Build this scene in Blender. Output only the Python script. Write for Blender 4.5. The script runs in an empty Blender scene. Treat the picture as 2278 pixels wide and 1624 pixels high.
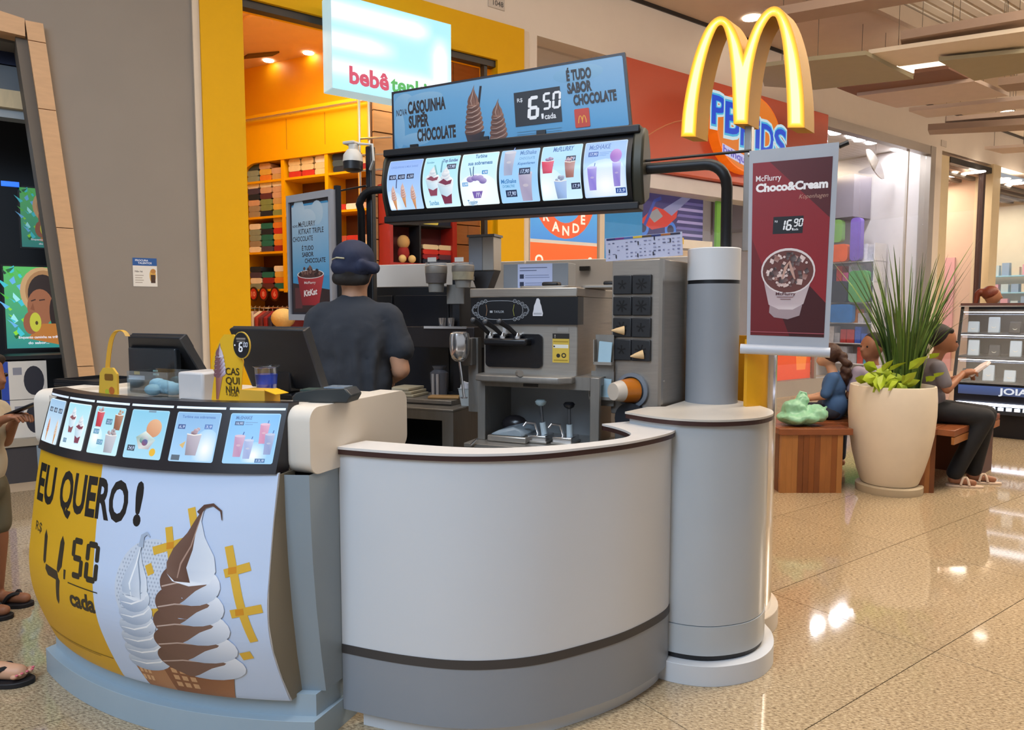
import bpy, bmesh, math, random
from mathutils import Vector, Matrix
from mathutils.geometry import tessellate_polygon
random.seed(7)
PI = math.pi
scene = bpy.context.scene
COL = scene.collection

# ------------------------------------------------------------------ camera
F, CX, CY, EYE = 1600.0, 1139.0, 812.0, 1.4
PITCH = math.atan(122 / 1600)
cam_d = bpy.data.cameras.new('camera'); cam = bpy.data.objects.new('camera', cam_d)
COL.objects.link(cam); scene.camera = cam
cam_d.sensor_fit = 'HORIZONTAL'; cam_d.sensor_width = 36.0
cam_d.lens = 36.0 * F / 2278.0; cam_d.clip_end = 200
cam.location = (0, 0, EYE); cam.rotation_euler = (PI / 2 - PITCH, 0, 0)

# ------------------------------------------------------------------ world, lamps, exposure
world = bpy.data.worlds.new('world'); scene.world = world; world.use_nodes = True
bg = world.node_tree.nodes['Background']
bg.inputs[0].default_value = (0.93, 0.95, 1.0, 1); bg.inputs[1].default_value = 0.42
vs = scene.view_settings
vs.view_transform = 'Standard'; vs.look = 'None'; vs.gamma = 1.0; vs.use_curve_mapping = False
vs.exposure = -0.12
try: scene.display_settings.display_device = 'sRGB'
except Exception: pass

def area(name, loc, sx, sy, power, col, rot=(0, 0, 0)):
    d = bpy.data.lights.new(name, 'AREA'); d.shape = 'RECTANGLE'; d.size = sx; d.size_y = sy
    d.energy = power; d.color = col
    o = bpy.data.objects.new(name, d); COL.objects.link(o); o.location = loc; o.rotation_euler = rot
    return o
WALLROT = math.radians(36.0)           # the storefront wall runs at 36 degrees to the picture plane
WARM, NEUT, COOL = (1.0, 0.87, 0.72), (1.0, 0.94, 0.88), (0.62, 0.79, 1.0)
area('mall_cove_and_fill', (-2.6, -1.6, 4.6), 4.5, 1.4, 330, COOL, (.45, -.25, WALLROT))  # unseen cool fill added behind the camera, aimed to tint the kiosk front
area('mall_cove_and_fill', (0.8, 2.4, 5.25), 4.0, 1.0, 85, NEUT, (0, 0, WALLROT))
area('mall_cove_and_fill', (4.0, 4.3, 5.25), 4.5, 1.0, 170, WARM, (0, 0, WALLROT))
area('mall_cove_and_fill', (8.5, 6.5, 5.25), 5.0, 1.2, 210, WARM, (0, 0, WALLROT))
area('mall_cove_and_fill', (14.0, 11.0, 5.25), 5.0, 1.2, 240, WARM, (0, 0, WALLROT))
# cove tubes on top of the hanging baffles, shining up at the ceiling
area('cove_uplight', (3.4, 4.6, 4.2), 5.0, .5, 210, WARM, (PI, 0, WALLROT))
area('cove_uplight', (8.6, 7.4, 4.72), 6.0, .5, 340, WARM, (PI, 0, WALLROT))
area('cove_uplight', (15.0, 12.0, 4.72), 7.0, .5, 420, WARM, (PI, 0, WALLROT))
area('cove_uplight', (-1.5, 2.5, 4.2), 4.0, .5, 150, NEUT, (PI, 0, WALLROT))

# ------------------------------------------------------------------ frames and pixel rays
cp_, sp_ = math.cos(PITCH), math.sin(PITCH)
A_ = math.radians(54.0)
U = Vector((math.sin(A_), math.cos(A_), 0)); N = Vector((-math.cos(A_), math.sin(A_), 0)); Z = Vector((0, 0, 1))
E1 = Vector((.92, -.392, 0)).normalized(); E2 = Vector((.392, .92, 0)).normalized()
KROT = math.atan2(E1.y, E1.x)
def ray(x, y):
    a = (x - CX) / F; b = -(y - CY) / F
    return Vector((a, cp_ + b * sp_, -sp_ + b * cp_))
EYEV = Vector((0, 0, EYE))
def at_y(x, y, Y): r = ray(x, y); return EYEV + r * (Y / r.y)
def at_z(x, y, zz): r = ray(x, y); return EYEV + r * ((zz - EYE) / r.z)
def at_plane(x, y, p, n): r = ray(x, y); return EYEV + r * ((Vector(p) - EYEV).dot(n) / r.dot(n))
class Fr:
    """local frame: f(x,y,z) gives a world point"""
    def __init__(s, o=(0, 0, 0), ex=(1, 0, 0), ey=(0, 1, 0), ez=(0, 0, 1)):
        s.o, s.ex, s.ey, s.ez = Vector(o), Vector(ex), Vector(ey), Vector(ez)
    def __call__(s, x, y, z=0.0): return s.o + s.ex * x + s.ey * y + s.ez * z
    def inv(s, p):
        d = Vector(p) - s.o; return Vector((d.dot(s.ex), d.dot(s.ey), d.dot(s.ez)))
    def at(s, x, y, z=0.0): return Fr(s(x, y, z), s.ex, s.ey, s.ez)
    def rot(s, deg):
        c, q = math.cos(math.radians(deg)), math.sin(math.radians(deg))
        return Fr(s.o, s.ex * c + s.ey * q, s.ey * c - s.ex * q, s.ez)
    def face(s):          # x right, y up, z towards the viewer of the front (-ey)
        return Fr(s.o, s.ex, s.ez, -s.ey)
XF = Fr()
KF = Fr((0, 0, 0), E1, E2, Z)         # kiosk: a to the right, b to the back
SF = Fr((0, 0, 0), U, N, Z)           # storefronts: s along the wall, d into the shops
def kb(x, y, b):                      # pixel on the kiosk plane b = const -> (a, z)
    p = at_plane(x, y, E2 * b, E2); return (p.dot(E1), p.z)
def sd(x, y, d):                      # pixel on a plane parallel to the shop wall -> (s, z)
    p = at_plane(x, y, N * d, N); return (p.dot(U), p.z)

# ------------------------------------------------------------------ objects
def link(o): COL.objects.link(o); return o
def tag(o, label=None, cat=None, group=None, kind=None):
    if label: o['label'] = label
    if cat: o['category'] = cat
    if group: o['group'] = group
    if kind: o['kind'] = kind
    return o
def thing(name, label, cat, loc=(0, 0, 0), group=None, kind=None):
    o = link(bpy.data.objects.new(name, None)); o.location = loc; o.empty_display_size = .05
    return tag(o, label, cat, group, kind)
ROOTLOC = {}
def wloc(o):
    v = Vector((0, 0, 0))
    while o is not None: v = v + o.location; o = o.parent
    return v
def copy_tree(o, parent=None, dloc=(0, 0, 0)):
    c = o.copy(); link(c); c.parent = parent
    if parent is None: c.location = o.location + Vector(dloc)
    for ch in o.children: copy_tree(ch, c)
    return c

class MB:
    def __init__(s, f=XF): s.v = []; s.f = []; s.fr = f; s.loose = []
    def add(s, pts, faces, raw=False):
        n = len(s.v)
        s.v += [Vector(p) if raw else s.fr(*p) for p in pts]
        s.f += [tuple(i + n for i in q) for q in faces]; return s
    def box(s, c, d, rz=0, ry=0, rx=0):
        M = Matrix.Rotation(rz, 3, 'Z') @ Matrix.Rotation(ry, 3, 'Y') @ Matrix.Rotation(rx, 3, 'X')
        pts = []
        for i in (-.5, .5):
            for j in (-.5, .5):
                for k in (-.5, .5):
                    p = M @ Vector((i * d[0], j * d[1], k * d[2])); pts.append((c[0] + p.x, c[1] + p.y, c[2] + p.z))
        return s.add(pts, [(0, 1, 3, 2), (4, 6, 7, 5), (0, 4, 5, 1), (2, 3, 7, 6), (0, 2, 6, 4), (1, 5, 7, 3)])
    def bx(s, x0, x1, y0, y1, z0, z1): return s.box(((x0 + x1) / 2, (y0 + y1) / 2, (z0 + z1) / 2), (abs(x1 - x0), abs(y1 - y0), abs(z1 - z0)))
    def prism(s, poly, z0, z1, axis='z'):
        """extrude a 2D polygon; axis z: (x,y) footprint; axis y: poly is (x,z) extruded over y; axis x: poly is (y,z)"""
        n = len(poly)
        g = {'z': lambda p, h: (p[0], p[1], h), 'y': lambda p, h: (p[0], h, p[1]), 'x': lambda p, h: (h, p[0], p[1])}[axis]
        pts = [g(p, z0) for p in poly] + [g(p, z1) for p in poly]
        fs = [(i, (i + 1) % n, n + (i + 1) % n, n + i) for i in range(n)]
        for t in tessellate_polygon([[Vector((p[0], p[1], 0)) for p in poly]]):
            fs.append(tuple(reversed(t))); fs.append(tuple(n + i for i in t))
        return s.add(pts, fs)
    def lathe(s, prof, c=(0, 0, 0), seg=24, a0=0, a1=2 * PI, sx=1, sy=1):
        full = abs(a1 - a0 - 2 * PI) < 1e-6; n = seg if full else seg + 1; m = len(prof); pts = []; fs = []
        for i in range(n):
            t = a0 + (a1 - a0) * i / seg
            for r, h in prof: pts.append((c[0] + r * math.cos(t) * sx, c[1] + r * math.sin(t) * sy, c[2] + h))
        for i in range(seg):
            j = (i + 1) % n
            for k in range(m - 1): fs.append((i * m + k, j * m + k, j * m + k + 1, i * m + k + 1))
        if full:
            if prof[0][0] > 1e-5: fs.append(tuple(i * m for i in range(n))[::-1])
            if prof[-1][0] > 1e-5: fs.append(tuple(i * m + m - 1 for i in range(n)))
        return s.add(pts, fs)
    def cyl(s, c, r, h, seg=20, r2=None): return s.lathe([(r, 0), (r if r2 is None else r2, h)], c, seg)
    def ball(s, c, r, seg=12, rings=8, sc=(1, 1, 1)):
        pr = [(max(1e-6, math.sin(PI * i / rings)) * r, -math.cos(PI * i / rings) * r * sc[2]) for i in range(rings + 1)]
        return s.lathe(pr, c, seg, sx=sc[0], sy=sc[1])
    def tube(s, pts, r, seg=8, closed=False):
        P = [Vector(p) for p in pts]; n = len(P); rs = r if isinstance(r, (list, tuple)) else [r] * n
        out = []; fs = []; up = None
        for i in range(n):
            a = P[i - 1] if (i > 0 or closed) else P[i]; b = P[(i + 1) % n] if (i < n - 1 or closed) else P[i]
            t = (b - a).normalized()
            if up is None:
                up = Vector((0, 0, 1)) if abs(t.z) < .9 else Vector((1, 0, 0))
            up = (up - t * up.dot(t)); up = up.normalized() if up.length > 1e-6 else Vector((1, 0, 0))
            q = t.cross(up)
            for k in range(seg):
                w = 2 * PI * k / seg; out.append(P[i] + (up * math.cos(w) + q * math.sin(w)) * rs[i])
        for i in range(n if closed else n - 1):
            j = (i + 1) % n
            for k in range(seg): fs.append((i * seg + k, i * seg + (k + 1) % seg, j * seg + (k + 1) % seg, j * seg + k))
        if not closed: fs.append(tuple(range(seg))[::-1]); fs.append(tuple((n - 1) * seg + k for k in range(seg)))
        return s.add(out, fs)
    def strip(s, pa, pb):          # ribbon between two polylines
        n = len(pa); return s.add(list(pa) + list(pb), [(i, i + 1, n + i + 1, n + i) for i in range(n - 1)])
    def wall(s, line, z0, z1, th, closed=False):
        """upright sheet along a plan polyline with thickness th (to the left of the direction)"""
        n = len(line); off = offset(line, th, closed); pts = []
        for p in line: pts += [(p[0], p[1], z0), (p[0], p[1], z1)]
        for p in off: pts += [(p[0], p[1], z0), (p[0], p[1], z1)]
        fs = []; b = 2 * n
        for i in range(n if closed else n - 1):
            j = (i + 1) % n
            fs += [(2 * i, 2 * j, 2 * j + 1, 2 * i + 1), (b + 2 * i, b + 2 * i + 1, b + 2 * j + 1, b + 2 * j),
                   (2 * i + 1, 2 * j + 1, b + 2 * j + 1, b + 2 * i + 1), (2 * i, b + 2 * i, b + 2 * j, 2 * j)]
        if not closed:
            k = n - 1; fs += [(0, 1, b + 1, b), (2 * k, b + 2 * k, b + 2 * k + 1, 2 * k + 1)]
        return s.add(pts, fs)
    def build(s, name, mat, parent=None, smooth=False, bevel=0, seg=2, auto=40):
        me = bpy.data.meshes.new(name)
        base = wloc(parent) if parent is not None else Vector((0, 0, 0))
        if parent is None and s.v:
            lo = [min(v[i] for v in s.v) for i in range(3)]; hi = [max(v[i] for v in s.v) for i in range(3)]
            base = Vector(((lo[0] + hi[0]) / 2, (lo[1] + hi[1]) / 2, lo[2]))
        me.from_pydata([v - base for v in s.v], [], s.f)
        bm = bmesh.new(); bm.from_mesh(me)
        bmesh.ops.remove_doubles(bm, verts=bm.verts, dist=1e-5)
        bmesh.ops.recalc_face_normals(bm, faces=bm.faces); bm.to_mesh(me); bm.free()
        o = bpy.data.objects.new(name, me); link(o); o.parent = parent
        if parent is None: o.location = base
        me.materials.append(mat)
        if bevel:
            md = o.modifiers.new('bevel', 'BEVEL'); md.width = bevel; md.segments = seg; md.limit_method = 'ANGLE'; md.angle_limit = math.radians(35)
        if smooth or bevel:
            for p in me.polygons: p.use_smooth = True
            me.set_sharp_from_angle(angle=math.radians(auto))
        return o
def offset(line, d, closed=False):
    n = len(line); out = []
    for i in range(n):
        a = Vector(line[i - 1][:2]) if (i > 0 or closed) else None
        p = Vector(line[i][:2]); b = Vector(line[(i + 1) % n][:2]) if (i < n - 1 or closed) else None
        ns = []
        for q, r in ((a, p), (p, b)):
            if q is not None and r is not None and (r - q).length > 1e-9:
                t = (r - q).normalized(); ns.append(Vector((-t.y, t.x)))
        m = sum(ns, Vector((0, 0))); m = m.normalized()
        k = 1 / max(.35, m.dot(ns[0])); out.append((p.x + m.x * d * k, p.y + m.y * d * k))
    return out
def smooth_line(pts, n=8, closed=False):
    P = [Vector(p) for p in pts]; out = []; m = len(P)
    for i in range(m if closed else m - 1):
        p0 = P[(i - 1) % m] if (closed or i > 0) else P[0] * 2 - P[1]
        p1 = P[i]; p2 = P[(i + 1) % m]; p3 = P[(i + 2) % m] if (closed or i < m - 2) else P[-1] * 2 - P[-2]
        for k in range(n):
            t = k / n
            out.append(tuple(.5 * ((2 * p1) + (p2 - p0) * t + (2 * p0 - 5 * p1 + 4 * p2 - p3) * t * t + (3 * p1 - p0 - 3 * p2 + p3) * t ** 3)))
    if not closed: out.append(tuple(P[-1]))
    return out
def rrect(x0, y0, x1, y1, r, n=5):
    r = min(r, abs(x1 - x0) / 2, abs(y1 - y0) / 2); o = []
    for cx, cy, a in ((x1 - r, y0 + r, -PI / 2), (x1 - r, y1 - r, 0), (x0 + r, y1 - r, PI / 2), (x0 + r, y0 + r, PI)):
        o += [(cx + r * math.cos(a + PI / 2 * i / n), cy + r * math.sin(a + PI / 2 * i / n)) for i in range(n + 1)]
    return o
def circ(cx, cy, r, n=24, ry=None, a0=0, a1=2 * PI):
    ry = r if ry is None else ry; full = abs(a1 - a0 - 2 * PI) < 1e-6
    return [(cx + r * math.cos(a0 + (a1 - a0) * i / n), cy + ry * math.sin(a0 + (a1 - a0) * i / n)) for i in range(n if full else n + 1)]

# ------------------------------------------------------------------ materials
def lin(c):
    if isinstance(c, str): c = tuple(int(c[i:i + 2], 16) / 255 for i in (0, 2, 4))
    return tuple((x / 12.92 if x <= .04045 else ((x + .055) / 1.055) ** 2.4) for x in c[:3])
MATS = {}
def mat(name, c, rough=.5, metal=0, var=.06, scale=6, bump=0, emit=0, ecol=None, coat=0, stretch=None, aniso=0, spec=.5, trans=0, alpha=1):
    if name in MATS: return MATS[name]
    m = bpy.data.materials.new(name); m.use_nodes = True; nt = m.node_tree; b = nt.nodes['Principled BSDF']
    L = lin(c); n = nt.nodes; l = nt.links
    tc = n.new('ShaderNodeTexCoord'); mp = n.new('ShaderNodeMapping'); mp.inputs['Scale'].default_value = stretch or (1, 1, 1)
    nz = n.new('ShaderNodeTexNoise'); nz.inputs['Scale'].default_value = scale; nz.inputs['Detail'].default_value = 4
    l.new(tc.outputs['Object'], mp.inputs[0]); l.new(mp.outputs[0], nz.inputs['Vector'])
    rp = n.new('ShaderNodeMix'); rp.data_type = 'RGBA'
    rp.inputs['A'].default_value = tuple(max(0, x * (1 - var)) for x in L) + (1,)
    rp.inputs['B'].default_value = tuple(min(1, x * (1 + var)) for x in L) + (1,)
    l.new(nz.outputs['Fac'], rp.inputs['Factor']); l.new(rp.outputs['Result'], b.inputs['Base Color'])
    b.inputs['Roughness'].default_value = rough; b.inputs['Metallic'].default_value = metal
    b.inputs['Specular IOR Level'].default_value = spec
    if coat: b.inputs['Coat Weight'].default_value = coat; b.inputs['Coat Roughness'].default_value = .08
    if trans: b.inputs['Transmission Weight'].default_value = trans
    if bump:
        bp = n.new('ShaderNodeBump'); bp.inputs['Strength'].default_value = bump; bp.inputs['Distance'].default_value = .004
        l.new(nz.outputs['Fac'], bp.inputs['Height']); l.new(bp.outputs[0], b.inputs['Normal'])
    if emit:
        b.inputs['Emission Color'].default_value = (lin(ecol) if ecol else L) + (1,); b.inputs['Emission Strength'].default_value = emit
    MATS[name] = m; return m
def print_mat(name, emit=0, rough=.45):
    if name in MATS: return MATS[name]
    m = bpy.data.materials.new(name); m.use_nodes = True; nt = m.node_tree; b = nt.nodes['Principled BSDF']
    a = nt.nodes.new('ShaderNodeVertexColor'); a.layer_name = 'Col'
    b.inputs['Roughness'].default_value = rough
    if emit < .5: nt.links.new(a.outputs[0], b.inputs['Base Color'])
    else: b.inputs['Base Color'].default_value = (.03, .03, .03, 1)
    if emit:
        nt.links.new(a.outputs[0], b.inputs['Emission Color']); b.inputs['Emission Strength'].default_value = emit
    MATS[name] = m; return m
def glass_mat(name, tint=(1, 1, 1), refl=.10):
    if name in MATS: return MATS[name]
    m = bpy.data.materials.new(name); m.use_nodes = True; nt = m.node_tree; nt.nodes.clear()
    o = nt.nodes.new('ShaderNodeOutputMaterial'); t = nt.nodes.new('ShaderNodeBsdfTransparent'); g = nt.nodes.new('ShaderNodeBsdfGlossy')
    mx = nt.nodes.new('ShaderNodeMixShader'); lw = nt.nodes.new('ShaderNodeMath'); lw.operation = 'MULTIPLY_ADD'; lw.inputs[1].default_value = refl * 2.2; lw.inputs[2].default_value = refl * .35; fc = nt.nodes.new('ShaderNodeLayerWeight'); fc.inputs[0].default_value = .25; nt.links.new(fc.outputs['Facing'], lw.inputs[0])
    nz = nt.nodes.new('ShaderNodeTexNoise'); nz.inputs['Scale'].default_value = 2
    rr = nt.nodes.new('ShaderNodeMapRange'); rr.inputs[3].default_value = .02; rr.inputs[4].default_value = .05
    nt.links.new(nz.outputs['Fac'], rr.inputs[0]); nt.links.new(rr.outputs[0], g.inputs['Roughness'])
    t.inputs[0].default_value = tuple(tint) + (1,); g.inputs[0].default_value = (1, 1, 1, 1)
    nt.links.new(lw.outputs[0], mx.inputs[0]); nt.links.new(t.outputs[0], mx.inputs[1]); nt.links.new(g.outputs[0], mx.inputs[2]); nt.links.new(mx.outputs[0], o.inputs[0])
    MATS[name] = m; return m

# ------------------------------------------------------------------ flat print: coloured shapes on a surface
_font_cache = {}
def text_shape(s, bold=0.0):
    k = (s, bold)
    if k in _font_cache: return _font_cache[k]
    cu = bpy.data.curves.new('txt', 'FONT'); cu.body = s; cu.size = 1.0; cu.offset = bold; cu.resolution_u = 3; cu.fill_mode = 'FRONT'
    o = bpy.data.objects.new('txt', cu); me = bpy.data.meshes.new_from_object(o)
    vs_ = [(v.co.x, v.co.y) for v in me.vertices]; fs = [tuple(p.vertices) for p in me.polygons]
    bpy.data.objects.remove(o); bpy.data.curves.remove(cu); bpy.data.meshes.remove(me)
    xs = [v[0] for v in vs_] or [0]; ys = [v[1] for v in vs_] or [0]
    _font_cache[k] = (vs_, fs, min(xs), max(xs), min(ys), max(ys)); return _font_cache[k]
class Art:
    def __init__(s, dz=.00003): s.items = []; s.h = 0.0005; s.dz = dz if dz < .0001 else .00003; s.o = (0, 0); s.sc = (1, 1); s.sh = 0
    def at(s, x, y, sx=1, sy=None, shear=0): s.o = (x, y); s.sc = (sx, sx if sy is None else sy); s.sh = shear; return s
    def _t(s, p): return (s.o[0] + p[0] * s.sc[0] + p[1] * s.sc[1] * s.sh, s.o[1] + p[1] * s.sc[1])
    def up(s): s.h += s.dz
    def poly(s, pts, c, cols=None, layer=True):
        P = [s._t(p) for p in pts]
        L = [lin(q) for q in cols] if cols else [lin(c)] * len(P)
        fs = tessellate_polygon([[Vector((p[0], p[1], 0)) for p in P]])
        if layer: s.up()
        s.items.append((P, [tuple(f) for f in fs], L, s.h)); return s
    def rect(s, x0, y0, x1, y1, c, c2=None):
        return s.poly([(x0, y0), (x1, y0), (x1, y1), (x0, y1)], c, [c, c, c2, c2] if c2 else None)
    def rr(s, x0, y0, x1, y1, r, c): return s.poly(rrect(x0, y0, x1, y1, r), c)
    def circ(s, cx, cy, r, c, ry=None, n=20): return s.poly(circ(cx, cy, r, n, ry), c)
    def field(s, x0, y0, x1, y1, nx, ny, fn):
        s.up(); P = []; L = []
        for i in range(nx + 1):
            for j in range(ny + 1): x, y = lerp(x0, x1, i / nx), lerp(y0, y1, j / ny); P.append(s._t((x, y))); L.append(lin(fn(i / nx, j / ny)))
        s.items.append((P, [(i * (ny + 1) + j, (i + 1) * (ny + 1) + j, (i + 1) * (ny + 1) + j + 1, i * (ny + 1) + j + 1) for i in range(nx) for j in range(ny)], L, s.h)); return s
    def line(s, pts, w, c):
        P = [Vector(p) for p in pts]; n = len(P); ws = w if isinstance(w, (list, tuple)) else [w] * n; a = []; b = []
        for i in range(n):
            t = (P[min(n - 1, i + 1)] - P[max(0, i - 1)]).normalized(); q = Vector((-t.y, t.x)) * ws[i] / 2
            a.append(tuple(P[i] + q)); b.append(tuple(P[i] - q))
        s.up(); V = [s._t(p) for p in a + b]
        s.items.append((V, [(i, i + 1, n + i + 1, n + i) for i in range(n - 1)], [lin(c)] * (2 * n), s.h)); return s
    def text(s, t, x, y, h, c, w=None, bold=.02, align='l', shear=0, rise=0):
        """cap height h; optional total width w; rise tilts the baseline"""
        vs_, fs, x0, x1, y0, y1 = text_shape(t, bold)
        if not fs: return s
        k = h / .70; kx = (w / (x1 - x0)) if w else k
        ox = {'l': 0, 'c': -(x1 - x0) * kx / 2, 'r': -(x1 - x0) * kx}[align]
        s.up(); P = []
        for v in vs_:
            xx = (v[0] - x0) * kx + ox; yy = v[1] * k; P.append(s._t((x + xx + yy * shear, y + yy + xx * rise)))
        s.items.append((P, fs, [lin(c)] * len(P), s.h)); return s
    def seg7(s, t, x, y, h, c, shear=.12, th=.14, gap=.02):
        """seven segment style digits"""
        w = h * .52; k = h * th; cx = x
        SEG = {'0': 'abcdef', '1': 'bc', '2': 'abged', '3': 'abgcd', '4': 'fgbc', '5': 'afgcd', '6': 'afgedc', '7': 'abc', '8': 'abcdefg', '9': 'abcdfg'}
        for ch in t:
            if ch in ',.':
                s.poly([(cx + shear * 0, y), (cx + k, y), (cx + k * .8, y - k * 1.1), (cx + k * .1, y - k * 1.1)], c); s.poly([(cx, y), (cx + k, y), (cx + k, y + k), (cx, y + k)], c); cx += k * 1.7; continue
            g = h * gap
            R = {'a': (k * .6, h - k, w - k * .6, h), 'g': (k * .6, h / 2 - k / 2, w - k * .6, h / 2 + k / 2), 'd': (k * .6, 0, w - k * .6, k),
                 'f': (0, h / 2 + g, k, h - k * .5), 'b': (w - k, h / 2 + g, w, h - k * .5), 'e': (0, k * .5, k, h / 2 - g), 'c': (w - k, k * .5, w, h / 2 - g)}
            for q in SEG[ch]:
                a0, b0, a1, b1 = R[q]; s.poly([(cx + px + shear * py, y + py) for px, py in rrect(a0, b0, a1, b1, k * .35, 2)], c)
            cx += w + k * .55
        return s
    def build(s, name, fmap, parent, material, grid=0, label=None):
        me = bpy.data.meshes.new(name); base = wloc(parent); V = []; Fc = []; C = []; Hh = []
        for P, fs, L, h in s.items:
            n = len(V); V += [(p[0], p[1], 0) for p in P]; Hh += [h] * len(P); C += L; Fc += [tuple(i + n for i in f) for f in fs]
        bm = bmesh.new(); cl = bm.verts.layers.float_color.new('Col'); hl = bm.verts.layers.float.new('h')
        bv = []
        for v, c, h in zip(V, C, Hh): q = bm.verts.new(v); q[cl] = (c[0], c[1], c[2], 1); q[hl] = h; bv.append(q)
        for f in Fc:
            try: bm.faces.new([bv[i] for i in f])
            except ValueError: pass
        if grid:
            gx, gy = grid if isinstance(grid, tuple) else (grid, 0)
            xs = [v[0] for v in V]; ys = [v[1] for v in V]
            for ax, g, lo, hi in ((0, gx, min(xs), max(xs)), (1, gy, min(ys), max(ys))):
                if not g: continue
                k = math.floor(lo / g) + 1
                while k * g < hi:
                    co = [0, 0, 0]; no = [0, 0, 0]; co[ax] = k * g; no[ax] = 1
                    bmesh.ops.bisect_plane(bm, geom=bm.verts[:] + bm.edges[:] + bm.faces[:], plane_co=co, plane_no=no, dist=1e-7); k += 1
        for v in bm.verts: v.co = Vector(fmap(v.co.x, v.co.y, v[hl])) - base
        for f in bm.faces: f.smooth = False
        bm.normal_update(); bm.to_mesh(me); bm.free()
        o = bpy.data.objects.new(name, me); link(o); o.parent = parent; me.materials.append(material)
        if label: o['label'] = label
        return o
PRINT = print_mat('print'); 
def lerp(a, b, t): return a + (b - a) * t
def cmix(a, b, t):
    A = [int(a[i:i + 2], 16) for i in (0, 2, 4)]; B = [int(b[i:i + 2], 16) for i in (0, 2, 4)]
    return '%02x%02x%02x' % tuple(int(round(lerp(x, y, t))) for x, y in zip(A, B))
# ------------------------------------------------------------------ shared materials
def granite():
    m = bpy.data.materials.new('granite'); m.use_nodes = True; nt = m.node_tree; n = nt.nodes; l = nt.links; b = n['Principled BSDF']
    g = n.new('ShaderNodeNewGeometry'); oi = n.new('ShaderNodeObjectInfo')
    rt = n.new('ShaderNodeVectorRotate'); rt.rotation_type = 'Z_AXIS'; rt.inputs['Angle'].default_value = .25
    mp = n.new('ShaderNodeMapping'); mp.inputs['Scale'].default_value = (60, 190, 60)
    l.new(g.outputs['Position'], rt.inputs['Vector']); l.new(rt.outputs[0], mp.inputs[0])
    n1 = n.new('ShaderNodeTexNoise'); n1.inputs['Scale'].default_value = 1; n1.inputs['Detail'].default_value = 5; n1.inputs['Roughness'].default_value = .7
    l.new(mp.outputs[0], n1.inputs['Vector'])
    cr = n.new('ShaderNodeValToRGB'); e = cr.color_ramp.elements
    e[0].position = .30; e[0].color = lin('4c3f33') + (1,); e[1].position = .66; e[1].color = lin('cdbc9e') + (1,)
    q = cr.color_ramp.elements.new(.42); q.color = lin('85735c') + (1,); q = cr.color_ramp.elements.new(.5); q.color = lin('ab9778') + (1,)
    l.new(n1.outputs['Fac'], cr.inputs[0])
    n2 = n.new('ShaderNodeTexNoise'); n2.inputs['Scale'].default_value = 1.4; n2.inputs['Detail'].default_value = 3; l.new(g.outputs['Position'], n2.inputs['Vector'])
    hs = n.new('ShaderNodeHueSaturation'); mr = n.new('ShaderNodeMapRange'); mr.inputs[3].default_value = .86; mr.inputs[4].default_value = 1.1
    ad = n.new('ShaderNodeMath'); ad.operation = 'MULTIPLY_ADD'; ad.inputs[1].default_value = .35; l.new(oi.outputs['Random'], ad.inputs[0]); l.new(n2.outputs['Fac'], ad.inputs[2])
    l.new(ad.outputs[0], mr.inputs[0]); l.new(mr.outputs[0], hs.inputs['Value']); l.new(cr.outputs[0], hs.inputs['Color']); l.new(hs.outputs[0], b.inputs['Base Color'])
    b.inputs['Roughness'].default_value = .055; b.inputs['Specular IOR Level'].default_value = .5
    return m
GRAN = granite()
GROUT = mat('grout', '6f6250', .8)
GREYW = mat('grey_wall_paint', '8f867c', .75, var=.05, scale=3, bump=.05)
TANW = mat('tan_wood', 'cfa478', .45, var=.12, scale=5, stretch=(2, 2, 9))
TAUPE = mat('taupe_reveal', '6f655a', .7)
YEL = mat('yellow_paint', 'e2a900', .6, var=.03, spec=.25)
YELIN = mat('yellow_interior', 'f0ae08', .5, var=.04)
CREAM = mat('cream_trim', 'd9c9b4', .55)
WHITEW = mat('white_wall', 'e2d6c8', .7, var=.03)
PEACH = mat('peach_ceiling', 'e6c09a', .8)
DKMET = mat('dark_metal', '3b3836', .4, .6)
PLANK = mat('plank_wood', 'b98a5a', .5, var=.22, scale=4, stretch=(1, 1, 6))
BROWNIN = mat('shelf_back_wood', '5b3417', .6, var=.2, scale=5)
ORANGE = mat('orange_panel', 'c8553a', .3, var=.05, scale=1.5)
CHROME = mat('chrome', 'e4e4e6', .16, .92, var=.03)
STEEL = mat('brushed_steel', 'aaa49c', .36, .65, var=.14, scale=9, stretch=(1, 1, 14))
STEELD = mat('dark_steel', '8c8882', .42, .5, var=.16, scale=8, stretch=(1, 14, 1))
BLACK = mat('black_plastic', '14151a', .42, var=.15)
BLACKM = mat('black_powder_coat', '1b1b1e', .45, .2, var=.1)
GLASS = glass_mat('shop_glass')
DARKIN = mat('dark_interior', '17191d', .7)
LAMPM = mat('lamp_disc', 'fff4e0', .5, emit=14, ecol='fff0dc')
LAMPC = mat('lamp_disc_cool', 'f4f6ff', .5, emit=12, ecol='f2f4ff')

# ------------------------------------------------------------------ floor
fl = tag(MB().bx(-14, 30, -12, 26, -.2, -.004).build('floor', GROUT), kind='structure')
S0, D0, TS, TD = -0.68, 0.52, 1.255, 0.77
tile = None
for i in range(-1, 20):
    for j in range(-1, 8):
        s0, d0 = S0 + i * TS, D0 + j * TD
        c = SF(s0 + TS / 2, d0 + TD / 2, 0)
        if c.y < .3: continue
        if abs(c.x) > c.y * .85 + 1.6: continue
        if tile is None:
            m = MB(SF); m.bx(s0 + .002, s0 + TS - .002, d0 + .002, d0 + TD - .002, -.02, 0)
            tile = m.build('floor_tile', GRAN, fl); t0 = c.copy(); base0 = tile.location.copy()
        else:
            o = tile.copy(); link(o); o.parent = fl; o.location = base0 + (c - t0)
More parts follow.
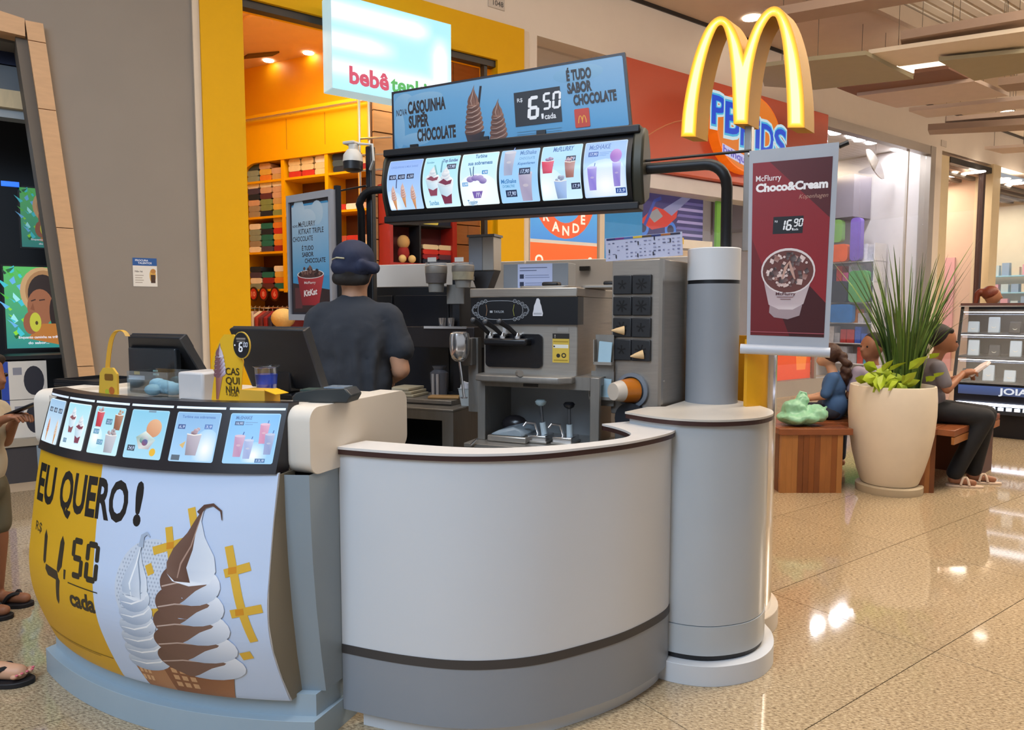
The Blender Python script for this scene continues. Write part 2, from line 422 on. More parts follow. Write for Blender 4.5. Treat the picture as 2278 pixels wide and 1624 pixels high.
# floor inside the shops
tag(MB(SF).bx(-3, 30, 6.682, 13, -.1, .001).build('shop_floor', mat('shop_floor', 'c8b49a', .25), fl))

# ------------------------------------------------------------------ ceiling
HC = 5.39
CEILM = mat('ceiling_paint', 'e4d8c8', .8, var=.03, scale=2)
ce = tag(MB(SF).bx(-10, 34, -12, 6.9, HC + .25, HC + .4).build('ceiling', CEILM), kind='structure')
RIB = mat('ceiling_rib', 'e2d6c6', .7)
# ribbed vault panels over the hall (each rib a strip)
m0 = None
for i in range(26):
    d = 2.2 + i * .16
    m = MB(SF); m.prism([(d, HC + .25), (d + .14, HC + .25), (d + .12, HC + .215), (d + .02, HC + .215)], 8.2, 26, 'x'); 
    if m0 is None: m0 = m.build('ceiling_rib', RIB, ce)
    else:
        o = m0.copy(); link(o); o.parent = ce; o.location = m0.location + N * (.16 * i)
# soffit beside the shop fascia with its dark shadow gap
tag(MB(SF).bx(-4, 30, 5.2, 6.85, HC, HC + .06).build('soffit', mat('soffit_paint', 'd2bea8', .75), ce))
tag(MB(SF).bx(-4, 30, 5.12, 5.2, HC - .02, HC + .2).build('soffit_edge', mat('soffit_edge', 'c4ae97', .7), ce))
tag(MB(SF).bx(-4, 30, 6.78, 6.8, HC - .05, HC).build('shadow_gap', DKMET, ce))
def downlight(p, r=.09, m=LAMPM, name='downlight', parent=ce, group=None, z=None):
    b = MB(); b.cyl((p[0], p[1], p[2] - .012), r, .012, 16); return b.build(name, m, parent)
for px_, py_ in ((1672, 39), (2240, 249), (1990, 395)):
    p = at_z(px_, py_, HC - .001 if py_ < 100 else 5.2); downlight(p, .12)

# hanging ceiling baffles: slabs seen from below, long sides parallel to the kiosk front
BOL = mat('baffle_olive', 'aaa184', .7); BBR = mat('baffle_brown', '86604e', .7); BPK = mat('baffle_mauve', 'd6c4b8', .7); BCR = mat('baffle_cream', 'e6d8c2', .7); BTP = mat('baffle_taupe', 'a58e7e', .7)
WIRE = mat('hanging_wire', '6d655c', .5, .8)
baffles = [
    (4.75, .10, BTP, [(1700, 40), (1712, 62), (2300, -40), (2300, -66)], 'long taupe ceiling baffle nearest the golden arches'),
    (4.6, .10, BTP, [(2003, 88), (2006, 102), (2290, 60), (2290, 40)], 'dark taupe bar baffle at the upper right corner'),
    (4.45, .05, BOL, [(1690, 150), (1700, 192), (1812, 200), (2032, 176), (1926, 122), (1812, 134)], 'olive ceiling baffle just right of the golden arches'),
    (4.5, .05, BCR, [(1932, 120), (2000, 148), (2290, 110), (2290, 68)], 'cream ceiling baffle between the olive ones'),
    (4.42, .05, BOL, [(2088, 136), (2168, 180), (2290, 160), (2290, 116)], 'olive ceiling baffle at the right picture edge'),
    (4.55, .05, BBR, [(1862, 196), (1906, 213), (2166, 180), (2110, 153), (2034, 163), (2034, 176)], 'brown ceiling baffle beneath the square skylight panel'),
    (4.50, .05, BPK, [(1906, 214), (1994, 240), (2245, 214), (2168, 181)], 'wide mauve ceiling baffle below the brown one'),
    (4.45, .06, BPK, [(2022, 248), (2062, 262), (2290, 240), (2290, 220)], 'narrow mauve baffle in the middle right'),
    (4.5, .10, BTP, [(2220, 190), (2240, 204), (2290, 200), (2290, 182)], 'short dark baffle at the right edge'),
    (4.45, .07, BPK, [(2102, 270), (2104, 278), (2290, 268), (2290, 254)], 'thin mauve bar baffle in the lower group'),
    (4.3, .10, BTP, [(2064, 290), (2068, 300), (2290, 290), (2290, 276)], 'dark bar baffle above the far shop corner'),
    (4.35, .05, BPK, [(2190, 332), (2230, 342), (2290, 338), (2290, 326)], 'lowest small mauve baffle over the far shop'),
]
for zz, th, m_, poly, lab in baffles:
    P = [at_z(x, y, zz) for x, y in poly]
    c = sum(P, Vector()) / len(P)
    t = thing('ceiling_baffle', lab, 'ceiling panel', (c.x, c.y, zz), 'hanging ceiling baffles')
    b = MB(); b.prism([(p.x, p.y) for p in P], zz, zz + th); b.build('slab', m_, t)
    for k in range(2):
        q = P[k * 2 % len(P)].lerp(c, .35); w = MB(); w.cyl((q.x, q.y, zz + th), .004, HC + .25 - zz - th, 6); w.build('wire', WIRE, t)
# glowing square panel between the baffles
P = [at_z(x, y, 4.9) for x, y in ((1995, 148), (2085, 136), (2110, 152), (2030, 163))]
t = MB(); t.prism([(p.x, p.y) for p in P], 4.9, 4.94); tag(t.build('ceiling_light_panel', mat('light_panel', 'fff2dc', .5, emit=1.6, ecol='fff0d8')), 'bright square light panel set among the ceiling baffles', 'ceiling light')

# ------------------------------------------------------------------ the storefront wall
DW = 6.8
wl = thing('wall_storefront', None, None, SF(5, DW, 0), kind='structure')
def wp(name, m_, s0, s1, d0, d1, z0, z1, bevel=0): return MB(SF).bx(s0, s1, d0, d1, z0, z1).build(name, m_, wl, bevel=bevel)
wp('fascia', WHITEW, -3, 30, DW, DW + .25, 4.58, HC)
b = MB(SF); b.prism([(-3, 4.58), (-3, 3.62), (.44, 3.59), (.76, 0), (1.55, 0), (1.55, 4.58)], DW, DW + .12, 'y'); b.build('grey_panel', GREYW, wl)
wp('white_jamb', CREAM, 1.53, 1.585, DW - .03, DW + .2, 0, 4.58)
# leaning timber frame of the left shop: top board and leaning board, each in lengths with open joints
fr = thing('trim_1', None, None, SF(.3, DW, 0), kind='structure')
def slant(z): return .44 + (3.59 - z) * .0898
zs = [0.0, .95, 2.05, 2.95, 3.45, 3.59]
for k in range(5):
    z0, z1 = zs[k], zs[k + 1] - (.006 if k < 4 else 0)
    b = MB(SF); b.prism([(slant(z0) - .115, z0), (slant(z0), z0), (slant(z1), z1), (slant(z1) - .115, z1)], DW - .08, DW + .10, 'y'); b.build('board', TANW, fr)
for s0, s1 in ((-3, -1.2), (-1.194, .12), (.126, .322)):
    b = MB(SF); b.prism([(s0, 3.50 if s0 < .1 else 3.48), (s1, 3.47), (s1, 3.60), (s0, 3.63)], DW - .08, DW + .10, 'y'); b.build('board', TANW, fr)
b = MB(SF); b.prism([(slant(0) - .19, 0), (slant(0) - .115, 0), (slant(3.5) - .115, 3.5), (slant(3.5) - .19, 3.5)], DW - .02, DW + .35, 'y'); b.build('reveal', TAUPE, fr)
# yellow portal of the clothes shop
po = thing('trim_2', None, None, SF(3.3, DW, 0), kind='structure')
b = MB(SF); b.bx(1.585, 1.945, DW - .06, DW + .30, 0, 4.58); b.build('pillar', YEL, po)
b = MB(SF); b.bx(4.70, 5.07, DW - .06, DW + .30, 0, 4.58); b.build('pillar', YEL, po)
b = MB(SF); b.bx(1.945, 4.70, DW - .06, DW + .30, 4.17, 4.58); b.build('header', YEL, po)
b = MB(SF); b.bx(1.945, 4.70, DW - .02, DW + .08, 4.10, 4.17); b.build('door_rail', DKMET, po)
b = MB(SF); b.bx(4.56, 4.60, DW, DW + .08, 0, 4.10); b.build('door_post', DKMET, po)
wp('white_pilaster', CREAM, 5.07, 5.16, DW - .03, DW + .3, 0, 4.58); wp('white_pilaster', WHITEW, 5.16, 5.3, DW, DW + .3, 0, 4.58)
# number plate above the portal and beside the far shop
for s0, zz, txt in ((4.72, 4.80, '1048'), (15.6, 4.72, '')):
    t = thing('number_plate', 'small pale unit number plate on the white fascia' + (' above the yellow portal' if txt else ' above the far shop'), 'sign', SF(s0, DW, zz), 'unit number plates')
    b = MB(SF); b.bx(s0 - .11, s0 + .11, DW - .015, DW, zz - .06, zz + .06); b.build('plate', mat('plate', 'c9bfb4', .4), t)
    if txt:
        a = Art(); a.text(txt, 0, -.03, .055, '5b5754', align='c'); f = SF.at(s0 + .02, DW - .015, zz).face(); a.build('number', f, t, PRINT)

# ------------------------------------------------------------------ clothes shop interior
cl = thing('wall_clothes_shop', None, None, SF(3, 9, 0), kind='structure')
HX = Vector((.886, -.463, 0)).normalized(); HY = Vector((.463, .886, 0)).normalized()
HF = Fr((0, 0, 0), HX, HY, Z); BB = 7.3
def hb(x, y, b=BB): p = at_plane(x, y, HY * b, HY); return (p.dot(HX), p.z)
MB(HF).bx(-8.6, -5.0, BB + .36, BB + .5, 0, 4.86).build('shelf_wall', YELIN, cl)
MB(SF).bx(1.7, 5.2, 6.9, 13, 4.86, 4.95).build('shop_ceiling', PEACH, cl)
MB(SF).bx(1.5, 1.6, 7.0, 13, 0, 4.9).build('side_wall', YELIN, cl)
MB(SF).bx(5.16, 5.24, 7.1, 9.0, 0, 4.9).build('side_wall', YELIN, cl)
area('clothes_shop_light', SF(2.9, 8.0, 4.7), 1.6, 1.6, 105, (1, .86, .62), (0, 0, WALLROT))
area('clothes_shop_light', SF(3.9, 7.5, 4.0), .8, .6, 16, (1, .84, .6), (0, 0, WALLROT))
for px_, py_ in ((597, 134), (686, 117)): downlight(at_z(px_, py_, 4.86), .07, LAMPM, 'downlight', cl)
v = thing('ceiling_vent', 'dark slotted air vent in the clothes shop ceiling', 'vent', at_z(580, 122, 4.86))
q = [at_z(x, y, 4.86) for x, y in ((538, 128), (552, 119), (622, 113), (606, 121))]
for k in range(4):
    w = MB(); A0 = q[0].lerp(q[1], k / 4); A1 = q[0].lerp(q[1], (k + .8) / 4); B0 = q[3].lerp(q[2], k / 4); B1 = q[3].lerp(q[2], (k + .8) / 4)
    w.prism([(p.x, p.y) for p in (A0, A1, B1, B0)], 4.835, 4.859); w.build('slat', mat('vent_slat', '6a5138', .6), v)
p = at_z(575, 45, 4.86); w = MB(); w.lathe([(.0, -.02), (.16, -.02), (.17, 0)], (p.x, p.y, 4.858), 20); tag(w.build('ceiling_speaker', PEACH), 'round pale loudspeaker flush in the clothes shop ceiling', 'speaker')

# shelving: yellow carcass with boards, recess backs and folded clothes
sh = thing('clothes_shelf', 'tall yellow shelving full of folded clothes on the shop back wall', 'shelf', HF(-6.5, BB, 0))
xs = [hb(541, 480)[0], hb(632, 480)[0], hb(729, 480)[0], hb(826, 480)[0]]
zl = [hb(590, 643)[1], hb(590, 560)[1], hb(590, 481)[1], hb(590, 401)[1]]
ztop = hb(640, 330)[1]
SHY = mat('shelf_yellow', 'e8aa06', .4, var=.03)
MB(HF).bx(xs[0] - .1, xs[3] + .1, BB + .33, BB + .355, 0, ztop + .1).build('back_panel', BROWNIN, sh)
for i, x in enumerate(xs): MB(HF).bx(x - .028 - (.15 if i in (0, 3) else 0) * (i == 0), x + .028 + (.13 if i == 3 else 0), BB - .01, BB + .34, 0 if i in (0, 3) else zl[0] - .05, ztop).build('upright', SHY, sh)
for zz in zl: MB(HF).bx(xs[0], xs[3], BB, BB + .33, zz - .03, zz).build('board', SHY, sh)
b = MB(HF)
b.prism([(xs[0] - .2, ztop - .42)] + [(xs[0] + .28 - .28 * math.cos(t * PI / 10), ztop - .42 + .28 * math.sin(t * PI / 10)) for t in range(6)] +
        [(xs[3] - .28 + .28 * math.sin(t * PI / 10), ztop - .42 + .28 * math.cos(t * PI / 10)) for t in range(6)] + [(xs[3] + .13, ztop - .42), (xs[3] + .13, ztop + .5), (xs[0] - .2, ztop + .5)], BB - .02, BB + .33, 'y'); b.build('arched_header', SHY, sh)
for x0 in (xs[1] + .1, xs[2] + .0): MB(HF).bx(x0 - .004, x0 + .004, BB - .024, BB - .019, ztop - .02, ztop + .38).build('seam', mat('seam', 'a87600', .6), sh)
b = MB(HF); b.tube([(xs[0] - .2, BB - .08, ztop + .42), (xs[3] + .05, BB - .08, ztop + .42)], .02, 8); b.build('rail', CHROME, sh)
FOLD = {c: mat('cloth_' + c, c, .9, var=.12, scale=20, bump=.2) for c in
        ('e8e2d8', '3d4a55', '8a9a90', 'd9822b', 'c2a06a', 'd8c49a', 'c22f22', '1f2636', 'c9a58c', '5d2f38', '7e8f5a', '9c8f7c', 'd9b04a', '20706a', '4a3f5a', '8f1f24', 'e0d060', 'b5503a')}
proto = {}
def folded(f, x, y, z, w, dep, h, c, group, lab):
    key = (c, round(w, 2), round(h, 3), id(f.ex) if False else (round(f.ex.x, 2)))
    if key not in proto:
        b = MB(f); n = 7
        pr = [(-w / 2, h * .15), (-w / 2 - .004, h * .5), (-w / 2, h * .85), (-w * .42, h), (w * .42, h * .97), (w / 2, h * .8), (w / 2 + .004, h * .45), (w / 2, h * .12), (w * .42, 0), (-w * .42, 0)]
        b.prism([(x + p[0], z + p[1]) for p in pr], y, y + dep, 'y')
        o = b.build('folded_shirt', FOLD[c], None, smooth=True); proto[key] = (o, Vector(f(x, y, z))); 
    else:
        o0, p0 = proto[key]; o = o0.copy(); link(o); o.location = o0.location + (f(x, y, z) - p0)
    return tag(o, lab, 'folded clothes', group)
CN = {'e8e2d8': 'white', '3d4a55': 'slate', '8a9a90': 'grey green', 'd9822b': 'orange', 'c2a06a': 'tan', 'd8c49a': 'cream', 'c22f22': 'red', '1f2636': 'navy', 'c9a58c': 'beige pink', '5d2f38': 'wine', '7e8f5a': 'olive', '9c8f7c': 'stone', 'd9b04a': 'mustard', '20706a': 'teal', '4a3f5a': 'plum', '8f1f24': 'dark red', 'e0d060': 'lemon', 'b5503a': 'rust'}
ROWN = {3: 'top', 2: 'second', 1: 'third', 0: 'lowest'}
COLN = ['left', 'middle', 'right']
lay = {(3, 0): [['8a9a90', '8a9a90', '3d4a55', 'e8e2d8'], ['d9822b', 'd9b04a', 'c9a58c'], ['c2a06a', 'c9a58c']],
       (3, 1): [['c22f22', 'd8c49a', 'd8c49a', 'e8e2d8'], ['c22f22', 'd8c49a', 'd8c49a', 'd8c49a', 'c2a06a'], ['d8c49a', 'd8c49a', 'e8e2d8', 'd8c49a']],
       (3, 2): [['1f2636', '3d4a55', '1f2636'], ['c22f22', 'b5503a'], ['8f1f24', 'd8c49a']],
       (2, 0): [['9c8f7c', '9c8f7c', 'c9a58c', '1f2636', '4a3f5a', 'e8e2d8'], ['1f2636', '7e8f5a', '7e8f5a', '5d2f38', 'c9a58c', 'e8e2d8'], ['7e8f5a', 'd9b04a', 'c2a06a', 'c9a58c', 'c9a58c', 'e8e2d8']],
       (2, 1): [['7e8f5a', 'e0d060'], ['c2a06a', 'd9b04a'], ['c2a06a', 'd8c49a']],
       (2, 2): [['c22f22'], ['e8e2d8'], ['c9a58c']],
       (1, 0): [['e8e2d8', '9c8f7c', '8a9a90', '8a9a90', 'e8e2d8'], ['4a3f5a', '20706a', '20706a', '1f2636', '20706a'], ['8f1f24', 'd9822b', 'd9b04a', 'c22f22', 'd9822b', 'c2a06a']],
       (1, 2): [['c22f22', 'b5503a'], ['c9a58c', 'c22f22'], ['d8c49a', 'c9a58c']],
       (0, 0): [['8a9a90', 'e8e2d8', '4a3f5a', '1f2636'], ['5d2f38', '8f1f24', '20706a'], ['20706a', 'd9822b', 'd9b04a', 'e8e2d8']],
       (0, 2): [['e8e2d8', 'c22f22'], ['1f2636', 'e8e2d8'], ['d8c49a', 'd9822b']]}
zall = zl + [ztop]
for (r, c), stacks in lay.items():
    w = (xs[c + 1] - xs[c]) / 3.35
    for k, st in enumerate(stacks):
        x = xs[c] + .05 + w * (k + .58); zz = zl[r] + .001
        for i, q in enumerate(st):
            h = .078
            pos = 'at the bottom' if i == 0 else ('on top' if i == len(st) - 1 else '%s from the bottom' % ['', 'second', 'third', 'fourth', 'fifth'][i])
            folded(HF, x + random.uniform(-.008, .008), BB + .03, zz, w * .9, .24, h, q, 'folded clothes on the yellow shelves',
                   '%s shirt %s of the %s stack, %s bay, %s yellow shelf' % (CN[q], pos, ['left', 'centre', 'right'][k], COLN[c], ROWN[r])); zz += h + .001
# number discs and hanging garments under the lowest board
for k, (px_, ch) in enumerate(((565, '10'), (587, '8'), (612, '6'))):
    x, zz = hb(px_, 654, BB - .02)
    t = thing('size_disc', '%s red size disc under the lowest yellow shelf' % ['leftmost', 'middle', 'rightmost'][k], 'sign', HF(x, BB - .02, zz), 'red size discs')
    b = MB(HF); b.prism([(p[0], p[1]) for p in circ(x, zz, .085, 20, .10)], BB - .03, BB - .02, 'y'); b.build('disc', mat('disc_dark', '3a1410', .5), t)
    a = Art(); a.circ(0, 0, .062, 'c2322c', ry=.075); a.text(ch, 0, -.032, .065, 'f0b0a0', align='c'); a.build('number', HF.at(x, BB - .03, zz).face(), t, PRINT)
GC = ['d9c98a', '1d5f74', '2b2430', '9c7a70', 'd8cbb8', 'a23a34', '6c3038', '8e1f26', '3a3450', '2a2c3c', 'c9b27a', '7a2a30']
rl = MB(HF); rl.tube([(xs[0], BB - .05, zl[0] - .26), (xs[3], BB - .05, zl[0] - .26)], .012, 8); tag(rl.build('clothes_rail', CHROME), 'chrome rail below the yellow shelves holding hanging garments', 'clothes rail')
gn = ['pale yellow', 'teal', 'black', 'dusty pink', 'cream', 'brick red', 'wine', 'dark red', 'indigo', 'charcoal', 'sand', 'burgundy']
for k in range(12):
    x = xs[0] + .06 + k * .085; zt = zl[0] - .27
    g = thing('hanging_garment', '%s garment hanging on the chrome rail, number %s from the yellow pillar' % (gn[k], ['one', 'two', 'three', 'four', 'five', 'six', 'seven', 'eight', 'nine', 'ten', 'eleven', 'twelve'][k]), 'garment', HF(x, BB - .05, zt), 'garments on the rail')
    b = MB(HF); b.prism([(BB - .28, zt - .12), (BB - .12, zt - .03), (BB - .05, zt - .05), (BB + .02, zt - .03), (BB + .18, zt - .12), (BB + .16, zt - .62), (BB - .26, zt - .62)], x - .03, x + .03, 'x'); b.build('cloth', mat('garment' + GC[k], GC[k], .9, bump=.3, scale=14), g, bevel=.015)
    b = MB(HF); b.tube([(x, BB - .05, zt - .05), (x, BB - .05, zt + .02), (x, BB - .03, zt + .035)], .005, 6); b.build('hanger', CHROME, g)
# straw hat stand and framed picture at the foot of the shelf
p = at_plane(630, 708, HY * (BB - .5), HY)
t = thing('straw_hat', 'round cream woven hat on a tan stand in front of the hanging garments', 'hat', p)
MB().ball(p, .15, 16, 10, (1, 1, .85)).build('crown', mat('straw', 'e0c98c', .9, bump=1, scale=40), t, smooth=True)
MB().lathe([(.10, -.95), (.14, -.25), (.06, -.12)], p, 16).build('stand', mat('stand', 'c2964f', .6), t, smooth=True)
x, zz = hb(556, 712, BB - .3)
t = thing('framed_picture', 'blue picture in a white frame low beside the yellow pillar', 'picture', HF(x, BB - .3, zz))
MB(HF).bx(x - .12, x + .06, BB - .31, BB - .29, zz - .3, zz + .12).build('frame', mat('white_frame', 'e8e4dc', .5), t)
a = Art(); a.rect(-.10, -.28, .04, .09, '4a58a0', '6a78b8'); a.circ(-.05, -.1, .04, 'd8c0a0'); a.build('print', HF.at(x, BB - .31, zz).face(), t, PRINT)

# plank wall at the right of the shop, each plank laid proud
pw = thing('wall_planks', None, None, SF(4, 7.6, 0), kind='structure')
DP = 7.6
s_a, s_b = sd(832, 400, DP)[0], sd(1090, 400, DP)[0]
MB(SF).bx(s_a, 5.14, DP + .03, DP + .1, 0, 4.86).build('backing', mat('plank_gap', '4a3018', .8), pw)
random.seed(3)
ph = .24
for r in range(19):
    z0 = .05 + r * ph; cuts = [s_a, s_a + .75 + .3 * (r % 2), s_a + 1.25 + .15 * (r % 3), 5.14]
    for k in range(3):
        MB(SF).bx(cuts[k] + .003, cuts[k + 1] - .003, DP - random.uniform(0, .012), DP + .03, z0, z0 + ph - .012).build('plank', PLANK, pw)
# red niche with clothes and a soft toy
NS0, NZ0 = sd(868, 583, DP - .3); NS1, NZ1 = sd(1016, 430, DP - .3)
REDM = mat('red_lacquer', 'a3241c', .4)
t = thing('display_niche', 'red lacquered display box with folded clothes on the plank wall', 'shelf', SF(NS0, DP - .2, NZ0))
for a0, a1, z0, z1 in ((NS0, NS0 + .04, NZ0, NZ1), (NS1 - .06, NS1, NZ0, NZ1), (NS0, NS1, NZ0 - .06, NZ0), (NS0, NS1, NZ1, NZ1 + .05)):
    MB(SF).bx(a0, a1, DP - .3, DP - .01, z0, z1).build('panel', REDM, t)
MB(SF).bx(NS0, NS1, DP - .03, DP - .012, NZ0, NZ1).build('back_panel', mat('niche_back', '5a1512', .6), t)
MB(SF).bx(NS0 + .3 * (NS1 - NS0) + .12, NS0 + .3 * (NS1 - NS0) + .14, DP - .28, DP - .03, NZ0, NZ1).build('divider', DARKIN, t)
zm = sd(930, 497, DP - .3)[1]
MB(SF).bx(NS0, NS1, DP - .28, DP - .03, zm - .02, zm).build('shelf_board', DARKIN, t)
ww = (NS1 - NS0)
for nm, (xo, z_, cs) in {'left upper': (.2, zm, ['1f2636', '8f1f24', '8f1f24', 'd9b04a']), 'right upper': (.62, zm, ['e0d060', '8f1f24', 'd9822b', 'd9822b']), 'far right upper': (.86, zm, ['1f2636', 'd9822b', 'b5503a']),
                         'right lower': (.62, NZ0, ['1f2636', '8f1f24', 'c22f22', 'd8c49a']), 'far right lower': (.86, NZ0, ['1f2636', '5d2f38', 'c22f22', 'd8c49a'])}.items():
    zz = z_ + .001
    for i, q in enumerate(cs):
        folded(SF, NS0 + xo * ww, DP - .26, zz, .2, .2, .055, q, 'folded clothes in the red niche', '%s folded shirt, layer %s of the %s pile in the red niche' % (CN[q], ['one', 'two', 'three', 'four'][i], nm)); zz += .056
q = SF(NS0 + .25 * ww, DP - .2, NZ0)
t = thing('soft_toy', 'small brown and cream soft toy with red body sitting in the red niche', 'toy', q)
MB().ball(q + Z * .24, .075, 12, 8, (1, 1, 1.05)).build('head', mat('toy_tan', 'c79a5e', .9), t, smooth=True)
MB().ball(q + Z * .11, .07, 12, 8, (1, .9, 1.3)).build('body', mat('toy_red', '9c2a22', .9), t, smooth=True)
for sx in (-1, 1): MB().ball(q + U * .06 * sx - N * .09 + Z * .045, .045, 10, 8).build('foot', mat('toy_cream', 'd9b878', .9), t, smooth=True)
# stainless rails at the shop entrance
t = thing('display_rail', 'slim chrome double post with side arms in the clothes shop window', 'display stand', SF(3.2, 7.6, 0))
ra = at_plane(799, 300, N * 7.6, N); 
for dx in (0, .10): MB().cyl((ra.x + dx, ra.y + dx * .5, 0), .018, 4.8, 8).build('post', CHROME, t)
for zz in (2.95, 3.12, 3.3): MB().tube([(ra.x, ra.y, zz), (ra.x + .35, ra.y + .05, zz + .03)], .014, 8).build('arm', CHROME, t)
# ------------------------------------------------------------------ light box sign of the clothes shop
GLOW = print_mat('backlit_print', 1.25, .3)
t = thing('light_box_sign', 'glowing white and pale blue shop sign box with red and green lettering', 'sign', SF(3.2, 6.4, 3.41))
s0, s1, z0, z1 = 2.63, 3.89, 3.42, 4.26
MB(SF).bx(s0, s1, 6.40, 6.62, z0, z1).build('box', mat('sign_box_side', 'bfe4f4', .4, emit=.55, ecol='9fdcf2'), t, bevel=.008)
a = Art(); w, h = s1 - s0, z1 - z0
def sgn_field(x, y):
    g = max(math.exp(-((y - .83) / .10) ** 2) * min(1, max(0, (.85 - x) * 6)), math.exp(-((y - .52) / .09) ** 2) * min(1, max(0, (.55 - x) * 4)) * .95, math.exp(-((y - .24) / .09) ** 2) * .7, math.exp(-((x - .90) / .07) ** 2) * min(1, max(0, (.85 - y) * 4)))
    return cmix('8fdcf2', 'ffffff', min(1, .18 + g))
a.field(0, 0, w, h, 40, 30, sgn_field)
a.text('beb\u00ea', .13 * w, .075, .150, 'c01050', w=.32 * w, bold=.035)
a.text('tenkit\u00ea', .465 * w, .075, .140, '10a040', w=.44 * w, bold=.03)
a.build('face', SF.at(s0, 6.399, z0).face(), t, GLOW)
pp = SF(3.0, 6.55, 0)
for ds in (0, .75): MB(SF).bx(2.86 + ds, 2.90 + ds, 6.62, 6.80, 3.9, 3.94).build('bracket', DKMET, t)

# ------------------------------------------------------------------ toy shop
DT = 6.78
ts = thing('wall_toy_shop', None, None, SF(9, DT, 0), kind='structure')
def tp(name, m_, s0, s1, d0, d1, z0, z1, bevel=0): return MB(SF).bx(s0, s1, d0, d1, z0, z1).build(name, m_, ts, bevel=bevel)
GREYF = mat('grey_window_frame', 'a49c94', .4, .3)
TOYW = mat('toy_shop_wall', 'd9d4d4', .7); TOYC = mat('toy_shop_ceiling', 'cfc8c2', .8)
b = MB(SF); b.prism([(6.3, 3.2), (6.62, 3.22), (11.25, 3.25), (11.25, 4.58), (6.62, 4.58), (6.55, 4.3)], DT - .10, DT + .1, 'y'); b.build('orange_panel', ORANGE, ts, bevel=.02)
sw = MB(SF); sw.tube([(6.7 + 2.0 * k / 12, DT - .101, 3.25 + .95 * math.sin(PI * .5 * k / 12 + .2) - .35 * (k / 12) ** 2) for k in range(13)], .008, 6); sw.build('swoosh', mat('swoosh', 'd98a5e', .4), ts)
tp('beam', TOYW, 6.6, 11.3, DT - .02, DT + .3, 3.02, 3.22)
tp('window_header', GREYF, 11.25, 15.1, DT - .04, DT + .1, 4.42, 4.58)
tp('window_post', GREYF, 14.95, 15.15, DT - .05, DT + .15, 0, 4.58); tp('window_post', GREYF, 11.22, 11.28, DT, DT + .06, 0, 4.42)
tp('window_post', mat('thin_post', 'b9b2ac', .4), 14.2, 14.24, DT + .02, DT + .06, .24, 4.42)
tp('plinth', mat('plinth_grey', 'a7a19a', .6), 8.6, 15.0, DT - .02, DT + .12, 0, .25)
tp('window_post', CREAM, 6.28, 6.36, DT - .02, DT + .08, 0, 3.2)
for x0_, x1_ in ((5.31, 6.27), (6.37, 8.5), (8.55, 11.2), (11.29, 12.55), (12.56, 14.18), (14.25, 14.94)):
    z0_ = 0 if x0_ < 8 else .25
    g = MB(SF); g.bx(x0_, x1_, DT + .035, DT + .045, z0_, 4.45 if (x0_ > 11 or x0_ < 6) else 3.02); g.build('pane', GLASS, ts)
MB(SF).bx(5.3, 15.1, 11.5, 11.6, 0, 4.6).build('back_wall', TOYW, ts)
MB(SF).bx(5.3, 15.1, 6.95, 11.6, 4.62, 4.7).build('shop_ceiling', TOYC, ts)
MB(SF).bx(15.0, 15.1, 6.95, 11.6, 0, 4.6).build('side_wall', TOYW, ts)
MB(SF).bx(14.3, 14.98, 7.9, 11.4, 3.3, 4.15).build('grey_bulkhead', mat('grey_bulkhead', '8a8490', .6), ts)
area('toy_shop_light', SF(7.5, 8.2, 3.0), 2.0, 1.0, 30, (1, .94, .86), (0, 0, WALLROT))
for px_, py_ in ((1842, 292), (1858, 297), (1895, 304), (1912, 312), (1938, 318), (1996, 333), (2012, 338)):
    p = at_z(px_, py_, 4.6); downlight(p, .10, LAMPC, 'downlight', ts)
    o = area('toy_shop_downlight', p - Z * .02, .18, .18, 17, (.95, .96, 1.0)); o.data.shape = 'DISK'
# round glowing sign
cx_, cz_ = 8.96, 3.93
t = thing('round_sign', 'round orange lit sign with blue outlined letters on the orange shop front', 'sign', SF(cx_, DT - .2, cz_))
b = MB(SF); b.prism(circ(cx_, cz_, .74, 36, .56), DT - .26, DT - .10, 'y'); b.build('disc', mat('sign_orange', 'f07818', .35, emit=.45, ecol='f07010'), t)
a = Art(.0006)
a.poly(circ(0, 0, .72, 36, .54), 'f58220')
for i, (ch, x, y, hh, ww_) in enumerate((('P', -.86, .02, .38, .30), ('B', -.57, -.06, .42, .34), ('K', -.22, -.18, .44, .34), ('i', .12, -.18, .42, .12), ('D', .26, -.22, .40, .30), ('S', .58, -.26, .42, .30))):
    a.text(ch, x - .035, y - .03, hh + .05, 'd8f6ff', w=ww_ + .07, bold=.09); a.text(ch, x - .012, y - .012, hh + .02, '48c4f4', w=ww_ + .03, bold=.05); a.text(ch, x, y, hh, '1450e0', w=ww_, bold=.02)
a.poly([(-.62, -.22), (.3, -.42), (.3, -.56), (-.62, -.36)], 'd8d8ff'); a.text('brinquedos', -.6, -.335, .10, '6a5fd0', w=.86, bold=.03, rise=-.21)
a.build('face', SF.at(cx_, DT - .262, cz_).face(), t, print_mat('sign_print', .8))
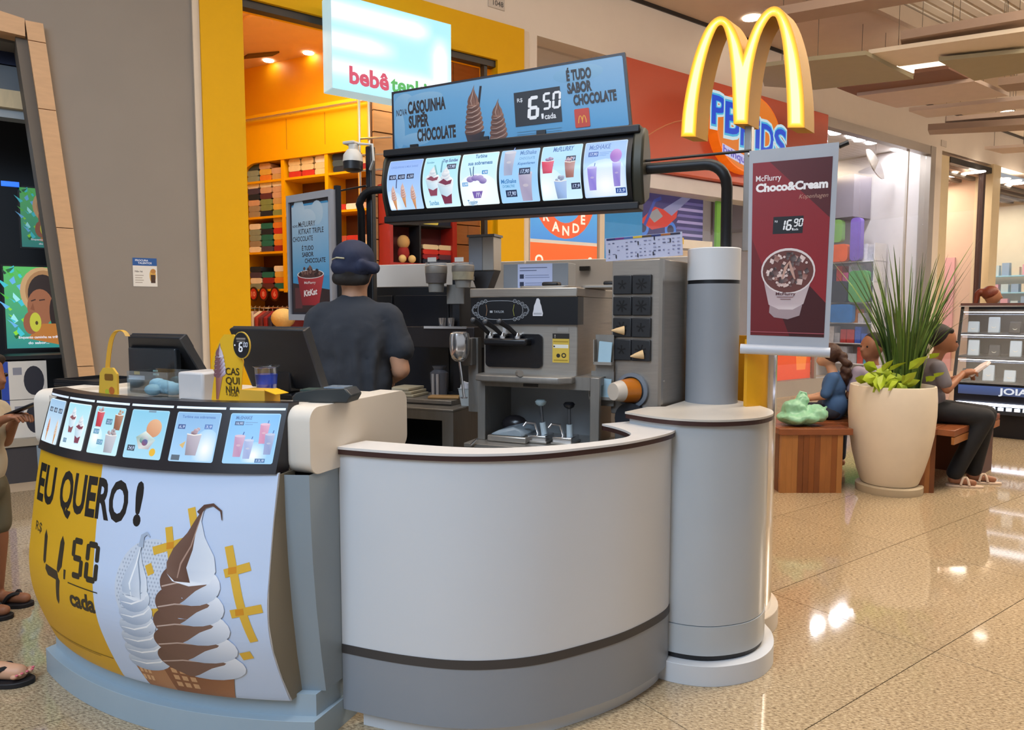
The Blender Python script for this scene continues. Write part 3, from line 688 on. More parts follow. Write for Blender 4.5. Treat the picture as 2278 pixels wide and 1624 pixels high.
# posters in the toy shop window
t = thing('window_poster', 'blue and orange sale poster with white letters reading grandes ofertas', 'poster', SF(5.7, DT, 1.2))
s0, s1 = 5.19, 6.25
MB(SF).bx(s0, s1, DT + .0, DT + .012, .9, 2.95).build('sheet', mat('poster_paper', 'e9e4dc', .6), t)
a = Art(); w = s1 - s0
a.rect(0, 1.34, w, 2.05, '4a90e0', '58b4ec'); a.rect(0, 0, w, 1.30, 'e84a20', 'f06a30')
arc = [(w / 2 + .40 * math.cos(q), 1.92 + .46 * math.sin(q)) for q in [PI + PI * k / 14 for k in range(15)]]
a.line(arc, .19, 'e06038')
for k, ch in enumerate('GRANDES'):
    q = PI + PI * (k + .75) / 7.5; a.text(ch, w / 2 + .40 * math.cos(q) - .04, 1.92 + .46 * math.sin(q) - .05, .11, 'f3eee4', bold=.03)
for k, ch in enumerate('OFERTAS'):
    q = PI + PI * (k + .75) / 7.5; a.text(ch, w / 2 + .44 * math.cos(q) - .04, 1.22 + .40 * math.sin(q) - .05, .11, 'f3eee4', bold=.03)
a.circ(w / 2, 1.95, .16, '58a8f0')
a.build('print', SF.at(s0, DT, .9).face(), t, print_mat('lit_print', .35))
t = thing('window_backdrop', 'plain bright blue panel in the toy shop window beside the sale poster', 'panel', SF(6.7, DT, 2.2))
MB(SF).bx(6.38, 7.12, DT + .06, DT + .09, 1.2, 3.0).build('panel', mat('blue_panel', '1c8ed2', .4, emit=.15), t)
t = thing('picture_panel', 'purple toy shop picture of a red and blue motorbike', 'poster', SF(7.9, DT + .3, 2.7))
ps0, ps1 = 7.14, 8.62; MB(SF).bx(ps0, ps1, DT + .28, DT + .30, 2.42, 3.2).build('sheet', mat('poster_paper', 'e9e4dc', .6), t)
a = Art(); w = ps1 - ps0
a.rect(0, 0, w, .78, '2a2464', '3c3a80')
for k in range(6): a.poly([(w - .6 + k * .012, .05 + k * .09), (w, .05 + k * .09), (w, .09 + k * .09), (w - .57 + k * .012, .09 + k * .09)], ('9a90c8', '6a62a8')[k % 2])
a.poly(circ(.22, .12, .12, 18), '3878d8'); a.poly(circ(.22, .12, .07, 18), '20204a'); a.poly(circ(.78, .12, .12, 18), '3878d8'); a.poly(circ(.78, .12, .07, 18), '20204a')
a.poly([(.15, .2), (.45, .42), (.75, .38), (.95, .5), (.9, .3), (.7, .16), (.4, .1)], 'c83228'); a.poly([(.3, .3), (.5, .4), (.62, .3), (.45, .2)], '8a8f98'); a.poly([(.62, .4), (1.05, .62), (1.2, .6), (.8, .32)], '8088b8')
a.line([(.25, .15), (.45, .5), (.58, .55)], .05, '2848a8')
a.build('print', SF.at(ps0, DT + .28, 2.42).face(), t, print_mat('lit_print', .35))
t = thing('display_counter', 'cream display counter with drawers behind the toy shop window', 'counter', SF(7.9, 7.3, 0))
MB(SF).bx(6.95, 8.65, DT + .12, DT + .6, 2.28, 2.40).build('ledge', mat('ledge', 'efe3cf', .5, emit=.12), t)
for k in range(4): MB(SF).bx(6.95, 8.65, DT + .14, DT + .58, 2.26 - .3 * (k + 1), 2.25 - .3 * k).build('drawer', mat('drawer_cream', 'd8bf9c', .5), t, bevel=.01)
MB(SF).bx(7.75, 8.0, DT + .10, DT + .12, 2.33, 2.42).build('tag', mat('yellow_tag', 'f0c820', .5), t)
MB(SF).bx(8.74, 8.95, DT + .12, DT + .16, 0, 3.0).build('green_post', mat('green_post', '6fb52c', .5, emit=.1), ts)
t = thing('floor_poster', 'glossy red and orange poster low in the toy shop window above the grey plinth', 'poster', SF(10.8, DT + .1, .25))
MB(SF).bx(10.1, 11.2, DT + .06, DT + .075, .26, 1.2).build('sheet', mat('red_sheet', 'd8401c', .3), t)
a = Art(); a.rect(0, 0, 1.1, .94, 'e04818', 'e8581c'); a.poly([(.5, .94), (.62, .4), (.75, .94)], 'b83018'); a.circ(.22, .8, .12, '3a50a0', ry=.05); a.poly([(.7, .15), (.95, .15), (1.0, .5), (.66, .5)], 'f08838'); a.build('print', SF.at(10.1, DT + .06, .26).face(), t, print_mat('lit_print', .35))
# hanging glider board
p = SF(12.0, 7.4, 3.7)
g = thing('hanging_board', 'grey and white board shaped glider hanging at a slant in the toy shop window', 'decoration', p)
q0 = at_plane(1928, 332, N * 7.4, N); q1 = at_plane(1966, 398, N * 7.4, N); ax = (q1 - q0); L_ = ax.length; ax.normalize(); sd_ = ax.cross(N).normalized()
f = Fr(q0.lerp(q1, .5), ax, sd_, N)
for nm, k0, k1, mm in (('blade', 0, .55, 'a39a90'), ('blade', .55, 1, 'd6d4da')):
    pts = [(L_ * (k0 + (k1 - k0) * i / 8 - .5), .13 * math.sin(PI * (k0 + (k1 - k0) * i / 8)) ** .6) for i in range(9)]
    b = MB(f); b.prism(pts + [(x, -y) for x, y in reversed(pts) if y > 1e-4], -.012, .012); b.build(nm, mat('board' + mm, mm, .5), g)
MB().tube([q0.lerp(q1, .5), q0.lerp(q1, .5) + Z * .7], .004, 6).build('wire', WIRE, g)
# shelves with toy boxes along the side wall
YF = Fr(SF(14.45, 9.9, 0), -N, U, Z)
t = thing('toy_shelf', 'white toy shop shelving packed with coloured boxes behind the glass', 'shelf', YF(1, .25, 0))
SHW = mat('shelf_white', 'e4e4ea', .5)
for r in range(6): MB(YF).bx(0, 2.4, 0, .45, .28 + r * .42, .30 + r * .42).build('board', SHW, t)
for x in (0, 1.2, 2.38): MB(YF).bx(x, x + .02, 0, .45, 0, 2.75).build('upright', SHW, t)
tc = ['3a62c8', 'c83a3a', '8a5ac8', '2aa0c8', 'd8d8e4', '4aa850', 'e08a2a', 'c8508a', '30305a', 'b0b8c8']
tn = ['blue', 'red', 'violet', 'sky blue', 'white', 'green', 'orange', 'pink', 'navy', 'silver']
ON = ['first', 'second', 'third', 'fourth', 'fifth', 'sixth', 'seventh', 'eighth', 'ninth', 'tenth', 'eleventh', 'twelfth', 'thirteenth', 'fourteenth']
pr = {}
random.seed(11)
for r in range(6):
    x = .04
    for k in range(14):
        w = random.choice((.12, .16, .2)); hh = random.choice((.2, .28, .34)); c = random.randrange(10)
        if x + w > 2.36: break
        if x < 1.2 < x + w + .01: x = 1.23
        key = (w, hh, c)
        if key not in pr:
            o = MB(YF).bx(x, x + w, .04, .3, .301 + r * .42, .301 + r * .42 + hh).build('toy_box', mat('toy' + tc[c], tc[c], .4, var=.35, scale=16)); pr[key] = (o, x, r)
        else:
            o0, x_, r_ = pr[key]; o = o0.copy(); link(o); o.location = o0.location + YF.ex * (x - x_) + Z * .42 * (r - r_)
        tag(o, '%s toy box, %s from the left on the %s white toy shop shelf' % (tn[c], ON[k], ['lowest', 'second', 'third', 'fourth', 'fifth', 'top'][r]), 'toy box', 'toy boxes on the white shelves'); x += w + .015
for x0, w, z0, z1, c, lab in ((1.55, .5, 1.14, 1.52, '2478c8', 'blue box display jutting from the toy shelves'), (1.5, .42, 1.56, 2.0, '2c3040', 'dark framed toy box jutting from the toy shelves'), (1.95, .4, 1.56, 2.2, '58a860', 'green toy panel jutting from the toy shelves'),
                             (1.35, .42, 2.80, 3.27, '7cae5a', 'green rounded toy figure sign above the toy shelves'), (1.3, .6, 2.4, 2.76, 'e8642a', 'orange toy display above the shelves'), (1.95, .22, 2.4, 3.27, '7a60c0', 'violet upright toy banner above the shelves')):
    b = MB(YF); b.prism(rrect(x0, z0, x0 + w, z1, .08), -.14, -.01, 'y'); tag(b.build('toy_display', mat('td' + c, c, .4, var=.2), bevel=.01), lab, 'toy display')

# ------------------------------------------------------------------ far shops to the right
rs = thing('wall_far_shops', None, None, SF(18, DW, 0), kind='structure')
def rp(name, m_, s0, s1, d0, d1, z0, z1): return MB(SF).bx(s0, s1, d0, d1, z0, z1).build(name, m_, rs)
BEI = mat('beige_wall', 'd8b79a', .7); PNK = mat('pink_wall', 'd9a0a0', .7); CRM2 = mat('cream_column', 'd8c49c', .5)
rp('column', WHITEW, 15.15, 15.45, DW - .05, DW + .3, 0, 4.58); rp('column', CRM2, 15.45, 15.9, DW, DW + .3, 0, 4.5)
rp('door_track', DKMET, 15.9, 18.3, DW - .02, DW + .1, 4.38, 4.5); rp('door_post', mat('door_brown', '3a2018', .4), 17.55, 17.66, DW, DW + .1, 0, 4.4); rp('column', CRM2, 17.9, 18.3, DW - .05, DW + .3, 0, 4.58)
rp('back_wall', BEI, 15.6, 34, 11.0, 11.1, 0, 4.6); rp('side_wall', BEI, 17.95, 18.05, 6.95, 11, 0, 4.34); rp('pink_panel', PNK, 17.9, 17.95, 7.45, 8.2, 0, 2.6); rp('shop_ceiling', mat('pink_ceiling', 'dcb8a4', .8), 15.6, 34, 7.0, 11, 4.35, 4.45)
rp('side_wall', mat('far_cream', 'd8d2b8', .6), 22.6, 22.7, 6.95, 11, 0, 4.34)
for k in range(4): rp('ceiling_slat', TAUPE, 15.9, 26, 7.1 + k * .3, 7.2 + k * .3, 4.28, 4.35)
for x0_, x1_ in ((15.92, 17.54), (18.32, 20.4), (20.42, 22.5)):
    g = MB(SF); g.bx(x0_, x1_, DW + .05, DW + .06, .1, 4.38); g.build('pane', GLASS, rs)
for px_, py_ in ((2112, 385), (2130, 390), (2166, 400), (2174, 382), (2100, 418), (2220, 404), (2230, 398), (2255, 402), (2270, 407), (2205, 415), (2232, 415)):
    p = at_z(px_, py_, 4.34); downlight(p, .16, LAMPM, 'downlight', rs)
area('far_shop_light', SF(16.9, 8.2, 4.25), 1.6, 1.5, 110, (1, .86, .72), (0, 0, WALLROT))
area('far_shop_light', SF(20.5, 8.2, 4.25), 3, 1.5, 130, (1, .9, .78), (0, 0, WALLROT))
QF = Fr(SF(22.2, 8.6, 0), -N, U, Z)
t = thing('merchandise_shelf', 'blue lit shelf of small goods inside the far shop', 'shelf', QF(.7, .1, 0))
for r in range(5):
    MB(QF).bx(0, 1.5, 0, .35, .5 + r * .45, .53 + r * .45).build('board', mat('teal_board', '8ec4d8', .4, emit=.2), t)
    for k in range(6): MB(QF).bx(.05 + k * .24, .22 + k * .24, .05, .2, .531 + r * .45, .75 + r * .45 + .06 * ((k * r) % 3)).build('goods', mat('goods%d' % ((k + r) % 4), ['d8a0b0', 'b8d0d8', '8aa8c8', 'd8d0b8'][(k + r) % 4], .5), t)
for x in (0, 1.48): MB(QF).bx(x, x + .02, 0, .35, 0, 2.5).build('upright', mat('teal_board', '8ec4d8', .4, emit=.2), t)

# ------------------------------------------------------------------ dark electronics shop at the left
ls = thing('wall_dark_shop', None, None, SF(-.5, 8, 0), kind='structure')
MB(SF).bx(-3, 1.4, 8.3, 8.4, 0, 4.5).build('back_wall', DARKIN, ls); MB(SF).bx(.62, .70, 7.1, 8.3, 0, 4.5).build('side_wall', mat('dark_side', '4a4640', .6), ls)
MB(SF).bx(-3, .62, 7.2, 7.35, 2.95, 3.13).build('grey_beam', mat('grey_beam', 'a9b2b8', .6), ls)
MB(SF).bx(-3, .62, 7.15, 7.35, 3.02, 3.16).build('wood_beam', mat('pale_wood', 'd9c39a', .5, var=.15, stretch=(6, 1, 1)), ls)
MB(SF).bx(-3, .62, 7.2, 7.5, 3.17, 3.36).build('grey_beam', mat('grey_beam2', '6f767c', .6), ls)
MB(SF).bx(-3, .62, 7.2, 7.6, 3.37, 3.47).build('navy_beam', mat('navy_beam', '1a2444', .6), ls)
MB(SF).bx(-3, .66, 6.95, 7.3, 3.47, 3.6).build('grey_soffit', mat('soffit_grey', '7d7a76', .7), ls)
area('dark_shop_light', SF(-.4, 7.5, 2.9), .8, .4, 5, COOL, (0, 0, WALLROT))
def tv(name, s0, s1, z0, z1, d, lab, e):
    t = thing(name, lab, 'screen', SF((s0 + s1) / 2, d, z0), 'screens in the dark shop')
    MB(SF).bx(s0 - .015, s1 + .015, d, d + .05, z0 - .015, z1 + .015).build('bezel', BLACK, t)
    a = Art(); w, h = s1 - s0, z1 - z0
    a.rect(0, 0, w, h, '2c8f8a', '58c060'); random.seed(5)
    for k in range(26):
        x, y = random.uniform(0, .42) * w, random.uniform(.02, .95) * h; l_ = random.uniform(.06, .13) * h; q = random.uniform(-1, 1)
        a.poly([(x, y), (x + l_ * .35, y + l_ * .25), (x + l_ * q, y + l_), (x - l_ * .3, y + l_ * .5)], random.choice(('8ee030', '3ec8d8', 'a0f0f4', '1c6a34', '103828', '68b8f0', '50c040')))
    a.poly(circ(.66 * w, .70 * h, .40 * w, 24, .30 * h), 'c8a070'); a.poly(circ(.68 * w, .70 * h, .33 * w, 24, .26 * h), 'a87c50')
    a.poly(circ(.66 * w, .66 * h, .27 * w, 24, .25 * h), '2a1a14'); a.poly(circ(.60 * w, .50 * h, .23 * w, 24, .23 * h), '9a6040')
    a.poly(circ(.84 * w, .44 * h, .09 * w, 16, .2 * h), '2a1a14')
    a.poly([(.35 * w, .12 * h), (w, .02 * h), (w, .3 * h), (.62 * w, .3 * h)], 'b8742e')
    a.line([(.44 * w, .58 * h), (.52 * w, .60 * h)], .015 * h, '3a2018'); a.line([(.58 * w, .59 * h), (.68 * w, .60 * h)], .015 * h, '3a2018'); a.poly([(.47 * w, .56 * h), (.42 * w, .48 * h), (.5 * w, .46 * h)], '864e30')
    a.poly(circ(.42 * w, .31 * h, .13 * w, 16, .14 * h), '96583c'); a.poly(circ(.50 * w, .32 * h, .10 * w, 18, .12 * h), 'c2c23a'); a.poly(circ(.52 * w, .31 * h, .025 * w, 12, .025 * h), '4a3a10')
    a.text('Enquanto caminha na trilha', .2 * w, .12 * h, .03 * h, 'f4f4ff', w=.72 * w); a.text('do sabor...', .36 * w, .05 * h, .03 * h, 'f4f4ff', w=.36 * w)
    a.build('picture', SF.at(s0, d, z0).face(), t, print_mat('screen_print%s' % e, e)); return t
tv('television', .12, .545, 1.07, 1.775, 7.55, 'large lower lit screen showing a person in a straw hat', 1.0)
tv('television', .27, .62, 1.96, 2.48, 7.75, 'smaller upper lit screen partly behind the leaning frame', .55)
t = tag(MB(SF).bx(.14, .27, 7.70, 7.74, 2.475, 2.515).build('blue_sign', mat('blue_sign', '2a6ae0', .4, emit=1.2)), 'small glowing blue label above the upper screen', 'sign')
t = thing('display_ledge', 'grey stone ledge with a dark front at the foot of the dark shop', 'counter', SF(-.5, 7.1, 0))
MB(SF).bx(-2.5, .42, 6.98, 7.6, .30, .36).build('top', mat('ledge_grey', '9a9284', .5), t); MB(SF).bx(-2.5, .40, 7.0, 7.6, .0, .30).build('front', mat('ledge_dark', '38363a', .6), t)
for k in range(2):
    z0 = .361 + k * .315
    t = thing('speaker_carton', ('upper' if k else 'lower') + ' white cardboard box with a speaker picture on the grey ledge', 'box', SF(.2, 7.1, z0), 'speaker cartons')
    MB(SF).bx(.06, .37, 7.05, 7.35, z0, z0 + .31).build('carton', mat('carton', 'c9c6c0', .6), t, bevel=.004)
    a = Art(); a.rect(.0, 0, .31, .31, 'd5d2cc'); a.rect(.0, .0, .05, .31, '2a48a8'); a.circ(.22, .15, .07, '2a2c38', ry=.12); a.rect(.08, .2, .14, .26, '8a8c98'); a.build('print', SF.at(.06, 7.05, z0).face(), t, PRINT)
t = tag(MB(SF).bx(-.02, .62, 7.06, 7.5, 1.0, 1.03).build('dark_shelf', BLACK), 'black shelf under the lower screen', 'shelf')
# printed notice on the grey wall
t = thing('notice_sheet', 'small printed notice with a blue heading on the plain grey wall', 'notice', SF(1.0, DW, 1.6))
MB(SF).bx(1.0, 1.185, DW - .004, DW, 1.6, 1.84).build('sheet', mat('paper', 'e2ddd4', .7), t)
a = Art(); a.rect(0, 0, .185, .24, 'e4dfd6'); a.rect(0, .175, .185, .24, '2a5a9c'); a.text('PROCURA', .02, .212, .015, 'e8eef8'); a.text('TALENTOS', .04, .19, .015, 'e8eef8')
a.circ(.15, .09, .025, 'd8a850', ry=.06); a.circ(.155, .13, .02, 'b88040'); a.rect(.135, .03, .17, .1, '4a3428'); a.text('Não há', .015, .12, .014, '50463c')
for k in range(4): a.rect(.015, .03 + k * .02, .07 + .01 * (k % 2), .036 + k * .02, 'a89c90')
a.build('print', SF.at(1.0, DW - .004, 1.6).face(), t, PRINT)
# ================================================================== the kiosk
WHT = mat('white_laminate', 'd1d4d8', .35, var=.02, scale=3)
WHT2 = mat('warm_white_laminate', 'dcd3c6', .45, var=.05, scale=5)
GBLU = mat('blue_grey_laminate', '8b979f', .4, var=.03)
GREY = mat('grey_laminate', '8d9299', .35, var=.03)
PLIN = mat('plinth_blue_grey', '9fb0bb', .4, var=.04)
BRWN = mat('brown_edge', '3d2320', .45)
STRIPE = mat('dark_stripe', '3f3b3a', .5)
BACKLIT = print_mat('menu_backlit', 1.1, .25)
BACKLIT2 = print_mat('menu_backlit_low', 1.1, .25)

# ---------------------------------------------------------------- printed pictures
def blob(a, cx, cy, rx, ry, c1, c2, rot=0, n=22, c3=None):
    pts = []; cols = []
    for i in range(n):
        q = 2 * PI * i / n; x, y = rx * math.cos(q), ry * math.sin(q)
        pts.append((cx + x * math.cos(rot) - y * math.sin(rot), cy + x * math.sin(rot) + y * math.cos(rot)))
        cols.append(cmix(c1, c2, .5 + .5 * math.sin(q + .5)))
    a.poly(pts, c1, cols)
def swirl(a, cx, by, w, h, dark, light, n=5, dark2=None, light2=None, lean=.18, curl=True):
    """soft serve: tilted tiers narrowing upwards and a pointed curl; a second colour wraps the left half"""
    ys = [by + h * .60 * i / n for i in range(n)]
    for i in range(n):
        ww = w * (1 - .42 * (i / n) ** 1.3); th = h * .60 / n
        blob(a, cx, ys[i] + th * .75, ww / 2, th * .98, dark, light, lean)
        if dark2:
            pts = []; cols = []
            for k in range(9): q = PI * .62 + PI * .80 * k / 8; pts.append((ww / 2 * math.cos(q), th * .98 * math.sin(q)))
            pts += [(ww * .12, -th * .25), (ww * .30, th * .18), (ww * .05, th * .42)]
            P = [(cx + x * math.cos(lean) - y * math.sin(lean), ys[i] + th * .75 + x * math.sin(lean) + y * math.cos(lean)) for x, y in pts]
            P = smooth_line(P, 3, True); a.poly(P, dark2, [cmix(dark2, light2, .15 + .45 * (k / len(P)) ** 2) for k in range(len(P))])
            a.line([(cx - ww * .46, ys[i] + th * .55), (cx - ww * .2, ys[i] + th * .78), (cx + ww * .18, ys[i] + th * .85)], h * .008, cmix(light2, 'ffffff', .25))
        else:
            a.line([(cx - ww * .45, ys[i] + th * .4), (cx - ww * .1, ys[i] + th * .35), (cx + ww * .25, ys[i] + th * .75), (cx + ww * .43, ys[i] + th * 1.25)], [h * .003, h * .012, h * .012, h * .003], cmix(light, 'ffffff', .45))
            a.line([(cx - ww * .40, ys[i] + th * .95), (cx + ww * .05, ys[i] + th * .95), (cx + ww * .40, ys[i] + th * 1.55)], [h * .003, h * .010, h * .003], cmix(dark, '000000', .12))
    y0 = by + h * .58; ww = w * .56; tip = (cx + w * .10, by + h)
    L = [(cx - ww * .48, y0 + h * .04), (cx - ww * .5, y0 + h * .10), (cx - ww * .38, y0 + h * .18), (cx - ww * .12, y0 + h * .27), (cx + ww * .03, y0 + h * .35), tip]
    R = [(cx + ww * .14, y0 + h * .34), (cx + ww * .24, y0 + h * .25), (cx + ww * .45, y0 + h * .15), (cx + ww * .5, y0 + h * .07), (cx + ww * .4, y0), (cx, y0 - h * .02), (cx - ww * .35, y0)]
    a.poly(L + R, dark, [cmix(dark, light, .25 + .75 * k / 12) for k in range(13)])
    if dark2:
        a.poly(L + [(cx + ww * .06, y0 + h * .3), (cx + ww * .02, y0 + h * .18), (cx - ww * .08, y0 + h * .08), (cx + ww * .02, y0), (cx - ww * .3, y0)], dark2, [cmix(dark2, light2, .4 - .035 * k) for k in range(11)])
        a.line([(cx - ww * .25, y0 + h * .02), (cx - ww * .2, y0 + h * .1), (cx - ww * .02, y0 + h * .2), tip], [h * .006, h * .01, h * .008, h * .002], light2)
    else:
        a.line([(cx - ww * .1, y0), (cx - ww * .2, y0 + h * .1), (cx, y0 + h * .24), tip], [h * .004, h * .014, h * .012, h * .002], cmix(light, 'ffffff', .4))
        a.line([(cx + ww * .25, y0), (cx + ww * .22, y0 + h * .12), (cx + ww * .08, y0 + h * .26), tip], [h * .004, h * .012, h * .01, h * .002], cmix(dark, '000000', .15))
    if curl:
        a.line([(tip[0] - w * .06, tip[1] - h * .04), tip, (tip[0] + w * .09, tip[1] + h * .012), (tip[0] + w * .18, tip[1] - h * .02), (tip[0] + w * .2, tip[1] - h * .07)], [h * .03, h * .022, h * .016, h * .011, h * .004], dark2 or cmix(dark, '8890a0', .3))
def waffle(a, pts, c, c2):
    a.poly(pts, c, [cmix(c, c2, (k % 3) / 3) for k in range(len(pts))])
    xs_ = [p[0] for p in pts]; ys_ = [p[1] for p in pts]; x0, x1, y0, y1 = min(xs_), max(xs_), min(ys_), max(ys_)
    for k in range(3):
        for j in range(3): a.rect(lerp(x0, x1, .12 + .12 * k), lerp(y0, y1, .2 + .24 * j), lerp(x0, x1, .2 + .12 * k), lerp(y0, y1, .36 + .24 * j), cmix(c2, 'e8c090', .5))
def cone_pic(a, x, y, h, d, l, cone='d89a60'):
    a.poly([(x - h * .10, y + h * .42), (x + h * .10, y + h * .42), (x + h * .02, y), (x - h * .02, y)], cone, [cone, cmix(cone, 'f0d0a0', .5), cone, cmix(cone, '603010', .3)])
    swirl(a, x, y + h * .38, h * .26, h * .6, d, l, 4, curl=False)
def cup_pic(a, x, y, w, h, c, top, n=10):
    a.poly([(x - w * .36, y), (x + w * .36, y), (x + w * .5, y + h * .75), (x - w * .5, y + h * .75)], c, [cmix(c, '000000', .2), c, cmix(c, 'ffffff', .3), c])
    random.seed(int(abs(x * 1e4)) + n)
    for k in range(n): q = random.random() * PI; blob(a, x + w * .4 * math.cos(q) * random.random(), y + h * .78 + h * .16 * random.random(), w * .13, w * .11, cmix(top, '000000', .35 * random.random()), cmix(top, 'ffffff', .5), n=8)
    a.line([(x - w * .5, y + h * .75), (x, y + h * .71), (x + w * .5, y + h * .75)], h * .035, 'f4f0ea')
def glass_pic(a, x, y, w, h, c, straw='3050a0'):
    a.line([(x + w * .1, y + h * .7), (x + w * .3, y + h * 1.2)], w * .08, straw)
    a.poly([(x - w * .34, y), (x + w * .34, y), (x + w * .48, y + h), (x - w * .48, y + h)], c, [cmix(c, 'ffffff', .15), c, cmix(c, 'ffffff', .35), cmix(c, 'ffffff', .1)])
    a.poly(circ(x, y + h, w * .5, 14, w * .12), cmix(c, 'ffffff', .45)); a.poly(circ(x, y + h * .55, w * .2, 10, w * .1), cmix(c, 'f0e8e0', .4))
def sundae_pic(a, x, y, w, h, sauce):
    a.poly([(x - w * .2, y), (x + w * .2, y), (x + w * .45, y + h * .6), (x - w * .45, y + h * .6)], 'd0e4ee', ['a8c8d8', 'c8e0f0', 'f0f8ff', 'b8d4e4'])
    a.poly([(x - w * .22, y + h * .03), (x + w * .22, y + h * .03), (x + w * .3, y + h * .3), (x, y + h * .22), (x - w * .3, y + h * .3)], sauce)
    blob(a, x, y + h * .66, w * .45, h * .16, 'c8d4e0', 'ffffff'); swirl(a, x, y + h * .62, w * .6, h * .5, 'b8c4d4', 'ffffff', 3, curl=False)
    a.poly([(x - w * .4, y + h * .64), (x - w * .1, y + h * .74), (x + w * .1, y + h * .66), (x + w * .38, y + h * .7), (x + w * .3, y + h * .58), (x, y + h * .55)], sauce)
def price(a, x, y, w, h, t, bg='16284e', fg='bcd0f4'):
    a.rect(x, y, x + w, y + h, bg); a.text(t, x + w * .14, y + h * .22, h * .56, fg, w=w * .74, bold=.02, shear=.15)
def glowspot(a, x, y, r, base, n=14, ry=None):
    w, h = a.box
    for k in range(n): q = 1 - k / n; a.poly([(min(w - .004, max(.004, px)), min(h - .004, max(.004, py))) for px, py in circ(x, y, r * q, 20, (ry or r) * q)], cmix(base, 'ffffff', (k + 1) / n))
def m_logo(a, x, y, w, c, bg=None):
    if bg: a.rr(x - w * .25, y - w * .3, x + w * 1.25, y + w * 1.2, w * .06, bg)
    for k in (0, 1):
        cx = x + w * (.27 + .46 * k); a.line([(cx - w * .25, y), (cx - w * .21, y + w * .4), (cx - w * .12, y + w * .74), (cx, y + w * .88), (cx + w * .12, y + w * .74), (cx + w * .21, y + w * .4), (cx + w * .23, y + (0 if k else w * .12))], w * .09, c)

# ---------------------------------------------------------------- order counter
oc = thing('order_counter', 'bowed order counter with yellow and white ice cream banner and lit menu strip', 'counter', KF(-2.08, 2.0, 0))
AC, HW = -2.082, .642
def arc_b(a, bend, sag, hw=HW): t = (a - AC) / hw; return bend - sag * (1 - t * t)
NA = 25
def arc_line(a0, a1, bend, sag, n=NA): return [(lerp(a0, a1, i / (n - 1)), arc_b(lerp(a0, a1, i / (n - 1)), bend, sag)) for i in range(n)]
MB(KF).prism(arc_line(-2.724, -1.44, 1.775, .125) + [(-1.44, 2.34), (-2.724, 2.34)], 0, .092).build('plinth_base', PLIN, oc, bevel=.003)
MB(KF).prism(arc_line(-2.70, -1.455, 1.81, .125) + [(-1.455, 2.33), (-2.70, 2.33)], .092, .165).build('plinth', PLIN, oc)
b = MB(KF); rows = []
for z in [.165, .3, .45, .6, .75, .89]:
    be = 1.775 + .06 * ((.89 - z) / .72) ** 2; rows.append(arc_line(-2.71, -1.44, be, .12) + [(-1.44, 2.335), (-2.71, 2.335)])
n = len(rows[0]); pts = []; fs = []
for z, r in zip([.165, .3, .45, .6, .75, .89], rows): pts += [(p[0], p[1], z) for p in r]
for i in range(5):
    for k in range(n): fs.append((i * n + k, i * n + (k + 1) % n, (i + 1) * n + (k + 1) % n, (i + 1) * n + k))
b.add(pts, fs); b.build('body', GBLU, oc, smooth=True, auto=30)
for a0, a1 in ((-2.722, -2.622), (-1.524, -1.434)):
    b = MB(KF); b.prism([(p[0], p[1]) for p in rrect(1.775, .885, 2.345, 1.10, .045, 6)], a0, a1, 'x'); b.build('end_cap', WHT2, oc, bevel=.006)
MB(KF).prism(arc_line(-2.622, -1.524, 1.80, .11) + [(-1.524, 2.34), (-2.622, 2.34)], .89, 1.085).build('worktop', WHT2, oc, bevel=.004)
# menu strip
SA0, SA1 = -2.618, -1.519
def strip_map(x, y, h=0):
    a = SA0 + x; t = y / .212; bb = lerp(1.715, 1.782, t) - .11 * (1 - ((a + 2.0685) / .5495) ** 2)
    return KF(a, bb - h, .898 + y)
b = MB(); n = 25; pts = []; fs = []
for i in range(n):
    x = 1.099 * i / (n - 1); pts += [strip_map(x, 0), strip_map(x, .212), strip_map(x, .212) + E2 * .05, strip_map(x, 0) + E2 * .06]
for i in range(n - 1):
    for k in range(4): fs.append((i * 4 + k, i * 4 + (k + 1) % 4, (i + 1) * 4 + (k + 1) % 4, (i + 1) * 4 + k))
fs += [(0, 1, 2, 3), tuple((n - 1) * 4 + k for k in range(4))]
b.add(pts, fs, True); st = b.build('menu_strip', mat('strip_black', '211c20', .3), oc, smooth=True, auto=30)
PW = 1.099 / 6
def panel_bg(a, w, h, c1, c2): a.box = (w, h); a.rr(0, 0, w, h, .006, c1); a.poly([(0.003, .003), (w - .003, .003), (w - .003, h - .003), (.003, h - .003)], c1, [c1, c1, c2, c2])
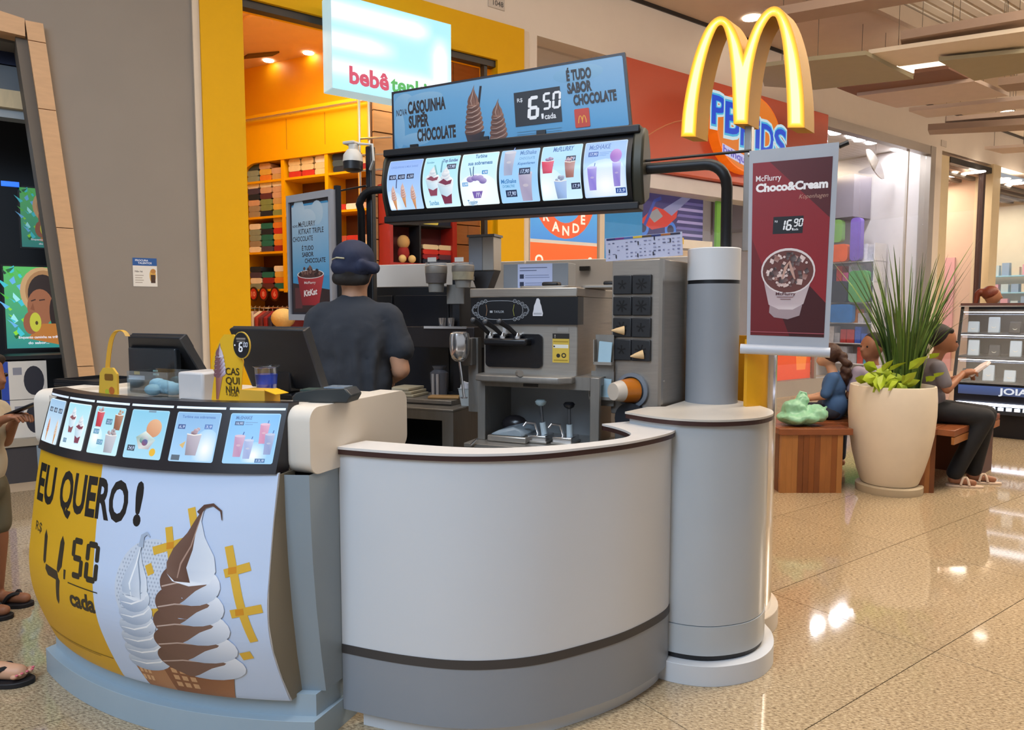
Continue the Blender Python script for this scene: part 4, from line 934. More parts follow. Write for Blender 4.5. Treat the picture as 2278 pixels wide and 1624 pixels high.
def strip_panel(i):
    w, h = PW - .030, .150; a = Art(.00012)
    if i == 0:
        panel_bg(a, w, h, 'd8eefc', '9cc4e8')
        for k in range(3): price(a, .018 + k * .045, .105, .032, .016, ('4,50', '4,50', '6,50')[k], '38506c', 'c8dcf0')
        cone_pic(a, .045, .005, .085, 'b06a48', 'e0a080'); cone_pic(a, .125, .0, .09, 'c8a890', 'f0e0d0')
    if i == 1:
        panel_bg(a, w, h, 'e4f8ff', 'a8e4f4'); sundae_pic(a, .05, .05, .055, .08, '8a5058'); sundae_pic(a, .11, .02, .06, .085, '7a3048'); price(a, .02, .018, .024, .014, '17,9', '5a86a0')
    if i == 2:
        panel_bg(a, w, h, 'c8f0fa', '98dcf0'); glowspot(a, .03, .05, .035, 'c8f0fa'); cup_pic(a, .032, .085, .04, .065, 'c8283c', 'b08080', 6); cup_pic(a, .128, .08, .04, .065, '9a6040', 'a87858', 6)
        price(a, .07, .095, .03, .018, '23,9', '4a7e98'); price(a, .015, .062, .03, .016, '16,9', '5a9ab8'); price(a, .045, .03, .03, .016, '17,9', '5a9ab8'); cup_pic(a, .11, .008, .055, .075, 'b8bcc8', '9a8890', 8)
    if i == 3:
        panel_bg(a, w, h, 'a8dcf4', '88ccec'); blob(a, .105, .095, .030, .028, 'd09068', 'e8b890'); a.poly([(.04, .065), (.075, .085), (.12, .06), (.1, .03), (.06, .03)], 'd8dcd8', ['98b0a8', 'e8f0ec', 'c0d8d8', 'b8a8b0', 'e0d8d8'])
        blob(a, .075, .058, .018, .012, '4a8a80', 'd8d0d8'); blob(a, .08, .05, .012, .01, '8a4868', '5060a0'); price(a, .012, .022, .032, .018, '24,9', '304050'); a.circ(.118, .022, .012, 'e8b828'); a.rect(.07, .143, .1, .149, '7898b0')
    if i == 4:
        panel_bg(a, w, h, 'a8d4f8', '88b8e8'); glowspot(a, .12, .04, .045, 'a8d4f8', ry=.06); a.text('Turbine sua sobremesa', .02, .132, .008, '5a80c0', w=.115); price(a, .012, .098, .026, .014, '6,9', '405c98'); price(a, .105, .1, .026, .014, '3,9', '5a80c0')
        cup_pic(a, .075, .02, .05, .085, 'b0a8b8', 'a88898', 9); a.poly([(.03, .05), (.05, .062), (.045, .04)], 'd8b878'); a.rect(.01, .004, .04, .02, '586878')
    if i == 5:
        panel_bg(a, w, h, '9cd0f8', '78b8f0'); glowspot(a, .092, .025, .04, '9cd0f8'); a.text('McSHAKE', .018, .132, .010, '4a70a8', w=.05, shear=.1); price(a, .018, .114, .028, .012, '16,90', '405c88')
        for k in range(2): a.rect(.05, .122 - k * .006, .088 - k * .014, .1235 - k * .006, '6888b8')
        glass_pic(a, .042, .02, .034, .062, 'b888b0'); glass_pic(a, .072, .015, .03, .055, '98a8d8'); glass_pic(a, .112, .06, .03, .058, 'c880a8'); glass_pic(a, .132, .028, .03, .06, '8898c8'); price(a, .1, .004, .03, .012, '13,9', '5078a8')
    return a
for i in range(6):
    x0 = i * PW + .016
    strip_panel(i).build('lit_menu_panel', lambda x, y, h, x0=x0: strip_map(x0 + x, .030 + y, h + .001), st, BACKLIT2, (.012, 0))
    a = Art(); a.rect(0, 0, PW - .012, .007, 'dfeaf4'); a.build('clear_lip', lambda x, y, h, x0=x0: strip_map(x0 - .008 + x, .190 + y, h + .001), st, print_mat('lip_print', .3), (.03, 0))
# bowed banner
PR = [(.150, 1.758), (.185, 1.74), (.3, 1.695), (.4, 1.667), (.5, 1.66), (.6, 1.672), (.76, 1.697), (.90, 1.725)]
PR = [tuple(p) for p in smooth_line(PR, 8)]
def prof_b(z):
    z = max(.150, min(.9, z))
    for (z0, b0), (z1, b1) in zip(PR, PR[1:]):
        if z <= z1:
            return b0 + (b1 - b0) * (z - z0) / (z1 - z0)
    return PR[-1][1]
def ban_map(x, y, h=0):
    a = -2.614 + x; z = .185 + y; t = (a + 2.0645) / .5495
    return KF(a, prof_b(z) - .10 * (1 - t * t) - h, z)
BM_ = MB(); nx, nz = 23, 19; ys = [lerp(-.03, .715, j / (nz - 1)) for j in range(nz)]
for sgn in (0, .006):
    off = len(BM_.v); pts = [ban_map(1.099 * i / (nx - 1), y, -sgn - .001) for i in range(nx) for y in ys]
    BM_.add(pts, [(i * nz + j, (i + 1) * nz + j, (i + 1) * nz + j + 1, i * nz + j + 1) for i in range(nx - 1) for j in range(nz - 1)], True)
N2 = nx * nz
rim = [i * nz for i in range(nx)] + [(nx - 1) * nz + j for j in range(1, nz)] + [i * nz + nz - 1 for i in range(nx - 2, -1, -1)] + [j for j in range(nz - 2, 0, -1)]
BM_.f += [(rim[k], rim[(k + 1) % len(rim)], N2 + rim[(k + 1) % len(rim)], N2 + rim[k]) for k in range(len(rim))]
bn = BM_.build('front_banner', mat('banner_sheet', 'd8dae0', .4), oc, smooth=True, auto=50)
a = Art(.00004); X1 = 1.099
WB = 'c6d6f0'  # banner white, with the blue of the cool light put into its colour
a.poly([(.452, .713), (X1, .713), (X1, -.028), (.476, -.028)], WB)
a.poly([(0, -.028), (.476, -.028), (.452, .713), (0, .713)], 'd9a514')
# words and price
K1 = '1c1612'
a.text('EU', .030, .540, .122, K1, w=.150, bold=.035); a.text('QUERO', .222, .540, .122, K1, w=.372, bold=.035); a.text('!', .622, .540, .122, K1, w=.032, bold=.05)
a.text('R$', .05, .432, .032, '4a3c18', w=.06, bold=.02)
def sgm(pts): a.poly(pts, '2c2618')
sgm([(.150, .452), (.165, .43), (.168, .345), (.157, .335), (.146, .345), (.140, .43)]); sgm([(.170, .338), (.255, .330), (.262, .312), (.250, .298), (.185, .302), (.165, .32)])
sgm([(.275, .452), (.290, .43), (.285, .35), (.262, .325), (.252, .335), (.262, .43)]); sgm([(.262, .310), (.272, .300), (.252, .225), (.240, .208), (.232, .225), (.245, .300)])
sgm([(.298, .345), (.312, .345), (.308, .312), (.297, .312)])
a.seg7('50', .338, .328, .132, '2c2618', shear=.02, th=.15)
a.line([(.325, .306), (.487, .300)], .004, '2c2618'); a.text('cada', .328, .228, .056, '2c2618', w=.140, bold=.035)
a.line([(.015, .043), (.47, .050)], .003, '7a5c10'); a.line([(.02, .035), (.40, .041)], .002, '8a6a14')
# dotted disc behind the cones
a.poly(circ(.725, .335, .155, 36, .165), 'cfd8e6')
for i in range(26):
    for j in range(28):
        x, y = .575 + i * .012 + (j % 2) * .006, .175 + j * .012
        if ((x - .725) / .15) ** 2 + ((y - .335) / .16) ** 2 < 1: a.poly([(x - .0035, y), (x, y - .0045), (x + .0035, y), (x, y + .0045)], 'a9b4c6', layer=False)
a.up()
G1, G2 = 'e0b23c', 'd49a28'
def bar(p, q, w=.026): a.line([p, q], w, G1)
bar((.715, .462), (.885, .520)); bar((.838, .603), (.872, .490)); bar((.765, .54), (.80, .38)); bar((.72, .27), (.84, .295)); bar((.70, .42), (.715, .39)); bar((.972, .495), (1.052, .202)); bar((.965, .412), (1.043, .437)); bar((.99, .290), (1.085, .312)); bar((1.0, .145), (1.035, .155))
for p in ((.777, .484), (.868, .512), (.99, .422), (1.018, .297)): a.poly([(p[0] - .013, p[1] - .012), (p[0] + .013, p[1] - .007), (p[0] + .011, p[1] + .013), (p[0] - .014, p[1] + .008)], 'd89020')
# cones and soft serve
waffle(a, [(.575, .075), (.72, .10), (.715, -.028), (.60, -.028)], 'a06a44', 'c89468')
waffle(a, [(.70, .09), (.96, .085), (.925, -.028), (.715, -.028)], '8a5636', 'b88258')
swirl(a, .655, .055, .185, .44, '9fb0c8', 'f2f6fc', 6, curl=False); a.line([(.668, .47), (.672, .505), (.688, .515), (.70, .505)], [.02, .014, .01, .004], 'aab8cc')
swirl(a, .855, .06, .30, .55, 'a8b8d0', 'f6f9ff', 5, dark2='5a3c30', light2='b09080', lean=-.06)
a.build('banner_print', ban_map, bn, PRINT, (.018, .018))

# side sheets closing the gap between the bowed banner and the body
for aa in (-1.517, -2.612):
    P = [(prof_b(z) + .004, z) for z in (.155, .25, .35, .45, .55, .65, .75, .85, .895)] + [(1.80, z) for z in (.895, .6)] + [(1.815, .4), (1.835, .155)]
    MB(KF).prism(P, aa - .002, aa + .002, 'x').build('banner_side', mat('banner_side', '857d6c', .6), oc)

# ---------------------------------------------------------------- curved gate counter
go = smooth_line([(-.574, 2.323), (-.46, 2.278), (-.338, 2.238), (-.194, 2.208), (-.055, 2.208), (.087, 2.240), (.236, 2.312), (.399, 2.416), (.545, 2.555), (.609, 2.657), (.611, 2.750), (.555, 2.83)], 6)
gi = offset(go, .135)
tipb = [(.47, 2.86), (.354, 2.80)]
gc = thing('curved_counter', 'curved white gate counter with a grey lower band and brown edged top', 'counter', (0.0, 2.4, 0))
def ring(lo, li, z0, z1, extra=True): 
    return MB().prism(lo + (tipb if extra else []) + li[::-1], z0, z1)
inner = smooth_line([(-.50, 2.435), (-.36, 2.38), (-.204, 2.325), (-.057, 2.302), (.09, 2.332), (.244, 2.396), (.378, 2.48), (.426, 2.552), (.425, 2.628), (.396, 2.719), (.354, 2.80)], 6)
pan = offset(go, .012)
ring(go, inner, .947, .955).build('countertop', mat('counter_top_white', 'dad7d4', .3), gc)
ring(offset(go, .002), offset(inner, -.002), .930, .947).build('edge_band', BRWN, gc)
MB().wall(pan, .285, .930, .02).build('panel', WHT, gc, smooth=True, auto=30)
MB().wall(offset(go, .010), .255, .285, .022).build('stripe', STRIPE, gc, smooth=True, auto=30)
MB().wall(pan, .058, .255, .02).build('grey_panel', GREY, gc, smooth=True, auto=30)
MB().wall(offset(go, .04)[3:], 0, .075, .02).build('base', WHT, gc, smooth=True, auto=30)
MB().wall(offset(go, .025), .885, .93, .10).build('apron', mat('apron', 'b8b8bc', .5), gc, smooth=True, auto=30)
for z0 in (.80, .40):
    for k, c in ((0, 'c0bcb4'), (1, '8a7e60')): MB().cyl((-.588, 2.335, z0 - .035 * k), .007, .032, 10).build('hinge', mat('hinge' + c, c, .3, .9), gc)
MB().bx(-.592, -.584, 2.345, 2.36, .10, .93).build('hinge_gap', BLACK, gc)

# ---------------------------------------------------------------- round end unit with column and yellow panel
ec = thing('round_end_counter', 'rounded white end counter with a grey column and a yellow curved back panel', 'counter', (.74, 2.95, 0))
outl = smooth_line([(.446, 2.818), (.533, 2.70), (.632, 2.628), (.758, 2.605), (.904, 2.650), (1.0, 2.745), (1.043, 2.86), (1.045, 2.96)], 6)
back = [(1.03, 3.10), (.98, 3.26), (.80, 3.22), (.64, 2.975), (.56, 2.96)]
full = outl + back
def inset(line, d): return offset(line, d, True)
MB().prism(full, .992, 1.0).build('countertop', mat('end_top', 'c8c2b8', .3), ec)
MB().prism(inset(full, .002), .975, .992).build('edge_band', BRWN, ec)
body = inset(full, .015)
MB().prism(body, .215, .975).build('body', mat('glossy_white', 'b4babf', .18, var=.02), ec, smooth=True, auto=35)
MB().prism(inset(full, .012), .10, .212).build('lower_band', mat('lower_band', 'b2b8bc', .3), ec, smooth=True, auto=35)
MB().prism(inset(full, -.025), 0, .078).build('plinth', WHT, ec, bevel=.006, auto=35)
MB().prism(inset(full, .02), .07, .10).build('plinth_gap', BLACK, ec)
cc = (.875, 3.14)
MB().lathe([(.112, 1.0), (.112, 1.512)], (cc[0], cc[1], 0), 32).build('column', GREY, ec, smooth=True)
MB().lathe([(.108, 1.512), (.108, 1.528)], (cc[0], cc[1], 0), 32).build('black_band', BLACK, ec, smooth=True)
MB().lathe([(.0, 1.528), (.112, 1.528), (.112, 1.66), (.108, 1.664), (0, 1.664)], (cc[0], cc[1], 0), 32).build('column_cap', WHT, ec, smooth=True)
yc = (.88, 3.25)
def yarc(r, a0, a1, n=20): return [(yc[0] + r * math.cos(math.radians(lerp(a0, a1, i / n))), yc[1] + r * math.sin(math.radians(lerp(a0, a1, i / n)))) for i in range(n + 1)]
MB().wall(yarc(.30, -72, -48), .08, 1.28, .02).build('yellow_panel', mat('kiosk_yellow', 'e3a41c', .25, var=.03), ec, smooth=True, auto=30)
MB().wall(yarc(.303, -48, -8), .08, 1.28, .024).build('steel_trim', CHROME, ec, smooth=True, auto=30)
MB().wall(yarc(.30, -8, 95), .08, 1.28, .02).build('yellow_panel', MATS['kiosk_yellow'], ec, smooth=True, auto=30)
MB().prism(yarc(.335, -62, 100) + [(.8, 3.4)], 0, .085).build('plinth', WHT2, ec, bevel=.006)

# ---------------------------------------------------------------- overhead menu box, posts and arms
BF = 3.15
ob = thing('overhead_menu', 'long lit overhead menu box with six pictures on black bent tube posts', 'menu board', KF(-1.4, BF, 1.9))
aL, zT = kb(868, 352, BF); aR = kb(1412, 300, BF)[0]; zB = kb(885, 484, BF)[1]; zT2 = kb(1415, 293, BF)[1]; zT = (zT + zT2) / 2
BW, BH = aR - aL, zT - zB
def board_map(x, y, h=0):
    t = y / BH; return KF(aL + x, BF - .055 * math.sin(PI * min(1, max(0, t))) - .01 - h, zB + y)
b = MB(); nz = 11
for sg in (0, 1):
    pts = []
    for i in (0, 1):
        for j in range(nz): p = board_map(BW * i, BH * j / (nz - 1)); pts.append(p if not sg else KF(aL + BW * i, BF + .09, zB + BH * j / (nz - 1)))
    b.add(pts, [(j, nz + j, nz + j + 1, j + 1) for j in range(nz - 1)], True)
for i in (0, 1):
    for j in range(nz - 1): b.f.append((i * nz + j, i * nz + j + 1, 2 * nz + i * nz + j + 1, 2 * nz + i * nz + j))
for j in (0, nz - 1): b.f.append((j, nz + j, 3 * nz + j, 2 * nz + j))
b.build('housing', BLACKM, ob, smooth=True, auto=30)
capp = [(BF - .015, zB - .01), (BF - .05, zB + BH * .3), (BF - .06, zB + BH * .55), (BF - .04, zB + BH * .9), (BF - .01, zT + .02), (BF + .05, zT + .02), (BF + .10, zB + BH * .8), (BF + .115, zB + BH * .45), (BF + .09, zB + .03)]
for nm, a0, a1 in (('end_cap', aR, aR + .05), ('end_cap', aL - .02, aL)):
    b = MB(KF); b.prism(capp, a0, a1, 'x'); b.build(nm, mat('cap_olive', '3b3a30', .45, .3), ob, bevel=.01)
for z0 in (zB - .03, zT - .005): MB(KF).bx(aL - .02, aR + .03, BF - .035, BF + .06, z0, z0 + .035).build('rail', BLACKM, ob, bevel=.006)
PB = (BW - .03) / 6
def board_panel(i):
    w, h = PB - .012, BH - .062; a = Art(.00012); B1 = ['88b0f4', 'a0e4fc', 'b8ecfc', '8cc4f8', 'a0d8fc', '90bcf8'][i]; B2 = ['b8dcff', 'd8f8ff', 'eefcff', 'a8d8fc', 'd0f0ff', 'c0dcff'][i]
    panel_bg(a, w, h, B2, B1)
    if i == 0:
        glowspot(a, .02, .02, .07, B2); a.text('CASQUINHAS E MILK SHAKE', .015, h - .04, .010, '6a90d8', w=w * .8)
        for k in range(3): price(a, .012 + k * .05, h - .098, .04, .024, ('4,50', '4,50', '6,50')[k])
        for k in range(3): cone_pic(a, .035 + k * .055, .0 + .01 * (k % 2), .12, 'b08078', 'f0d0c0', 'd8905c'); 
        a.line([(.055, .1), (.058, .145)], .005, '303868')
    if i == 1:
        a.text('Top Sundae', w * .52, h - .03, .016, '284890', w=w * .42, bold=.03); price(a, w * .66, h - .068, .05, .026, '17,90'); a.text('Sundae', .012, h - .03, .010, '4890b0')
        sundae_pic(a, .055, .05, .085, .13, '8a4058'); sundae_pic(a, .125, .01, .095, .16, '782848'); a.line([(.08, .15), (.06, .2)], .008, '78b8c0'); a.line([(.1, .16), (.098, .22)], .008, '60a0b8'); a.text('Sundae', .025, .012, .02, '4898c8', w=.05)
    if i == 2:
        glowspot(a, .09, .06, .11, B2, ry=.08); a.text('Turbine', w * .36, h - .024, .018, '2870b0', w=w * .32, bold=.03); a.text('sua sobremesa', w * .2, h - .058, .018, '2870b0', w=w * .66, bold=.03)
        for x, y, c in ((.055, .115, '7868a8'), (.08, .12, '6858a0'), (.105, .118, '8070b0'), (.12, .105, '6a5aa0')): blob(a, x, y, .02, .014, c, 'c0b0e0', n=12)
        a.line([(.06, .13), (.05, .17)], .005, '4878a0'); a.line([(.07, .13), (.068, .175)], .005, '305888'); a.poly([(.065, .03), (.1, .03), (.115, .06), (.06, .06)], '7860b0'); m_logo(a, .078, .035, .022, 'f0f4ff'); price(a, .012, .085, .03, .018, '3,90', '6aa8e0', 'f0f8ff'); price(a, .115, .135, .03, .018, '4,90', '4890d0', 'f0f8ff'); a.text('Topping', .028, .004, .02, '3888c0', w=.05)
    if i == 3:
        glass_pic(a, .045, .12, .06, .11, '98a0c0', '88a0d8'); glass_pic(a, .13, .005, .07, .12, 'a098b8', '506898'); a.text('McShake', w * .5, h - .028, .020, '3478b8', w=w * .42, bold=.02); a.text('CHOCOLATE', w * .5, h - .052, .012, '5898c8', w=w * .4); a.text('Kopenhagen', w * .47, h - .076, .012, '3070b0', w=w * .44, shear=.3)
        price(a, w * .52, h - .122, .055, .030, '17,90'); a.text('McShake', .01, .085, .018, '3478b8', w=.075, bold=.02); a.text('OVOMALTINE', .015, .066, .012, '5898c8', w=.06); price(a, .028, .025, .055, .030, '17,90')
    if i == 4:
        glowspot(a, .02, .05, .1, B2, ry=.09); a.text('McFLURRY', w * .28, h - .028, .022, '2c6cb0', w=w * .5, bold=.03, shear=.1); price(a, .02, h - .095, .042, .026, '16,9'); price(a, w * .63, h - .082, .045, .028, '16,9')
        cup_pic(a, .035, .115, .06, .075, 'd8385c', '785090', 8); cup_pic(a, .14, .09, .05, .095, 'a87068', 'a88098', 8); cup_pic(a, .095, .005, .06, .10, '98b8e8', '90a0c8', 9); price(a, w * .76, .04, .042, .026, '17,9')
    if i == 5:
        glowspot(a, .10, .05, .12, B2, ry=.11); a.text('McSHAKE', .02, h - .035, .022, '4478c0', w=w * .5, bold=.02, shear=.1); price(a, .02, h - .068, .045, .022, '17,90', '3868b8')
        for k in range(3): a.rect(.07, h - .052 - k * .007, .125 - k * .012, h - .0505 - k * .007, '5080c8')
        glass_pic(a, .04, .03, .045, .095, '8878d8'); glass_pic(a, .15, .04, .04, .1, '8878d0'); blob(a, .145, .17, .026, .03, '8a50b8', 'c898e0'); price(a, w * .74, .012, .045, .022, '13,9', '28509c')
    return a
lp = []
for i in range(6):
    x0 = .015 + i * PB
    board_panel(i).build('lit_menu_panel', lambda x, y, h, x0=x0: board_map(x0 + .006 + x, .032 + y, h + .001), ob, BACKLIT, (0, .005))
def ktube(pts, r=.022): return [KF(*p) for p in pts]
# right post: up from the column, bend, arm to the box
pa, pz = kb(1614, 420, BF); za = kb(1500, 368, BF)[1]
b = MB(); pl_ = [(pa, BF + .06, 1.664), (pa, BF + .05, za - .10)] + [(pa - .09 + .09 * math.cos(q * PI / 12), BF + .03, za - .09 + .09 * math.sin(q * PI / 12)) for q in range(1, 7)] + [(aR + .04, BF + .03, za)]
b.tube(ktube(pl_), .024, 12); b.build('post', BLACKM, ob, smooth=True)
pa2 = kb(791, 470, BF)[0]; za2 = kb(840, 420, BF)[1]
b = MB(); pl_ = [(pa2, BF + .05, .0), (pa2, BF + .05, za2 - .10)] + [(pa2 + .09 - .09 * math.cos(q * PI / 12), BF + .03, za2 - .09 + .09 * math.sin(q * PI / 12)) for q in range(1, 7)] + [(aL - .01, BF + .03, za2)]
b.tube(ktube(pl_), .020, 12); b.build('post', BLACKM, ob, smooth=True)
pa3 = kb(806, 470, BF)[0]; z3 = kb(806, 318, BF)[1]
b = MB(KF); b.bx(pa3 - .02, pa3 + .02, BF + .06, BF + .10, 0, z3).build('post', BLACKM, ob, bevel=.008)
b = MB(); b.tube([KF(aR + .02, BF, kb(1460, 356, BF)[1]), KF(kb(1672, 336, BF)[0], BF - .01, kb(1672, 336, BF)[1])], .006, 8); b.build('tie_rod', BLACKM, ob)
b = MB(); b.tube([KF(pa3, BF + .04, kb(800, 411, BF)[1]), KF(kb(745, 422, BF)[0], BF + .04, kb(745, 422, BF)[1])], .005, 8); b.build('tie_rod', BLACKM, ob)
# poster standing on the box
tpz = thing('top_poster', 'long blue chocolate ice cream poster standing on the overhead menu box', 'poster', KF(-1.4, BF, 2.2))
cq = [kb(x, y, BF + .02) for x, y in ((874, 341), (1406, 284), (1390, 116), (871, 205))]
def quad_map(x, y, h=0):
    p = [lerp(lerp(cq[0][k], cq[1][k], x), lerp(cq[3][k], cq[2][k], x), y) for k in (0, 1)]; return KF(p[0], BF + .02 - h, p[1])
b = MB(); P8 = [quad_map(*c) for c in ((0, 0), (1, 0), (1, 1), (0, 1))]; b.add(P8 + [p + E2 * .02 for p in P8], [(0, 1, 2, 3), (4, 7, 6, 5), (0, 4, 5, 1), (1, 5, 6, 2), (2, 6, 7, 3), (3, 7, 4, 0)], True)
b.build('board', mat('poster_edge', '241e26', .4), tpz)
PWm, PHm = 1.22, .33
a = Art(.0003)
a.poly(rrect(.012, .008, PWm - .012, PHm - .012, .012), '5c9cc8')
a.poly([(.014, .010), (PWm - .014, .010), (PWm - .014, PHm - .014), (.014, PHm - .014)], '5c9cc8', ['5a96c0', '4f9ace', '86aed0', '6ca4cc'])
for x, y, r, ry in ((.06, .25, .09, .06), (.03, .12, .06, .1), (.12, .06, .09, .035), (.18, .27, .1, .03), (.98, .27, .12, .04)): blob(a, x + .015, min(y, PHm - .014 - ry), min(r, x + .0), ry, '6ea2c8', '88b2d0', n=24)
KK = '2b2222'
a.text('NOVA', .028, .195, .034, KK, w=.062, bold=.01); a.text('CASQUINHA', .095, .200, .060, KK, w=.215, bold=.045); a.text('SUPER', .098, .125, .060, KK, w=.115, bold=.045); a.text('CHOCOLATE', .145, .050, .060, KK, w=.215, bold=.045)
a.poly([(.422, .012), (.5, .012), (.515, .06), (.41, .06)], '241a20', ['3a2c30', '14101a', '2a2028', '3a2c34']); a.line([(.485, .17), (.505, .285)], .012, '20141c'); swirl(a, .46, .055, .105, .24, '4a2c24', 'a07460', 6, curl=False)
swirl(a, .585, .010, .095, .20, '4a2c24', 'a07460', 5, curl=False)
a.poly([(.675, .062), (.905, .062), (.905, .225), (.675, .225)], '1b1e28'); a.text('R$', .69, .178, .018, 'd0d4dc'); a.seg7('6', .735, .088, .110, 'eef0f4', th=.15); a.seg7(',', .806, .098, .105, 'eef0f4', th=.11); a.seg7('50', .812, .125, .080, 'eef0f4', th=.14); a.text('cada', .822, .082, .026, 'e4e6ec', w=.055)
a.text('\u00c9 TUDO', .940, .245, .044, KK, w=.118, bold=.045); a.text('SABOR', .940, .187, .044, KK, w=.116, bold=.045); a.text('CHOCOLATE', .965, .130, .044, KK, w=.200, bold=.045)
a.rr(.965, .025, 1.035, .110, .006, 'c23a22'); m_logo(a, .981, .045, .038, 'f0b428')
for k in range(2): a.rect(.68, .022 + k * .012, .90, .024 + k * .012, '5a86a4')
a.build('print', lambda x, y, h: quad_map(x / PWm, y / PHm, h + .001), tpz, PRINT)
for x in (.105, .42, .655): 
    p = quad_map(x, 0.0, .004); b = MB(KF); q = KF.inv(p); b.bx(q.x - .022, q.x + .022, q.y - .008, q.y + .03, q.z - .03, q.z + .03); b.build('clip', BLACK, tpz)

# ---------------------------------------------------------------- golden arches on a pole
BM3 = 3.16
ar = thing('arches_sign', 'glowing yellow double arch letter on a grey pole above the kiosk', 'sign', KF(-.33, BM3, 1.66))
outer = [(1515, 304), (1519, 250), (1529, 190), (1545, 125), (1565, 73), (1583, 47), (1602, 36), (1620, 43), (1636, 66), (1648, 96), (1654, 122), (1662, 96), (1679, 55), (1700, 26), (1722, 14), (1742, 24), (1760, 58), (1776, 115), (1785, 180), (1789, 230), (1790, 284)]
inn = [(1752, 284), (1751, 230), (1747, 160), (1740, 90), (1730, 48), (1722, 36), (1710, 44), (1692, 80), (1677, 140), (1668, 210), (1664, 276), (1632, 276), (1630, 220), (1627, 160), (1620, 100), (1611, 64), (1603, 56), (1593, 66), (1578, 105), (1563, 165), (1553, 230), (1548, 304)]
mo = at_y(1655, 280, 3.22); MX = Vector((.766, -.643, 0)).normalized(); MY = Vector((.643, .766, 0)).normalized(); MF_ = Fr((mo.x, mo.y, 0), MX, MY, Z)
def mpx(x, y): p = MF_.inv(at_plane(x, y, mo, MY)); return (p.x, p.z)
MP = [mpx(x, y) for x, y in outer + inn]
MPs = smooth_line(MP[:11], 3) + smooth_line(MP[10:21], 3)[1:] + smooth_line(MP[21:32], 3) + smooth_line(MP[32:], 3)
MPs = MPs[::-1]
if sum(MPs[i][0] * MPs[(i + 1) % len(MPs)][1] - MPs[(i + 1) % len(MPs)][0] * MPs[i][1] for i in range(len(MPs))) < 0: MPs = MPs[::-1]
MB(MF_).prism(MPs, 0, .125, 'y').build('letter_body', mat('arch_yellow_side', 'b98400', .5, spec=.25), ar, smooth=True, auto=40)
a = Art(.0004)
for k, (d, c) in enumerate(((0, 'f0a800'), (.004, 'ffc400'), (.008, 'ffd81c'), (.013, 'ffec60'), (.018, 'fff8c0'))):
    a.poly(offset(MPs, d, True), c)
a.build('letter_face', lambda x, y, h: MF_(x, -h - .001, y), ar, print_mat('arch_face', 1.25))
pA, pZ = kb(1655, 280, BM3 + .05)
MB(MF_).bx(-.016, .016, .045, .08, 1.664, pZ + .05).build('pole', mat('pole_grey', 'a7a9ac', .35, .5), ar, bevel=.004)
# ---------------------------------------------------------------- red banner beside the pole
B4 = 3.08
rb = thing('hanging_banner', 'dark red ice cream cup banner hanging beside the grey pole', 'banner', KF(-.1, B4, 1.25))
c4 = [kb(x, y, B4) for x, y in ((1661, 772), (1843, 780), (1867, 316), (1667, 336))]
def rb_map(x, y, h=0):
    p = [lerp(lerp(c4[0][k], c4[1][k], x), lerp(c4[3][k], c4[2][k], x), y) for k in (0, 1)]; return KF(p[0], B4 - h, p[1])
b = MB(); P8 = [rb_map(*c) for c in ((0, 0), (1, 0), (1, 1), (0, 1))]; b.add(P8 + [p + E2 * .006 for p in P8], [(0, 1, 2, 3), (4, 7, 6, 5), (0, 4, 5, 1), (1, 5, 6, 2), (2, 6, 7, 3), (3, 7, 4, 0)], True); b.build('fabric', mat('banner_grey', 'aeb2ba', .5), rb)
a = Art(.0003); w, h = .36, .86
x0, x1, y0, y1 = .016, .338, .055, .805
a.rect(x0, y0, x1, y1, '8f1f26', '8a1c24')
a.poly([(x0 + .07, y1), (x1, y1), (x1, .555)], '521418', ['5e181c', '4e1216', '521418']); a.poly([(x0, .48), (x0, y0), (.19, y0)], '6e161c'); a.poly([(.15, .15), (.27, .27), (x1, .20), (x1, y0), (.19, y0)], '431014')
a.text('McFlurry', .030, .725, .024, 'f2ecec', w=.105, bold=.01); a.text('Choco&Cream', .030, .680, .033, 'f6f2f2', w=.295, bold=.05); a.text('Kopenhagen', .21, .640, .018, 'c9a08a', w=.115, bold=-.01, shear=.3)
a.poly([(.105, .495), (.230, .495), (.232, .568), (.107, .568)], '17171c'); a.text('R$', .113, .545, .008, 'd8d8de'); a.seg7('16', .130, .508, .046, 'f2f2f4', th=.15, shear=.15); a.seg7(',', .186, .513, .04, 'f2f2f4', th=.12); a.seg7('90', .190, .523, .034, 'f2f2f4', th=.15, shear=.15); a.text('cada', .190, .508, .009, 'e4e4e8', w=.022)
# cup picture
a.poly([(.098, .155), (.12, .135), (.18, .128), (.23, .145), (.24, .19), (.10, .19)], 'a89498'); a.poly([(.062, .335), (.095, .19), (.14, .17), (.20, .17), (.245, .195), (.285, .335)], 'cbb8ba', ['b09ca0', 'c8b4b8', 'd8c8ca', 'e0d2d2', 'c8b6b8', 'b8a4a8'])
a.poly(circ(.174, .335, .115, 30, .098), 'e2d6d4'); a.poly(circ(.174, .333, .108, 30, .090), '6a3a34')
random.seed(9)
for k in range(60):
    q = random.random() * 2 * PI; r = math.sqrt(random.random()) * .092; x, y = .174 + r * math.cos(q), .335 + r * .82 * math.sin(q); s = random.uniform(.008, .020); rot = random.random() * 3; c = random.choice(('2c1716', '4a2420', 'c9a49a', '8f5a4e', '33201e', 'e0c4bc'))
    a.poly([(x + s * math.cos(rot + m * PI / 2) * random.uniform(.7, 1), y + s * math.sin(rot + m * PI / 2) * .9) for m in range(4)], c, [cmix(c, 'ffffff', .12 * m) for m in range(4)])
for k in range(16): q = random.random() * 2 * PI; r = math.sqrt(random.random()) * .09; a.circ(.174 + r * math.cos(q), .335 + r * .82 * math.sin(q), .0055, 'dcc6c0', n=10)
a.line([(.15, .30), (.165, .35), (.18, .375), (.19, .34), (.205, .30)], [.006, .014, .010, .014, .006], 'c49a8a')
